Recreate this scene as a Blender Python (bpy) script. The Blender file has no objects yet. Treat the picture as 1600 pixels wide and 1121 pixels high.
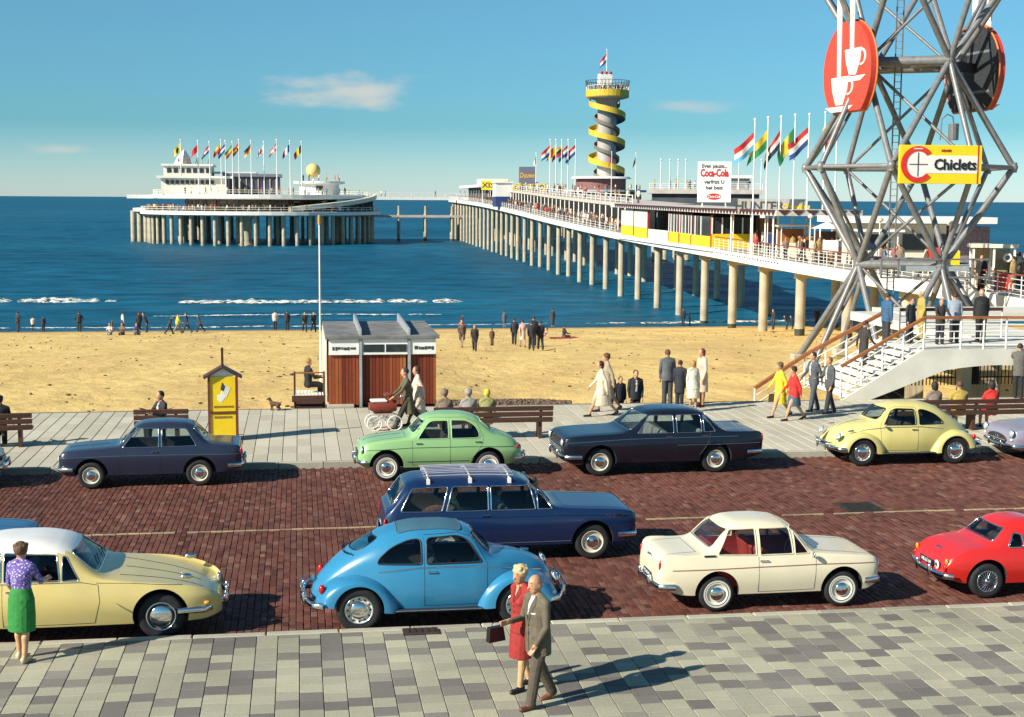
import bpy, bmesh, math, random
import numpy as np
from mathutils import Vector, Matrix, noise
from mathutils.bvhtree import BVHTree
from mathutils.kdtree import KDTree
from mathutils.geometry import delaunay_2d_cdt

random.seed(7)
R = math.radians
PI = math.pi
S = bpy.context.scene
COL = S.collection

# ------------------------------------------------------------------ camera
cam_d = bpy.data.cameras.new('camera')
cam = bpy.data.objects.new('camera', cam_d)
COL.objects.link(cam)
cam_d.sensor_width = 36.0
cam_d.lens = 36.0 * 2180.0 / 1600.0
cam_d.clip_start = 0.1
cam_d.clip_end = 60000
CAMLOC = Vector((0, 0, 6.1))
CAMROT = Matrix.Rotation(R(-8.7), 3, 'Z') @ Matrix.Rotation(PI/2 - math.atan(249.5/2180), 3, 'X') @ Matrix.Rotation(math.atan(10/1600), 3, 'Z')
cam.matrix_world = Matrix.Translation(CAMLOC) @ CAMROT.to_4x4()
S.camera = cam

# ------------------------------------------------------------------ sky, sun
SUN_EL = 31.0
SHADOW_DIR = 25.0            # shadows fall along +X turned 25 degrees towards +Y
world = bpy.data.worlds.new('World')
S.world = world
world.use_nodes = True
wn = world.node_tree.nodes
wl = world.node_tree.links
wn.clear()
w_out = wn.new('ShaderNodeOutputWorld')
w_bg = wn.new('ShaderNodeBackground')
sky = wn.new('ShaderNodeTexSky')
sky.sky_type = 'NISHITA'
sky.sun_disc = False
sky.sun_elevation = R(SUN_EL)
sky.sun_rotation = R(-90 - SHADOW_DIR)
sky.altitude = 0
sky.air_density = 1.0
sky.dust_density = 0.25
sky.ozone_density = 2.0
w_bg.inputs['Strength'].default_value = 0.085
tint = wn.new('ShaderNodeMix'); tint.data_type = 'RGBA'; tint.blend_type = 'MULTIPLY'
tint.inputs[0].default_value = 1.0
wl.new(sky.outputs[0], tint.inputs[6])
# three thin fair-weather clouds, fixed in world directions
tc = wn.new('ShaderNodeTexCoord')
sep_ = wn.new('ShaderNodeSeparateXYZ'); wl.new(tc.outputs['Generated'], sep_.inputs[0])
tr_ = wn.new('ShaderNodeValToRGB'); te = tr_.color_ramp.elements          # clear teal air, the same all round the horizon
te[0].position = 0.0; te[0].color = (0.68, 0.90, 1.22, 1); te[1].position = 0.20; te[1].color = (0.42, 0.74, 0.82, 1)
e_ = te.new(0.05); e_.color = (0.28, 0.60, 0.80, 1)
wl.new(sep_.outputs[2], tr_.inputs[0]); wl.new(tr_.outputs[0], tint.inputs[7])
nz = wn.new('ShaderNodeTexNoise'); nz.inputs['Scale'].default_value = 26; nz.inputs['Detail'].default_value = 6
mp = wn.new('ShaderNodeMapping'); mp.inputs['Scale'].default_value = (1, 1, 3.2)
wl.new(tc.outputs['Generated'], mp.inputs[0]); wl.new(mp.outputs[0], nz.inputs[0])
def vdot(vec):
    n = wn.new('ShaderNodeVectorMath'); n.operation = 'DOT_PRODUCT'
    n.inputs[1].default_value = vec
    wl.new(tc.outputs['Generated'], n.inputs[0]); return n.outputs['Value']
def wmath(op, a, b=None, c=None):
    n = wn.new('ShaderNodeMath'); n.operation = op
    for i, v in enumerate((a, b, c)):
        if v is None: continue
        if isinstance(v, (int, float)): n.inputs[i].default_value = v
        else: wl.new(v, n.inputs[i])
    return n.outputs[0]
cmask = None
for azd, eld, wd, hd, amt in ((1.77, 4.30, 3.3, 0.85, 0.95), (-9.1, 1.78, 1.35, 0.30, 0.55), (15.75, 3.72, 2.4, 0.32, 0.5)):
    az, el = R(azd), R(eld)
    e1 = Vector((math.cos(az), -math.sin(az), 0))
    d0 = Vector((math.sin(az)*math.cos(el), math.cos(az)*math.cos(el), math.sin(el)))
    e2 = e1.cross(d0); e2 = e2 if e2.z > 0 else -e2
    a = wmath('DIVIDE', vdot(e1), math.tan(R(wd)))
    b0 = wmath('DIVIDE', vdot(e2), math.tan(R(hd)))
    fr = vdot(d0)
    rr = wmath('SQRT', wmath('ADD', wmath('MULTIPLY', a, a), wmath('MULTIPLY', b0, b0)))
    rr = wmath('ADD', rr, wmath('MULTIPLY', wmath('SUBTRACT', nz.outputs[0], 0.5), 1.9))
    m = wn.new('ShaderNodeMapRange'); m.interpolation_type = 'SMOOTHSTEP'
    m.inputs[1].default_value = 1.05; m.inputs[2].default_value = 0.05
    m.inputs[3].default_value = 0.0; m.inputs[4].default_value = amt
    wl.new(rr, m.inputs[0])
    mk = wmath('MULTIPLY', m.outputs[0], wmath('GREATER_THAN', fr, 0.9))
    cmask = mk if cmask is None else wmath('MAXIMUM', cmask, mk)
cmix = wn.new('ShaderNodeMix'); cmix.data_type = 'RGBA'
cmix.inputs[7].default_value = (4.7, 4.9, 4.7, 1)
wl.new(cmask, cmix.inputs[0]); wl.new(tint.outputs[2], cmix.inputs[6])
wl.new(cmix.outputs[2], w_bg.inputs['Color'])
wl.new(w_bg.outputs[0], w_out.inputs[0])

sun_d = bpy.data.lights.new('sun', 'SUN')
sun_d.energy = 5.0
sun_d.angle = R(0.53)
sun_d.color = (1.0, 0.93, 0.80)
sun = bpy.data.objects.new('sun', sun_d)
COL.objects.link(sun)
_d = Vector((math.cos(R(SHADOW_DIR))*math.cos(R(SUN_EL)), math.sin(R(SHADOW_DIR))*math.cos(R(SUN_EL)), -math.sin(R(SUN_EL))))
sun.rotation_euler = _d.to_track_quat('-Z', 'Y').to_euler()

vs = S.view_settings
vs.view_transform = 'Standard'
vs.look = 'None'
vs.exposure = 0.66
vs.gamma = 1.0
vs.use_curve_mapping = False

# ------------------------------------------------------------------ helpers
def tag(o, label, cat, group=None):
    o['label'] = label; o['category'] = cat
    if group: o['group'] = group
    return o
def empty(name, loc=(0, 0, 0), rz=0.0):
    o = bpy.data.objects.new(name, None)
    o.location = loc; o.rotation_euler = (0, 0, rz); o.empty_display_size = 0.2
    COL.objects.link(o); return o
def thing(name, label, cat, loc=(0, 0, 0), rz=0.0, group=None):
    return tag(empty(name, loc, rz), label, cat, group)
def link(name, me, parent=None, mw=None):
    o = bpy.data.objects.new(name, me); COL.objects.link(o)
    if parent is not None: o.parent = parent
    if mw is not None: o.matrix_local = mw
    return o
def copy_tree(o, parent=None):
    c = o.copy(); COL.objects.link(c); c.parent = parent
    for ch in list(o.children): copy_tree(ch, c)
    return c

class MB:
    """collects geometry for one mesh object"""
    def __init__(s): s.v = []; s.f = []; s.m = []; s.sm = []
    def add(s, vs, fs, m=0, smooth=False):
        b = len(s.v); s.v.extend([tuple(p) for p in vs])
        for f in fs: s.f.append([b+i for i in f]); s.m.append(m); s.sm.append(smooth)
        return s
    def box(s, c, d, m=0, rz=0.0, mat=None, bev=0.0):
        x, y, z = d[0]/2, d[1]/2, d[2]/2
        if bev > 0:
            b = min(bev, x*.9, y*.9, z*.9)
            pts = []
            for sz in (-1, 1):
                pts += [(sx*(x-(b if lev == 0 else 0)), sy*(y-(b if lev == 0 else 0)), sz*(z-(0 if lev == 0 else b)))
                        for lev in ((0, 1) if sz < 0 else (1, 0)) for sx, sy in ((-1, -1), (1, -1), (1, 1), (-1, 1))]
            fs = [[3, 2, 1, 0], [12, 13, 14, 15]]
            for r in range(3):
                for k in range(4):
                    a = r*4+k; c2 = r*4+(k+1) % 4
                    fs.append([a, c2, c2+4, a+4])
        else:
            pts = [(sx*x, sy*y, sz*z) for sz in (-1, 1) for sx, sy in ((-1, -1), (1, -1), (1, 1), (-1, 1))]
            fs = [[3, 2, 1, 0], [4, 5, 6, 7], [0, 1, 5, 4], [1, 2, 6, 5], [2, 3, 7, 6], [3, 0, 4, 7]]
        M = Matrix.Translation(c) @ (mat.to_4x4() if mat is not None else Matrix.Rotation(rz, 4, 'Z'))
        return s.add([M @ Vector(p) for p in pts], fs, m)
    def cyl(s, p0, p1, r0, r1=None, n=10, m=0, caps=True, smooth=True, flat=1.0):
        r1 = r0 if r1 is None else r1
        p0 = Vector(p0); p1 = Vector(p1); d = (p1-p0)
        if d.length < 1e-6: return s
        d.normalize()
        u = d.cross(Vector((0, 0, 1)))
        if u.length < 1e-3: u = Vector((1, 0, 0))
        u.normalize(); w = d.cross(u)
        vs = []
        for p, r in ((p0, r0), (p1, r1)):
            for k in range(n):
                a = 2*PI*k/n
                vs.append(p + u*(r*math.cos(a)) + w*(r*flat*math.sin(a)))
        s.add(vs, [[k, (k+1) % n, n+(k+1) % n, n+k] for k in range(n)], m, smooth)
        if caps: s.add(vs[:n], [list(range(n))[::-1]], m); s.add(vs[n:], [list(range(n))], m)
        return s
    def bar(s, p0, p1, w, h, m=0):
        p0 = Vector(p0); p1 = Vector(p1); d = (p1-p0); L = d.length; d.normalize()
        u = d.cross(Vector((0, 0, 1)))
        if u.length < 1e-3: u = Vector((1, 0, 0))
        u.normalize(); wv = u.cross(d)
        vs = [p + u*(a*w/2) + wv*(b*h/2) for p in (p0, p1) for a, b in ((-1, -1), (1, -1), (1, 1), (-1, 1))]
        return s.add(vs, [[3, 2, 1, 0], [4, 5, 6, 7], [0, 1, 5, 4], [1, 2, 6, 5], [2, 3, 7, 6], [3, 0, 4, 7]], m)
    def tube(s, pts, r, n=6, m=0, closed=False, flat=1.0, up=None):
        pts = [Vector(p) for p in pts]; N = len(pts); vs = []
        up = Vector(up) if up is not None else None
        prev = None
        for i, p in enumerate(pts):
            a = pts[i-1] if (i > 0 or closed) else p
            b = pts[(i+1) % N] if (i < N-1 or closed) else p
            d = (b-a)
            d = d.normalized() if d.length > 1e-9 else Vector((1, 0, 0))
            ref = up if up is not None else (Vector((0, 0, 1)) if abs(d.z) < .95 else Vector((1, 0, 0)))
            if up is None and prev is not None: ref = prev
            u = d.cross(ref)
            if u.length < 1e-4: u = d.cross(Vector((1, 0.3, 0.2)))
            u.normalize(); w = u.cross(d).normalized(); prev = w
            rr = r[i] if isinstance(r, (list, tuple)) else r
            for k in range(n):
                t = 2*PI*k/n
                vs.append(p + u*(rr*math.cos(t)) + w*(rr*flat*math.sin(t)))
        fs = []
        for i in range(N if closed else N-1):
            j = (i+1) % N
            for k in range(n):
                fs.append([i*n+k, i*n+(k+1) % n, j*n+(k+1) % n, j*n+k])
        s.add(vs, fs, m, True)
        if not closed:
            s.add(vs[:n], [list(range(n))[::-1]], m); s.add(vs[-n:], [list(range(n))], m)
        return s
    def lathe(s, prof, c=(0, 0, 0), axis='Z', n=24, m=0, smooth=True, a0=0, a1=2*PI):
        """prof: list of (radius, height) along the axis"""
        full = abs(a1-a0-2*PI) < 1e-6
        cols = n if full else n+1
        vs = []
        for r, h in prof:
            for k in range(cols):
                a = a0+(a1-a0)*k/n
                x, y = r*math.cos(a), r*math.sin(a)
                p = {'Z': (x, y, h), 'Y': (x, h, y), 'X': (h, x, y)}[axis]
                vs.append((p[0]+c[0], p[1]+c[1], p[2]+c[2]))
        fs = []
        for i in range(len(prof)-1):
            for k in range(n):
                k2 = (k+1) % cols
                q = [i*cols+k, i*cols+k2, (i+1)*cols+k2, (i+1)*cols+k]
                fs.append(q if axis != 'Y' else q[::-1])
        return s.add(vs, fs, m, smooth)
    def ell(s, c, r, m=0, n=10, mat=None):
        vs = []; k2 = max(4, n//2+1)
        for i in range(k2+1):
            t = PI*i/k2
            for k in range(n):
                a = 2*PI*k/n
                p = Vector((r[0]*math.sin(t)*math.cos(a), r[1]*math.sin(t)*math.sin(a), r[2]*math.cos(t)))
                if mat is not None: p = mat @ p
                vs.append(Vector(c)+p)
        fs = []
        for i in range(k2):
            for k in range(n):
                q = [i*n+k, (i+1)*n+k, (i+1)*n+(k+1) % n, i*n+(k+1) % n]
                fs.append(q)
        return s.add(vs, fs, m, True)
    def rings(s, rings, m=0, n=14, caps=True, smooth=True):
        """rings: list of (center, u vector, v vector)"""
        vs = []
        for c, u, v in rings:
            c = Vector(c); u = Vector(u); v = Vector(v)
            for k in range(n):
                a = 2*PI*k/n
                vs.append(c+u*math.cos(a)+v*math.sin(a))
        fs = [[i*n+k, i*n+(k+1) % n, (i+1)*n+(k+1) % n, (i+1)*n+k] for i in range(len(rings)-1) for k in range(n)]
        s.add(vs, fs, m, smooth)
        if caps: s.add(vs[:n], [list(range(n))[::-1]], m); s.add(vs[-n:], [list(range(n))], m)
        return s
    def prism(s, poly, ext, m=0):
        """poly: 3d outline; ext: extrusion vector"""
        n = len(poly); e = Vector(ext); a = [Vector(p) for p in poly]
        vs = a+[p+e for p in a]
        return s.add(vs, [list(range(n))[::-1], list(range(n, 2*n))]+[[k, (k+1) % n, n+(k+1) % n, n+k] for k in range(n)], m)
    def mesh(s, name, mats):
        me = bpy.data.meshes.new(name)
        me.from_pydata(s.v, [], s.f)
        for mt in (mats if isinstance(mats, (list, tuple)) else [mats]): me.materials.append(mt)
        me.polygons.foreach_set('material_index', s.m)
        me.polygons.foreach_set('use_smooth', s.sm)
        bm = bmesh.new(); bm.from_mesh(me)
        bmesh.ops.recalc_face_normals(bm, faces=bm.faces[:]); bm.to_mesh(me); bm.free()
        me.update(); return me
    def build(s, name, mats, parent=None, mw=None):
        return link(name, s.mesh(name, mats), parent, mw)

# ------------------------------------------------------------------ materials
_mats = {}
def mat(name, col, rough=0.6, metal=0.0, var=0.12, scale=6.0, bump=0.0, bscale=60.0, coat=0.0, spec=0.5, stretch=(1, 1, 1), detail=4.0):
    """procedural principled material: base colour with fractal variation, roughness variation, optional bump"""
    if name in _mats: return _mats[name]
    m = bpy.data.materials.new(name); m.use_nodes = True
    nt = m.node_tree; N = nt.nodes; K = nt.links
    b = N['Principled BSDF']
    b.inputs['Roughness'].default_value = rough; b.inputs['Metallic'].default_value = metal
    b.inputs['Coat Weight'].default_value = coat; b.inputs['Coat Roughness'].default_value = 0.08
    b.inputs['Specular IOR Level'].default_value = spec
    tcn = N.new('ShaderNodeTexCoord'); mpn = N.new('ShaderNodeMapping'); mpn.inputs['Scale'].default_value = stretch
    K.new(tcn.outputs['Object'], mpn.inputs[0])
    nzn = N.new('ShaderNodeTexNoise'); nzn.inputs['Scale'].default_value = scale; nzn.inputs['Detail'].default_value = detail
    K.new(mpn.outputs[0], nzn.inputs[0])
    cr = N.new('ShaderNodeMapRange'); cr.inputs[1].default_value = 0.3; cr.inputs[2].default_value = 0.7
    cr.inputs[3].default_value = 1-var; cr.inputs[4].default_value = 1+var
    K.new(nzn.outputs[0], cr.inputs[0])
    mx = N.new('ShaderNodeVectorMath'); mx.operation = 'SCALE'; mx.inputs[0].default_value = col[:3]
    K.new(cr.outputs[0], mx.inputs['Scale']); K.new(mx.outputs[0], b.inputs['Base Color'])
    if bump > 0:
        n2 = N.new('ShaderNodeTexNoise'); n2.inputs['Scale'].default_value = bscale; n2.inputs['Detail'].default_value = 5
        K.new(mpn.outputs[0], n2.inputs[0])
        bp = N.new('ShaderNodeBump'); bp.inputs['Strength'].default_value = bump; bp.inputs['Distance'].default_value = 0.02
        K.new(n2.outputs[0], bp.inputs['Height']); K.new(bp.outputs[0], b.inputs['Normal'])
    m['base'] = list(col[:3])
    _mats[name] = m
    return m
def randmat(name, ramp, rough=0.85, source='island', noisev=0.25, nscale=9.0, bump=0.3, bscale=90.0):
    """colour picked per piece (per island or per object) from a stepped ramp, with grain"""
    if name in _mats: return _mats[name]
    m = bpy.data.materials.new(name); m.use_nodes = True
    nt = m.node_tree; N = nt.nodes; K = nt.links; b = N['Principled BSDF']
    b.inputs['Roughness'].default_value = rough; b.inputs['Specular IOR Level'].default_value = 0.25
    if source == 'island': src = N.new('ShaderNodeNewGeometry').outputs['Random Per Island']
    else: src = N.new('ShaderNodeObjectInfo').outputs['Random']
    rp = N.new('ShaderNodeValToRGB'); rp.color_ramp.interpolation = 'LINEAR'
    els = rp.color_ramp.elements
    while len(els) < len(ramp): els.new(0.5)
    for e, (p, c) in zip(els, ramp): e.position = p; e.color = (*c, 1)
    K.new(src, rp.inputs[0])
    g = N.new('ShaderNodeNewGeometry')
    n1 = N.new('ShaderNodeTexNoise'); n1.inputs['Scale'].default_value = nscale; n1.inputs['Detail'].default_value = 6; n1.inputs['Roughness'].default_value = 0.7
    K.new(g.outputs['Position'], n1.inputs[0])
    n0 = N.new('ShaderNodeTexNoise'); n0.inputs['Scale'].default_value = 0.45; n0.inputs['Detail'].default_value = 3
    K.new(g.outputs['Position'], n0.inputs[0])
    ad = N.new('ShaderNodeMath'); ad.operation = 'ADD'; K.new(n1.outputs[0], ad.inputs[0]); K.new(n0.outputs[0], ad.inputs[1])
    mr = N.new('ShaderNodeMapRange'); mr.inputs[1].default_value = 0.6; mr.inputs[2].default_value = 1.4
    mr.inputs[3].default_value = 1-noisev; mr.inputs[4].default_value = 1+noisev
    K.new(ad.outputs[0], mr.inputs[0])
    sc = N.new('ShaderNodeVectorMath'); sc.operation = 'SCALE'
    K.new(rp.outputs[0], sc.inputs[0]); K.new(mr.outputs[0], sc.inputs['Scale']); K.new(sc.outputs[0], b.inputs['Base Color'])
    n2 = N.new('ShaderNodeTexNoise'); n2.inputs['Scale'].default_value = bscale; n2.inputs['Detail'].default_value = 4
    K.new(g.outputs['Position'], n2.inputs[0])
    bp = N.new('ShaderNodeBump'); bp.inputs['Strength'].default_value = bump; bp.inputs['Distance'].default_value = 0.01
    K.new(n2.outputs[0], bp.inputs['Height']); K.new(bp.outputs[0], b.inputs['Normal'])
    _mats[name] = m
    return m
def glassmat(name, tintc=(0.72, 0.80, 0.80), ior=1.52):
    if name in _mats: return _mats[name]
    m = bpy.data.materials.new(name); m.use_nodes = True
    nt = m.node_tree; N = nt.nodes; K = nt.links
    N.remove(N['Principled BSDF']); out = N['Material Output']
    tr = N.new('ShaderNodeBsdfTransparent'); tr.inputs[0].default_value = (*tintc, 1)
    gl = N.new('ShaderNodeBsdfGlossy'); gl.inputs['Roughness'].default_value = 0.02
    fr = N.new('ShaderNodeFresnel')
    gm = N.new('ShaderNodeNewGeometry'); mr = N.new('ShaderNodeMapRange')       # same reflectance from either face of the pane
    mr.inputs[3].default_value = ior; mr.inputs[4].default_value = 1/ior
    K.new(gm.outputs['Backfacing'], mr.inputs[0]); K.new(mr.outputs[0], fr.inputs[0])
    mx = N.new('ShaderNodeMixShader')
    K.new(fr.outputs[0], mx.inputs[0]); K.new(tr.outputs[0], mx.inputs[1]); K.new(gl.outputs[0], mx.inputs[2])
    K.new(mx.outputs[0], out.inputs[0])
    _mats[name] = m
    return m

white = mat('white_paint', (0.78, 0.76, 0.70), 0.5, var=0.07, scale=3, bump=0.05)
cream = mat('cream_paint', (0.74, 0.68, 0.52), 0.55, var=0.08, scale=2)
chrome = mat('chrome', (0.75, 0.75, 0.74), 0.12, 1.0, var=0.06)
rubber = mat('rubber', (0.012, 0.012, 0.013), 0.8, var=0.3, scale=20)
black = mat('black_paint', (0.015, 0.015, 0.018), 0.45, var=0.2)
darkwell = mat('dark_metal', (0.02, 0.02, 0.02), 0.8, var=0.3)
wood = mat('varnished_wood', (0.30, 0.105, 0.03), 0.4, var=0.35, scale=5, stretch=(0.6, 8, 8), bump=0.1)
darkwood = mat('dark_wood', (0.07, 0.028, 0.018), 0.5, var=0.35, scale=5, stretch=(0.6, 8, 8))
concrete = mat('concrete', (0.42, 0.38, 0.29), 0.85, var=0.2, scale=0.8, bump=0.2, bscale=8)
glass = glassmat('clear_glass')
steelgrey = mat('grey_steel_paint', (0.185, 0.185, 0.185), 0.42, 0.15, var=0.18, scale=4, bump=0.05)
yellow = mat('yellow_enamel', (0.80, 0.56, 0.015), 0.4, var=0.06)
red = mat('red_enamel', (0.62, 0.045, 0.02), 0.4, var=0.08)
def text_mesh(txt, size, mtl, depth=0.004, bold=0.0, shear=0.0, align='CENTER', xs=1.0):
    c = bpy.data.curves.new('lettering', 'FONT')
    c.body = txt; c.size = size; c.extrude = depth; c.offset = bold; c.shear = shear
    c.align_x = align; c.align_y = 'CENTER'; c.resolution_u = 2
    o = bpy.data.objects.new('lettering', c); COL.objects.link(o)
    dg = bpy.context.evaluated_depsgraph_get()
    me = bpy.data.meshes.new_from_object(o.evaluated_get(dg))
    bpy.data.objects.remove(o); bpy.data.curves.remove(c)
    me.materials.clear(); me.materials.append(mtl)
    if xs != 1.0: me.transform(Matrix.Diagonal((xs, 1, 1, 1)))
    return me
# ================================================================== setting
Y_K0, Y_K1, Y_PR = 19.13, 31.60, 39.95      # near kerb, far kerb, back of the promenade
def structure(o): o['kind'] = 'structure'; return o

def beach_z(x, y):
    k = min(1.0, max(0.0, (x-3.5)/5.0)); k = k*k*(3-2*k)
    z0 = -0.28 - 0.85*k
    if y < 64: z = z0 + (-1.45 - z0)*(y-39.95)/(64-39.95)
    elif y < 119: z = -1.45 - 3.55*(y-64)/(119-64)
    else: z = -5.0 - (y-119)*0.05
    return z

# ---- road: bedding sheet and bricks
bed = mat('road_sand_bed', (0.035, 0.022, 0.018), 0.95, var=0.3, scale=3)
o = structure(MB().box((6, (Y_K0+Y_K1)/2, -0.19), (70, Y_K1-Y_K0+0.3, 0.3)).build('road', bed))
road = o
brick_ramp = [(0.0, (0.072, 0.026, 0.019)), (0.25, (0.105, 0.037, 0.026)), (0.5, (0.13, 0.046, 0.032)), (0.72, (0.15, 0.060, 0.040)), (0.9, (0.115, 0.05, 0.04)), (1.0, (0.20, 0.105, 0.07))]
brick_m = randmat('road_brick', brick_ramp, 0.8, 'island', 0.30, 6.0)
brick_mo = randmat('road_brick_single', brick_ramp, 0.8, 'object', 0.30, 6.0)
BW, BL = 0.104, 0.21
def brick_geo(w, l, h=0.05, b=0.007):
    x, y = w/2, l/2
    return np.array([(-x, -y, -h), (x, -y, -h), (x, y, -h), (-x, y, -h), (-x, -y, -b), (x, -y, -b), (x, y, -b), (-x, y, -b),
                     (-x+b, -y+b, 0), (x-b, -y+b, 0), (x-b, y-b, 0), (-x+b, y-b, 0)], float)
bfaces = [[8, 9, 10, 11]]+[[a+k, a+(k+1) % 4, a+4+(k+1) % 4, a+4+k] for a in (0, 4) for k in range(4)]
def many(name, geo, faces, places, mtl, parent=None, smooth=False):
    n = len(places); g = np.asarray(geo); nv = len(g)
    P = np.array([p[:3] for p in places]); A = np.array([p[3] if len(p) > 3 else 0.0 for p in places])
    T = np.array([p[4:6] if len(p) > 5 else (0.0, 0.0) for p in places])
    c, s = np.cos(A)[:, None], np.sin(A)[:, None]
    V = np.empty((n, nv, 3))
    V[:, :, 0] = g[:, 0]*c-g[:, 1]*s+P[:, 0:1]; V[:, :, 1] = g[:, 0]*s+g[:, 1]*c+P[:, 1:2]
    V[:, :, 2] = g[:, 2]+P[:, 2:3]+g[:, 0]*T[:, 0:1]+g[:, 1]*T[:, 1:2]
    F = np.array(faces); k = F.shape[1]
    FF = (F[None]+(np.arange(n)*nv)[:, None, None]).reshape(-1, k)
    me = bpy.data.meshes.new(name)
    me.vertices.add(n*nv); me.vertices.foreach_set('co', V.reshape(-1))
    me.loops.add(FF.size); me.loops.foreach_set('vertex_index', FF.reshape(-1).astype(np.int32))
    me.polygons.add(len(FF)); me.polygons.foreach_set('loop_start', np.arange(len(FF), dtype=np.int32)*k)
    me.materials.append(mtl); me.update(calc_edges=True); me.validate(); me.polygons.foreach_set('use_smooth', [smooth]*len(me.polygons))
    return link(name, me, parent)
rng = random.Random(3)
bricks = []
nx = int(38/BW)
for i in range(nx):
    x = -12+i*BW
    off = (i % 2)*BL/2
    j = 0
    while True:
        y = Y_K0+0.12+off+j*BL; j += 1
        if y > Y_K1-0.1: break
        bricks.append((x+rng.uniform(-.003, .003), y, rng.uniform(-.006, .004)+0.012*noise.noise((x*.5, y*.5, 3)), rng.uniform(-.02, .02), rng.uniform(-.02, .02), rng.uniform(-.015, .015)))
def pickn(lst, n, f):
    s = sorted(range(len(lst)), key=lambda i: f(lst[i])); a = set(s[:n])
    return [lst[i] for i in s[:n]], [lst[i] for i in range(len(lst)) if i not in a]
near, rest = pickn(bricks, 300, lambda p: (p[0]-5.1)**2*0.35+(p[1]-19.4)**2*4)
bme = bpy.data.meshes.new('brick'); bme.from_pydata(brick_geo(BW-.008, BL-.008).tolist(), [], bfaces); bme.materials.append(brick_mo)
for p in near: link('brick', bme, road, Matrix.Translation(p[:3]) @ Matrix.Rotation(p[3], 4, 'Z'))
o = many('brickwork', brick_geo(BW-.008, BL-.008), bfaces, rest, brick_m, road); o['kind'] = 'stuff'
# centre line of pale bricks and the square drain cover
lm = randmat('line_paint', [(0, (0.30, 0.24, 0.15)), (0.5, (0.42, 0.34, 0.2)), (1, (0.20, 0.12, 0.08))], 0.8, 'island', 0.3)
pl = []
xx = -11.0
while xx < 25:
    if rng.random() > 0.08: pl.append((xx, 25.58+0.012*math.sin(xx*1.7)+rng.uniform(-.012, .012), 0.014, rng.uniform(-.05, .05)))
    xx += 0.21
o = many('line_marking', brick_geo(0.20, 0.062, .02, .004), bfaces, pl, lm, road); o['kind'] = 'stuff'
dm = mat('drain_iron', (0.055, 0.05, 0.045), 0.6, 0.6, var=0.3, scale=9)
d = MB().box((11.05, 26.05, 0.012), (0.75, 0.75, 0.03), bev=.01)
for k in range(6): d.box((11.05, 25.78+k*.108, 0.032), (0.62, 0.05, 0.016))
tag(d.build('drain_cover', dm), 'square dark iron drain cover in the brick road beside the pale line', 'drain cover')

# ---- near pavement with slabs, kerb stones
joint = mat('joint_sand', (0.10, 0.088, 0.065), 0.95, var=0.3, scale=5)
ZP = 0.10
pav = structure(MB().box((4, (Y_K0-.16-20)/2, ZP-0.2), (90, Y_K0-.16+20, 0.37)).build('pavement', joint))
slab_ramp = [(0.0, (0.15, 0.135, 0.12)), (0.20, (0.18, 0.165, 0.145)), (0.33, (0.22, 0.20, 0.17)), (0.42, (0.31, 0.295, 0.22)), (0.75, (0.35, 0.33, 0.24)), (1.0, (0.40, 0.38, 0.27))]
slab_mo = randmat('paving_slab', slab_ramp, 0.85, 'object', 0.32, 38.0, 0.5)
slab_m = randmat('paving_slab_field', slab_ramp, 0.85, 'island', 0.32, 38.0, 0.5)
SW, SL = 0.288, 0.30
slabs = []
for i in range(int(32/SW)):
    x = -12+i*SW
    off = rng.uniform(0, SL)
    y = Y_K0-0.18-SL/2
    # columns start with a cut slab at the kerb
    first = SL*(0.45+0.5*((i*0.37) % 1))
    yy = Y_K0-0.17
    L0 = first
    while yy > 13.0:
        slabs.append((x, yy-L0/2, ZP+rng.uniform(-.003, .003), rng.uniform(-.004, .004), rng.uniform(-.008, .008), rng.uniform(-.008, .008), L0))
        yy -= L0; L0 = SL
full = [s for s in slabs if abs(s[6]-SL) < 1e-6]; cut = [s for s in slabs if abs(s[6]-SL) >= 1e-6]
def vis(p):   # inside the photograph's footprint on the pavement
    v = CAMROT.transposed() @ (Vector(p[:3])-CAMLOC)
    u = v.x/-v.z*2180; w = -v.y/-v.z*2180
    return abs(u) < 815 and w < 575
cand = sorted([s for s in full if vis(s)], key=lambda p: p[1])[:300]
cs = set(id(s) for s in cand)
sme = bpy.data.meshes.new('slab'); sme.from_pydata(brick_geo(SW-.010, SL-.010, .05, .004).tolist(), [], bfaces); sme.materials.append(slab_mo)
for p in cand: link('slab', sme, pav, Matrix.Translation(p[:3]) @ Matrix.Rotation(p[3], 4, 'Z'))
o = many('slab_field', brick_geo(SW-.010, SL-.010, .05, .004), bfaces, [s for s in full if id(s) not in cs], slab_m, pav); o['kind'] = 'stuff'
mb = MB()
for s in cut:
    g = brick_geo(SW-.010, s[6]-.010, .05, .004)+np.array(s[:3])
    mb.add(g.tolist(), bfaces)
o = mb.build('cut_slab_row', slab_m, pav); o['kind'] = 'stuff'
kerb_mo = randmat('kerb_stone', [(0, (0.30, 0.28, 0.22)), (0.5, (0.36, 0.34, 0.27)), (1, (0.42, 0.40, 0.31))], 0.85, 'object', 0.2, 8.0)
kg = bpy.data.meshes.new('kerb_stone'); kg.from_pydata(brick_geo(0.985, 0.15, .26, .015).tolist(), [], bfaces); kg.materials.append(kerb_mo)
kerb = structure(empty('kerb'))
for yk, zk in ((Y_K0-.08, ZP+.004), (Y_K1+.08, 0.124)):
    for i in range(38): link('kerb_stone', kg, kerb, Matrix.Translation((-12+i*1.0, yk, zk+rng.uniform(-.003, .003))))
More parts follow.
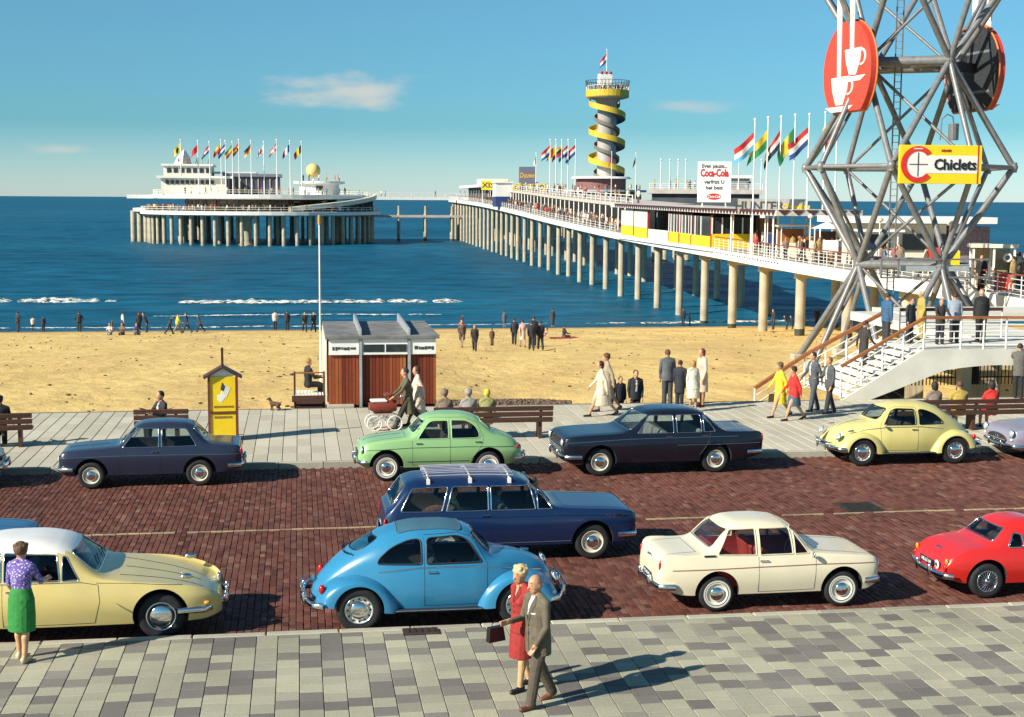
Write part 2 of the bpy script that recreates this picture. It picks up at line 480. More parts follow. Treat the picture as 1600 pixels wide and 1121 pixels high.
# dark gully plate in the near kerb
g = MB().box((1.62, Y_K0-.30, ZP+.012), (0.50, 0.26, 0.03), bev=.008)
for k in range(5): g.box((1.44+k*.09, Y_K0-.30, ZP+.031), (.035, .2, .012))
tag(g.build('gully_grate', mat('gully_iron', (0.05, 0.03, 0.025), .7, .3, var=.3)), 'rusty dark gully grate in the pavement edge below the blue beetle-shaped car', 'grate')

# ---- promenade
ZR = 0.12
pm = mat('promenade_joint', (0.12, 0.115, 0.095), 0.95, var=0.25, scale=3)
prom = structure(MB().box((6, (Y_K1+.16+Y_PR)/2, ZR-.36), (80, Y_PR-Y_K1-.16, 0.70)).build('promenade', pm))
pr_ramp = [(0.0, (0.42, 0.385, 0.29)), (0.4, (0.46, 0.425, 0.325)), (0.75, (0.49, 0.455, 0.35)), (1.0, (0.52, 0.48, 0.37))]
pr_mo = randmat('promenade_slab', pr_ramp, 0.85, 'object', 0.12, 5.0, 0.25)
pr_m = randmat('promenade_slab_field', pr_ramp, 0.85, 'island', 0.12, 5.0, 0.25)
PW, PLn = 0.335, 1.0
ps = []
for i in range(int(46/PW)):
    x = -16+i*PW
    for j in range(9):
        y = Y_K1+.16+PLn/2+j*PLn-.02
        if y+PLn/2 > Y_PR: continue
        ps.append((x, y, ZR+rng.uniform(-.002, .002), 0, rng.uniform(-.006, .006), 0))
near, rest = pickn(ps, 300, lambda p: 0 if vis(p) and p[0] < 7.2 and p[1] > 33.5 else 1)
pme = bpy.data.meshes.new('slab'); pme.from_pydata(brick_geo(PW-.016, PLn-.006, .05, .006).tolist(), [], bfaces); pme.materials.append(pr_mo)
for p in near: link('slab', pme, prom, Matrix.Translation(p[:3]))
o = many('slab_field', brick_geo(PW-.016, PLn-.006, .05, .006), bfaces, rest, pr_m, prom); o['kind'] = 'stuff'

# ---- beach
sm = bpy.data.materials.new('beach_sand'); sm.use_nodes = True
N = sm.node_tree.nodes; K = sm.node_tree.links; b = N['Principled BSDF']
b.inputs['Roughness'].default_value = 0.95; b.inputs['Specular IOR Level'].default_value = 0.1
geo = N.new('ShaderNodeNewGeometry')
n1 = N.new('ShaderNodeTexNoise'); n1.inputs['Scale'].default_value = 0.22; n1.inputs['Detail'].default_value = 8; n1.inputs['Roughness'].default_value = .65
n2 = N.new('ShaderNodeTexNoise'); n2.inputs['Scale'].default_value = 3.2; n2.inputs['Detail'].default_value = 6; n2.inputs['Roughness'].default_value = .7
v1 = N.new('ShaderNodeTexVoronoi'); v1.inputs['Scale'].default_value = 1.5
for n in (n1, n2, v1): K.new(geo.outputs['Position'], n.inputs[0])
rp = N.new('ShaderNodeValToRGB'); e = rp.color_ramp.elements
e[0].position = .3; e[0].color = (0.56, 0.37, 0.145, 1); e[1].position = .72; e[1].color = (0.78, 0.57, 0.215, 1)
K.new(n1.outputs[0], rp.inputs[0])
# damp sand close to the water line
sep = N.new('ShaderNodeSeparateXYZ'); K.new(geo.outputs['Position'], sep.inputs[0])
mr = N.new('ShaderNodeMapRange'); mr.inputs[1].default_value = -4.62; mr.inputs[2].default_value = -5.0; K.new(sep.outputs[2], mr.inputs[0])
mx = N.new('ShaderNodeMix'); mx.data_type = 'RGBA'; mx.inputs[7].default_value = (0.26, 0.17, 0.085, 1)
K.new(mr.outputs[0], mx.inputs[0]); K.new(rp.outputs[0], mx.inputs[6])
sp = N.new('ShaderNodeMapRange'); sp.inputs[1].default_value = .60; sp.inputs[2].default_value = .70; sp.inputs[3].default_value = 1; sp.inputs[4].default_value = .60
K.new(n2.outputs[0], sp.inputs[0])
sc = N.new('ShaderNodeVectorMath'); sc.operation = 'SCALE'; K.new(mx.outputs[2], sc.inputs[0]); K.new(sp.outputs[0], sc.inputs['Scale'])
K.new(sc.outputs[0], b.inputs['Base Color'])
ad = N.new('ShaderNodeMath'); ad.operation = 'MULTIPLY_ADD'; ad.inputs[1].default_value = .6; K.new(v1.outputs['Distance'], ad.inputs[0]); K.new(n2.outputs[0], ad.inputs[2])
bp = N.new('ShaderNodeBump'); bp.inputs['Strength'].default_value = .55; bp.inputs['Distance'].default_value = .16
K.new(ad.outputs[0], bp.inputs['Height']); K.new(bp.outputs[0], b.inputs['Normal'])
xs = np.concatenate([np.linspace(-90, -22, 30)[:-1], np.linspace(-22, 40, 190)[:-1], np.linspace(40, 90, 24)])
ys = np.concatenate([np.linspace(Y_PR-.01, 64, 100)[:-1], np.linspace(64, 150, 130)])
vv = []
for y in ys:
    for x in xs:
        f = min(1, (y-Y_PR)/1.5+.25)
        w = 0.10*noise.noise((x*.28, y*.28, 0))+0.055*noise.noise((x*1.1, y*1.1, 5))+0.03*noise.noise((x*2.9, y*2.9, 9))
        if y > 105: w *= max(0.15, 1-(y-105)/14)
        vv.append((x, y, beach_z(x, y)+w*f))
nxx = len(xs)
ff = [[j*nxx+i, j*nxx+i+1, (j+1)*nxx+i+1, (j+1)*nxx+i] for j in range(len(ys)-1) for i in range(nxx-1)]
bme = bpy.data.meshes.new('beach'); bme.from_pydata(vv, [], ff); bme.materials.append(sm)
bme.polygons.foreach_set('use_smooth', [True]*len(ff))
beach = structure(link('beach', bme))
# low dark bank of pebbles beside the hut, dug sand clods and wrack
wr = mat('beach_wrack', (0.12, 0.075, 0.04), .9, var=.6)
mb = MB()
for k in range(900):
    if k < 110: x, y = rng.gauss(-7.0, 1.3), 40.1+abs(rng.gauss(0, 1.0))
    elif k < 200: x, y = rng.uniform(-9, 15), 40.4+abs(rng.gauss(0, 4))
    else: x, y = rng.uniform(-20, 36), rng.uniform(43, 110)
    if x > 14 and y < 50: continue
    s_ = rng.uniform(.02, .06)*(1 if y < 60 else .9)*(1.6 if rng.random() < .06 else 1)
    mb.ell((x, y, beach_z(x, y)+.03), (s_*rng.uniform(1, 2.2), s_, s_*.6), n=5, mat=Matrix.Rotation(rng.uniform(0, 3), 3, 'Z'))
o = mb.build('beach_debris', wr); o['kind'] = 'stuff'; tag(o, 'dark scraps of wrack and clods scattered over the sand', 'debris')
bk = randmat('bank_gravel', [(0, (0.05, 0.035, 0.028)), (.5, (0.12, 0.08, 0.06)), (1, (0.22, 0.15, 0.10))], .9, 'island', .3)
pl = []
for k in range(2600):
    x = rng.uniform(4.1, 7.9); t = rng.random(); wmax = .95*min(1, (8.0-x)/1.1)
    y = 40.05+t*wmax
    pl.append((x, y, 0.02+.12*math.sin(PI*min(1, t))+rng.uniform(-.03, .03), rng.uniform(0, 3)))
ico = bmesh.new(); bmesh.ops.create_icosphere(ico, subdivisions=1, radius=.045)
g_v = [v.co*1.0 for v in ico.verts]; g_f = [[v.index for v in f.verts] for f in ico.faces]; ico.free()
o = many('gravel_bank', [tuple(v) for v in g_v], g_f, pl, bk); o['kind'] = 'stuff'
MB().prism([(4.0, 39.98, -.6), (8.0, 39.98, -.6), (8.0, 39.98, .0), (4.0, 39.98, .02)], (0, .95, 0)).build('bank_core', bk, o)
tag(o, 'low dark gravel bank on the sand beside the wooden hut', 'gravel')

# ---- sea
wm = bpy.data.materials.new('sea_water'); wm.use_nodes = True
N = wm.node_tree.nodes; K = wm.node_tree.links; b = N['Principled BSDF']
b.inputs['Roughness'].default_value = 0.38; b.inputs['Specular IOR Level'].default_value = 0.07; b.inputs['IOR'].default_value = 1.33
geo = N.new('ShaderNodeNewGeometry')
mpn = N.new('ShaderNodeMapping'); mpn.inputs['Scale'].default_value = (.35, 1.0, 1); mpn.inputs['Rotation'].default_value = (0, 0, R(4))
K.new(geo.outputs['Position'], mpn.inputs[0])
n1 = N.new('ShaderNodeTexNoise'); n1.inputs['Scale'].default_value = .45; n1.inputs['Detail'].default_value = 7; n1.inputs['Roughness'].default_value = .62
n2 = N.new('ShaderNodeTexNoise'); n2.inputs['Scale'].default_value = .012; n2.inputs['Detail'].default_value = 5
K.new(mpn.outputs[0], n1.inputs[0]); K.new(mpn.outputs[0], n2.inputs[0])
rp = N.new('ShaderNodeValToRGB'); e = rp.color_ramp.elements
e[0].position = .35; e[0].color = (0.005, 0.068, 0.125, 1); e[1].position = .7; e[1].color = (0.010, 0.110, 0.185, 1)
K.new(n2.outputs[0], rp.inputs[0])
r2 = N.new('ShaderNodeMapRange'); r2.inputs[1].default_value = .35; r2.inputs[2].default_value = .7; r2.inputs[3].default_value = .62; r2.inputs[4].default_value = 1.5
K.new(n1.outputs[0], r2.inputs[0])
sc = N.new('ShaderNodeVectorMath'); sc.operation = 'SCALE'; K.new(rp.outputs[0], sc.inputs[0]); K.new(r2.outputs[0], sc.inputs['Scale'])
K.new(sc.outputs[0], b.inputs['Base Color'])
bp = N.new('ShaderNodeBump'); bp.inputs['Strength'].default_value = .9; bp.inputs['Distance'].default_value = .55
K.new(n1.outputs[0], bp.inputs['Height']); K.new(bp.outputs[0], b.inputs['Normal'])
# near water as a fine rolling sheet, far water as a plane out to the horizon
xs = np.linspace(-110, 130, 180); ys = np.concatenate([np.linspace(113, 240, 190)[:-1], np.linspace(240, 700, 120)])
vv = []
for y in ys:
    for x in xs:
        a = min(1, max(0, (y-118)/18.0))
        e_ = min(1, max(0, (700-y)/60.0, ))*min(1, (x+110)/12+.0, (130-x)/12)
        h = .16*math.sin(y*.42+1.1*math.sin(x*.035)+.8*noise.noise((x*.03, y*.03, 1)))*a+.10*noise.noise((x*.15, y*.45, 2))*a
        vv.append((x, y, -5.0+.03+h*max(0, e_)))
nxx = len(xs)
ff = [[j*nxx+i, j*nxx+i+1, (j+1)*nxx+i+1, (j+1)*nxx+i] for j in range(len(ys)-1) for i in range(nxx-1)]
me = bpy.data.meshes.new('sea'); me.from_pydata(vv, [], ff); me.materials.append(wm); me.polygons.foreach_set('use_smooth', [True]*len(ff))
sea = structure(link('sea', me))
B = 45000
me = bpy.data.meshes.new('sea'); me.from_pydata([(-B, 113, -5.22), (B, 113, -5.22), (B, B, -5.22), (-B, B, -5.22), ], [], [[0, 1, 2, 3]]); me.materials.append(wm)
structure(link('sea', me))
# breakers
fm = mat('sea_foam', (0.70, 0.69, 0.62), .9, var=.25, scale=.8, bump=.6, bscale=3)
nt = fm.node_tree; N = nt.nodes; K = nt.links       # lacy foam: holes between the bubbles
_tr = N.new('ShaderNodeBsdfTransparent'); _mx = N.new('ShaderNodeMixShader'); _g = N.new('ShaderNodeNewGeometry'); _n = N.new('ShaderNodeTexNoise')
_n.inputs['Scale'].default_value = 1.6; _n.inputs['Detail'].default_value = 7; _n.inputs['Roughness'].default_value = .72
_r = N.new('ShaderNodeMapRange'); _r.inputs[1].default_value = .42; _r.inputs[2].default_value = .54
K.new(_g.outputs['Position'], _n.inputs[0]); K.new(_n.outputs[0], _r.inputs[0]); K.new(_r.outputs[0], _mx.inputs[0])
K.new(_tr.outputs[0], _mx.inputs[1]); K.new(N['Principled BSDF'].outputs[0], _mx.inputs[2]); K.new(_mx.outputs[0], N['Material Output'].inputs[0])
def breaker(x0, x1, y, h, w, seed, label):
    mb = MB(); n = int((x1-x0)/.28); rows = []; ks_ = []
    prof = [(-1, -.05), (-.75, .25), (-.4, .8), (0, 1.0), (.35, .75), (.7, .3), (1, -.05)]
    for i in range(n+1):
        x = x0+(x1-x0)*i/n
        t = i/n; env = min(1, t*9, (1-t)*9)
        k = (.55+.75*noise.noise((x*.35, seed, 0))+.35*noise.noise((x*1.7, seed, 3)))*env
        k = max(.02, k+.6*noise.noise((x*.9, seed, 12))*env); ks_.append(k)
        yy = y+.5*math.sin(x*.11+seed)+.9*noise.noise((x*.16, seed, 7))+.3*noise.noise((x*1.1, seed, 9))
        rows.append([(x, yy+a*w*(.5+.5*k), -5.0+.05+b_*h*k+.05*noise.noise((x*3, a*3, seed))) for a, b_ in prof])
    vs_ = [p for r in rows for p in r]; q = len(prof)
    fs = [[i*q+j, (i+1)*q+j, (i+1)*q+j+1, i*q+j+1] for i in range(n) for j in range(q-1) if ks_[i] > .14]
    mb.add(vs_, fs, 0, True)
    o = mb.build('breaker', fm); o['kind'] = 'stuff'; tag(o, label, 'wave', 'breaking waves off the beach')
breaker(-60, -15.8, 153.5, .42, 2.2, 1.3, 'longer white breaker rolling in beyond the left end of the beach group')
breaker(-13.4, 18.4, 150.5, .36, 1.9, 4.1, 'long white line of surf breaking beyond the wooden hut')
breaker(-14, 14, 133.0, .06, .34, 8.2, 'thin white ripple of spent surf close to the sand')
breaker(-70, 31, 121.8, .04, .30, 11.7, 'thin foamy water edge running along the sand')
breaker(27, 52, 122.5, .16, .9, 15.1, 'foamy ripple around the pier piles at the water line')
# ================================================================== cars
def pchip(pts):
    X = [p[0] for p in pts]; Yv = [p[1] for p in pts]; n = len(X)
    h = [X[i+1]-X[i] for i in range(n-1)]; d = [(Yv[i+1]-Yv[i])/h[i] for i in range(n-1)]
    m = [0.0]*n
    for i in range(1, n-1):
        if d[i-1]*d[i] > 0:
            w1 = 2*h[i]+h[i-1]; w2 = h[i]+2*h[i-1]
            m[i] = (w1+w2)/(w1/d[i-1]+w2/d[i])
    m[0] = d[0]; m[-1] = d[-1]
    def f(x):
        if x <= X[0]: return Yv[0]
        if x >= X[-1]: return Yv[-1]
        i = 0
        while x > X[i+1]: i += 1
        t = (x-X[i])/h[i]
        return ((2*t**3-3*t*t+1)*Yv[i]+(t**3-2*t*t+t)*h[i]*m[i]+(-2*t**3+3*t*t)*Yv[i+1]+(t**3-t*t)*h[i]*m[i+1])
    return f
def rounded(poly, r, n=4):
    """2d polygon with rounded corners; r scalar or per-corner list"""
    out = []; N_ = len(poly)
    for i, p in enumerate(poly):
        p = Vector(p); a = Vector(poly[i-1]); b = Vector(poly[(i+1) % N_])
        rr = r[i] if isinstance(r, (list, tuple)) else r
        rr = min(rr, (a-p).length*.48, (b-p).length*.48)
        if rr < 1e-4: out.append(p); continue
        q0 = p+(a-p).normalized()*rr; q1 = p+(b-p).normalized()*rr
        for k in range(n+1):
            t = k/n
            out.append(q0*(1-t)**2+p*2*t*(1-t)+q1*t*t)
    return out
def dens(poly, step):
    out = []; n = len(poly)
    for i in range(n):
        a = Vector(poly[i]); b = Vector(poly[(i+1) % n]); k = max(1, int((b-a).length/step))
        for j in range(k): out.append(a.lerp(b, j/k))
    return out

class Car:
    def __init__(s, sp):
        s.sp = sp; s.L = sp['L']
        s.top = pchip(sp['top']); s.belt = pchip(sp['belt']); s.wb = pchip(sp['wb']); s.wm = pchip(sp['wm'])
        s.bot = pchip(sp['bot']); s.n = pchip(sp['n']); s.zm = sp.get('zm', .6); s.tumble = sp.get('tumble', .25)
        x0, x1 = sp['top'][0][0], sp['top'][-1][0]
        k = 64
        st = [x0+(x1-x0)*i/k for i in range(k+1)]+[p[0] for p in sp['top']]+[x0+.012, x0+.03, x1-.012, x1-.03]
        st = sorted(set(round(x, 4) for x in st if x0 <= x <= x1))
        s.st = [st[0]]
        for x in st[1:]:
            if x-s.st[-1] > .006: s.st.append(x)
    def X(s, x): return s.L/2-x
    def sec(s, x, ins=0.0, bot=None, flo=None):
        zt = s.top(x)-ins; zb = s.bot(x) if bot is None else bot
        zB = min(s.belt(x), zt+.25)-ins*.3; wb = max(.02, s.wb(x)-ins*1.1); wm = max(.03, s.wm(x)-ins*1.3); n = s.n(x)
        zm = min(s.zm, zB-.03)
        ws = wm*s.sp.get('sill', .90)
        zs = zb+.06
        pts = [(0, zb), (ws*.5, zb), (ws*.93, zb), (ws*.985, zb+.02)]
        for i in range(5):
            t = i/5; pts.append((ws+(wm-ws)*math.sin(PI/2*t), zs+(zm-zs)*t))
        for i in range(7):
            t = i/7; pts.append((wb+(wm-wb)*math.cos(PI/2*t)**1.0, zm+(zB-zm)*t))
        h = zt-zB
        for i in range(15):
            t = PI/2*i/14
            sn = math.sin(t)**(2/n); cs = max(0.0, math.cos(t))**(2/n)
            W = wb-s.tumble*max(h, 0)*sn
            pts.append((W*cs if i < 14 else 0.0, zB+h*sn))
        return pts
    def loft(s, xs, name, mats, ins=0.0, bot=None, pick=None):
        rings = []
        for x in xs:
            p = s.sec(x, ins, bot); lx = s.X(x)
            rings.append([(lx, y, z) for y, z in p]+[(lx, -y, z) for y, z in p[-2:0:-1]])
        q = len(rings[0]); vs_ = [v for r in rings for v in r]
        fs = [[i*q+k, i*q+(k+1) % q, (i+1)*q+(k+1) % q, (i+1)*q+k] for i in range(len(rings)-1) for k in range(q)]
        fs += [list(range(q))[::-1], list(range((len(rings)-1)*q, len(rings)*q))]
        mb = MB(); mb.add(vs_, fs, 0, True)
        if pick:
            for i, f in enumerate(mb.f):
                c = sum((Vector(mb.v[k]) for k in f), Vector())/len(f); mb.m[i] = pick(s.L/2-c.x, abs(c.y), c.z)
        return mb.mesh(name, mats)
    def side(s, x, z, sg=1, ins=0.0):
        r = s.bvh.ray_cast(Vector((s.X(x), sg*3, z)), Vector((0, -sg, 0)))
        y = r[0].y if r[0] is not None else sg*s.wb(x)
        return Vector((s.X(x), y-sg*ins, z))
    def front(s, y, z, d=1, ins=0.0):
        r = s.bvh.ray_cast(Vector((d*8, y, z)), Vector((-d, 0, 0)))
        x = r[0].x if r[0] is not None else d*s.L/2
        return Vector((x-d*ins, y, z))
    def above(s, x, y, ins=0.0):
        r = s.bvh.ray_cast(Vector((s.X(x), y, 4)), Vector((0, 0, -1)))
        z = r[0].z if r[0] is not None else 1.0
        return Vector((s.X(x), y, z-ins))

def pane_mesh(outline, proj, mtl, step=.09):
    ol = dens(outline, step); n = len(ol)
    xs = [p[0] for p in ol]; ys = [p[1] for p in ol]
    pts = [Vector(p) for p in ol]
    gx = min(xs)+step*.6
    def inside(p):
        c = False
        for i in range(n):
            a, b = ol[i], ol[(i+1) % n]
            if (a[1] > p[1]) != (b[1] > p[1]) and p[0] < (b[0]-a[0])*(p[1]-a[1])/(b[1]-a[1])+a[0]: c = not c
        return c
    while gx < max(xs):
        gy = min(ys)+step*.6
        while gy < max(ys):
            p = Vector((gx, gy))
            if inside(p) and min((p-q).length for q in ol) > step*.45: pts.append(p)
            gy += step
        gx += step
    r = delaunay_2d_cdt(pts, [], [list(range(n))], 1, 1e-5)
    me = bpy.data.meshes.new('pane'); me.from_pydata([proj(p[0], p[1]) for p in r[0]], [], [list(f) for f in r[2]])
    me.materials.append(mtl); me.polygons.foreach_set('use_smooth', [True]*len(me.polygons))
    return me
def grow(poly, d):
    c = sum((Vector(p) for p in poly), Vector((0, 0)))/len(poly)
    return [Vector(p)+(Vector(p)-c).normalized()*d for p in poly]

WHEELS = {}
def wheel_meshes(kind, r, w):
    key = (kind, r, w)
    if key in WHEELS: return WHEELS[key]
    rim_r = r*.64
    t = MB().lathe([(rim_r*.96, -w*.42), (rim_r*1.02, -w*.5), (r*.86, -w*.52), (r*.97, -w*.42), (r, -w*.2), (r, w*.2), (r*.97, w*.42), (r*.86, w*.52), (rim_r*1.02, w*.5), (rim_r*.96, w*.42)], axis='Y', n=36)
    rimcol = {'beetle': mat('rim_cream', (.62, .60, .52), .4), 'dark': mat('rim_ivory', (.55, .52, .40), .4), 'white': mat('rim_white', (.74, .70, .58), .4), 'wire': mat('rim_black', (.03, .03, .03), .5),
              'ds': mat('rim_grey', (.10, .10, .10), .4)}[kind]
    rim = MB()
    rim.lathe([(rim_r*1.0, w*.46), (rim_r*.97, w*.50), (rim_r*.90, w*.46), (rim_r*.86, w*.30), (rim_r*.60, w*.28), (rim_r*.3, w*.33), (0.001, w*.33)], axis='Y', n=32)
    rim.lathe([(rim_r*.95, -w*.42), (rim_r*.7, -w*.2), (0.001, -w*.2)], axis='Y', n=24)
    if kind == 'wire':
        for k in range(20):
            a = 2*PI*k/20
            rim.cyl((math.cos(a)*rim_r*.18, w*.47, math.sin(a)*rim_r*.18), (math.cos(a+.35)*rim_r*.92, w*.37, math.sin(a+.35)*rim_r*.92), .006, n=4, m=1)
    hub = MB()
    hr = {'beetle': .62, 'dark': .56, 'white': .60, 'wire': .24, 'ds': .74}[kind]*rim_r
    hub.lathe([(hr, w*.42), (hr*1.0, w*.50), (hr*.9, w*.55), (hr*.6, w*.64), (hr*.3, w*.69), (0.001, w*.70)], axis='Y', n=28)
    if kind in ('beetle', 'ds'):
        for k in range(12 if kind == 'beetle' else 0):
            a = 2*PI*k/12; hub.box((math.cos(a)*rim_r*.80, w*.335, math.sin(a)*rim_r*.80), (.034, .008, .02), mat=Matrix.Rotation(-a, 3, 'Y'), m=1)
        hub.lathe([(rim_r*.99, w*.47), (rim_r*.99, w*.53), (rim_r*.90, w*.53), (rim_r*.90, w*.47)], axis='Y', n=32)
    if kind == 'wire': hub.lathe([(rim_r*1.0, w*.44), (rim_r*1.0, w*.53), (rim_r*.9, w*.53), (rim_r*.88, w*.40)], axis='Y', n=32)
    if kind == 'white': hub.lathe([(rim_r*1.04, w*.50), (rim_r*1.17, w*.528), (rim_r*1.20, w*.52)], axis='Y', n=32, m=2)
    WHEELS[key] = (t.mesh('wheel', rubber), rim.mesh('rim', [rimcol, chrome]), hub.mesh('hubcap', [chrome, black, mat('whitewall', (.62, .60, .52), .7)]))
    return WHEELS[key]

def paint(name, col, rough=.28, metal=0.0):
    return mat(name, col, rough, metal, var=.05, scale=2.0, coat=.55, spec=.4)

INTERIOR = {'dark': (.05, .04, .035), 'red': (.42, .035, .02), 'grey': (.22, .21, .19), 'tan': (.32, .22, .11)}
def build_car(sp, name, label, loc, rz, paintm, group=None, roofm=None):
    c = Car(sp)
    mats = [paintm]+([roofm] if roofm else [])
    body = c.loft(c.st, 'body', mats, pick=sp.get('pick') if roofm else None)
    bm = bmesh.new(); bm.from_mesh(body); c.bvh = BVHTree.FromBMesh(bm); bm.free()
    root = thing(name, label, 'car', loc, rz, group); k_ = sp.get('k', .955); root.scale = (k_, k_, k_)
    trim = sp.get('trim', chrome)
    im = mat('interior_'+sp.get('inside', 'dark'), INTERIOR[sp.get('inside', 'dark')], .7, var=.2)
    # ---- cutters: cabin hollow, windows, wheel wells
    cuts = []
    ca, cb = sp['cabin']
    xs = [x for x in c.st if ca < x < cb]; xs = [ca]+xs+[cb]
    cuts.append(c.loft(xs, 'cut', [im], ins=.045, bot=.30))
    w = MB()
    for poly, rad in sp['side']:
        ol = rounded(poly, rad)
        w.prism([(c.X(p[0]), -2.0, p[1]) for p in ol], (0, 4.0, 0))
    cuts.append(w.mesh('cut', [paintm]))
    w = MB()
    for which in ('wind', 'rear'):
        if which not in sp: continue
        poly, rad, (xa, xb) = sp[which]
        ol = rounded(poly, rad)
        w.prism([(c.X(xa), p[0], p[1]) for p in ol], (c.X(xb)-c.X(xa), 0, 0))
    cuts.append(w.mesh('cut', [paintm]))
    wr = sp['wr']; xw = sp['wheels']; tw = sp['track']/2
    if sp.get('wells', True):
        w = MB(); ro = sp.get('arch', wr*1.16)
        for x in xw:
            for sg in (-1, 1):
                w.cyl((c.X(x), sg*(tw-.20), wr+.03), (c.X(x), sg*1.5, wr+.03), ro, n=36)
        cuts.append(w.mesh('cut', [darkwell]))
    bo = link('body', body, root)
    tmp = []
    for me in cuts:
        t = link('cutter', me); tmp.append(t)
        md = bo.modifiers.new('b', 'BOOLEAN'); md.operation = 'DIFFERENCE'; md.object = t; md.solver = 'EXACT'; md.material_mode = 'TRANSFER'
    # evaluate away from parent transform
    bo.parent = None
    dg = bpy.context.evaluated_depsgraph_get()
    res = bpy.data.meshes.new_from_object(bo.evaluated_get(dg))
    bo.modifiers.clear(); bo.data = res; bo.parent = root; res.name = 'body'
    for t in tmp: bpy.data.objects.remove(t)
    res.polygons.foreach_set('use_smooth', [True]*len(res.polygons)); res.set_sharp_from_angle(angle=R(34))
    # ---- glass with trim
    tr = sp.get('trim_r', .009)
    tm = sp.get('wtrim', trim)
    for sg in (-1, 1):
        for i, (poly, rad) in enumerate(sp['side']):
            ol = rounded(poly, rad)
            g = link('side_window', pane_mesh(grow(ol, .012), lambda a, b, sg=sg: c.side(a, b, sg, .014), glass), root)
            MB().tube([c.side(p[0], p[1], sg, -.002) for p in dens(ol, .06)], tr, n=6, closed=True).build('window_trim', tm, g)
    if 'wind' in sp:
        ol = rounded(sp['wind'][0], sp['wind'][1])
        g = link('windscreen', pane_mesh(grow(ol, .012), lambda a, b: c.front(a, b, 1, .012), glass), root)
        MB().tube([c.front(p[0], p[1], 1, -.002) for p in dens(ol, .06)], tr, n=6, closed=True).build('window_trim', tm, g)
        if sp.get('wipers', True):
            z0 = min(p[1] for p in ol)
            for y0 in (-.30, .22):
                MB().tube([c.front(y0+k*.085, z0+.02+k*.022, 1, -.02) for k in range(5)], .007, n=4).build('wiper', rubber, root)
    if 'rear' in sp:
        ol = rounded(sp['rear'][0], sp['rear'][1])
        g = link('rear_window', pane_mesh(grow(ol, .012), lambda a, b: c.front(a, b, -1, .012), glass), root)
        MB().tube([c.front(p[0], p[1], -1, -.002) for p in dens(ol, .06)], tr, n=6, closed=True).build('window_trim', tm, g)
    # ---- wheels
    tme, rme, hme = wheel_meshes(sp['wheel'], wr, sp.get('ww', .15))
    for x in xw:
        for sg in (-1, 1):
            m4 = Matrix.Translation((c.X(x), sg*tw, wr))
            if sg < 0: m4 = m4 @ Matrix.Rotation(PI, 4, 'Z')
            if x == xw[0] and sp.get('steer'): m4 = m4 @ Matrix.Rotation(R(sp['steer']), 4, 'Z')
            wo = link('wheel', tme, root, m4)
            link('rim', rme, wo); link('hubcap', hme, wo)
    # ---- seats, steering wheel
    wi = sp['wb'][len(sp['wb'])//2][1]-.12
    sf, sr = sp['seats']
    zs = sp.get('seatz', .52)
    for sg in (-1, 1):
        MB().box((c.X(sf+.05), sg*wi*.52, zs-.08), (.50, wi*.9, .20), bev=.05).box((c.X(sf+.33), sg*wi*.52, zs+.17), (.15, wi*.88, .56), bev=.05, mat=Matrix.Rotation(R(-9), 3, 'Y')).build('front_seat', im, root)
    if sr: MB().box((c.X(sr), 0, zs-.06), (.5, wi*1.9, .22), bev=.05).box((c.X(sr+.30), 0, zs+.18), (.15, wi*1.85, .55), bev=.05, mat=Matrix.Rotation(R(-12), 3, 'Y')).build('rear_seat', im, root)
    sw = MB(); cx = c.X(sf-.42); M3 = Matrix.Rotation(R(-62), 3, 'Y')
    pts = [Vector((cx, wi*.52, zs+.30))+M3 @ Vector((.19*math.cos(2*PI*k/16), .19*math.sin(2*PI*k/16), 0)) for k in range(16)]
    sw.tube(pts, .012, n=5, closed=True); sw.cyl(pts[0], pts[8], .008, n=4); sw.cyl((cx, wi*.52, zs+.30), (cx+.28, wi*.52, zs+.16), .02, n=5)
    sw.build('steering_wheel', mat('ivory_plastic', (.45, .42, .34), .4), root)
    # ---- seams, strips
    for poly in sp.get('seams', []):
        for sg in (-1, 1):
            pts = dens([Vector(p) for p in poly], .07)[:-max(1, int((Vector(poly[0])-Vector(poly[-1])).length/.07))]+[Vector(poly[-1])] if len(poly) > 2 and poly[0] == poly[-1] else None
            q = []
            for a, b in zip(poly[:-1], poly[1:]):
                k = max(1, int((Vector(b)-Vector(a)).length/.07))
                for j in range(k): q.append(Vector(a).lerp(Vector(b), j/k))
            q.append(Vector(poly[-1]))
            MB().tube([c.side(p[0], p[1], sg, .002) for p in q], .0055, n=4).build('door_seam', black, root)
    for poly, rr, mm in sp.get('strips', []):
        for sg in (-1, 1):
            q = []
            for a, b in zip(poly[:-1], poly[1:]):
                k = max(1, int((Vector(b)-Vector(a)).length/.08))
                for j in range(k): q.append(Vector(a).lerp(Vector(b), j/k))
            q.append(Vector(poly[-1]))
            MB().tube([c.side(p[0], p[1], sg, -.002) for p in q], rr, n=6).build('side_strip', mm or trim, root)
    for x, z in sp.get('handles', []):
        for sg in (-1, 1):
            p = c.side(x, z, sg, -.025)
            MB().box(p, (.14, .016, .022), bev=.006).box(p+Vector((.05, -sg*.014, 0)), (.025, .03, .025)).box(p+Vector((-.05, -sg*.014, 0)), (.025, .03, .025)).build('door_handle', chrome, root)
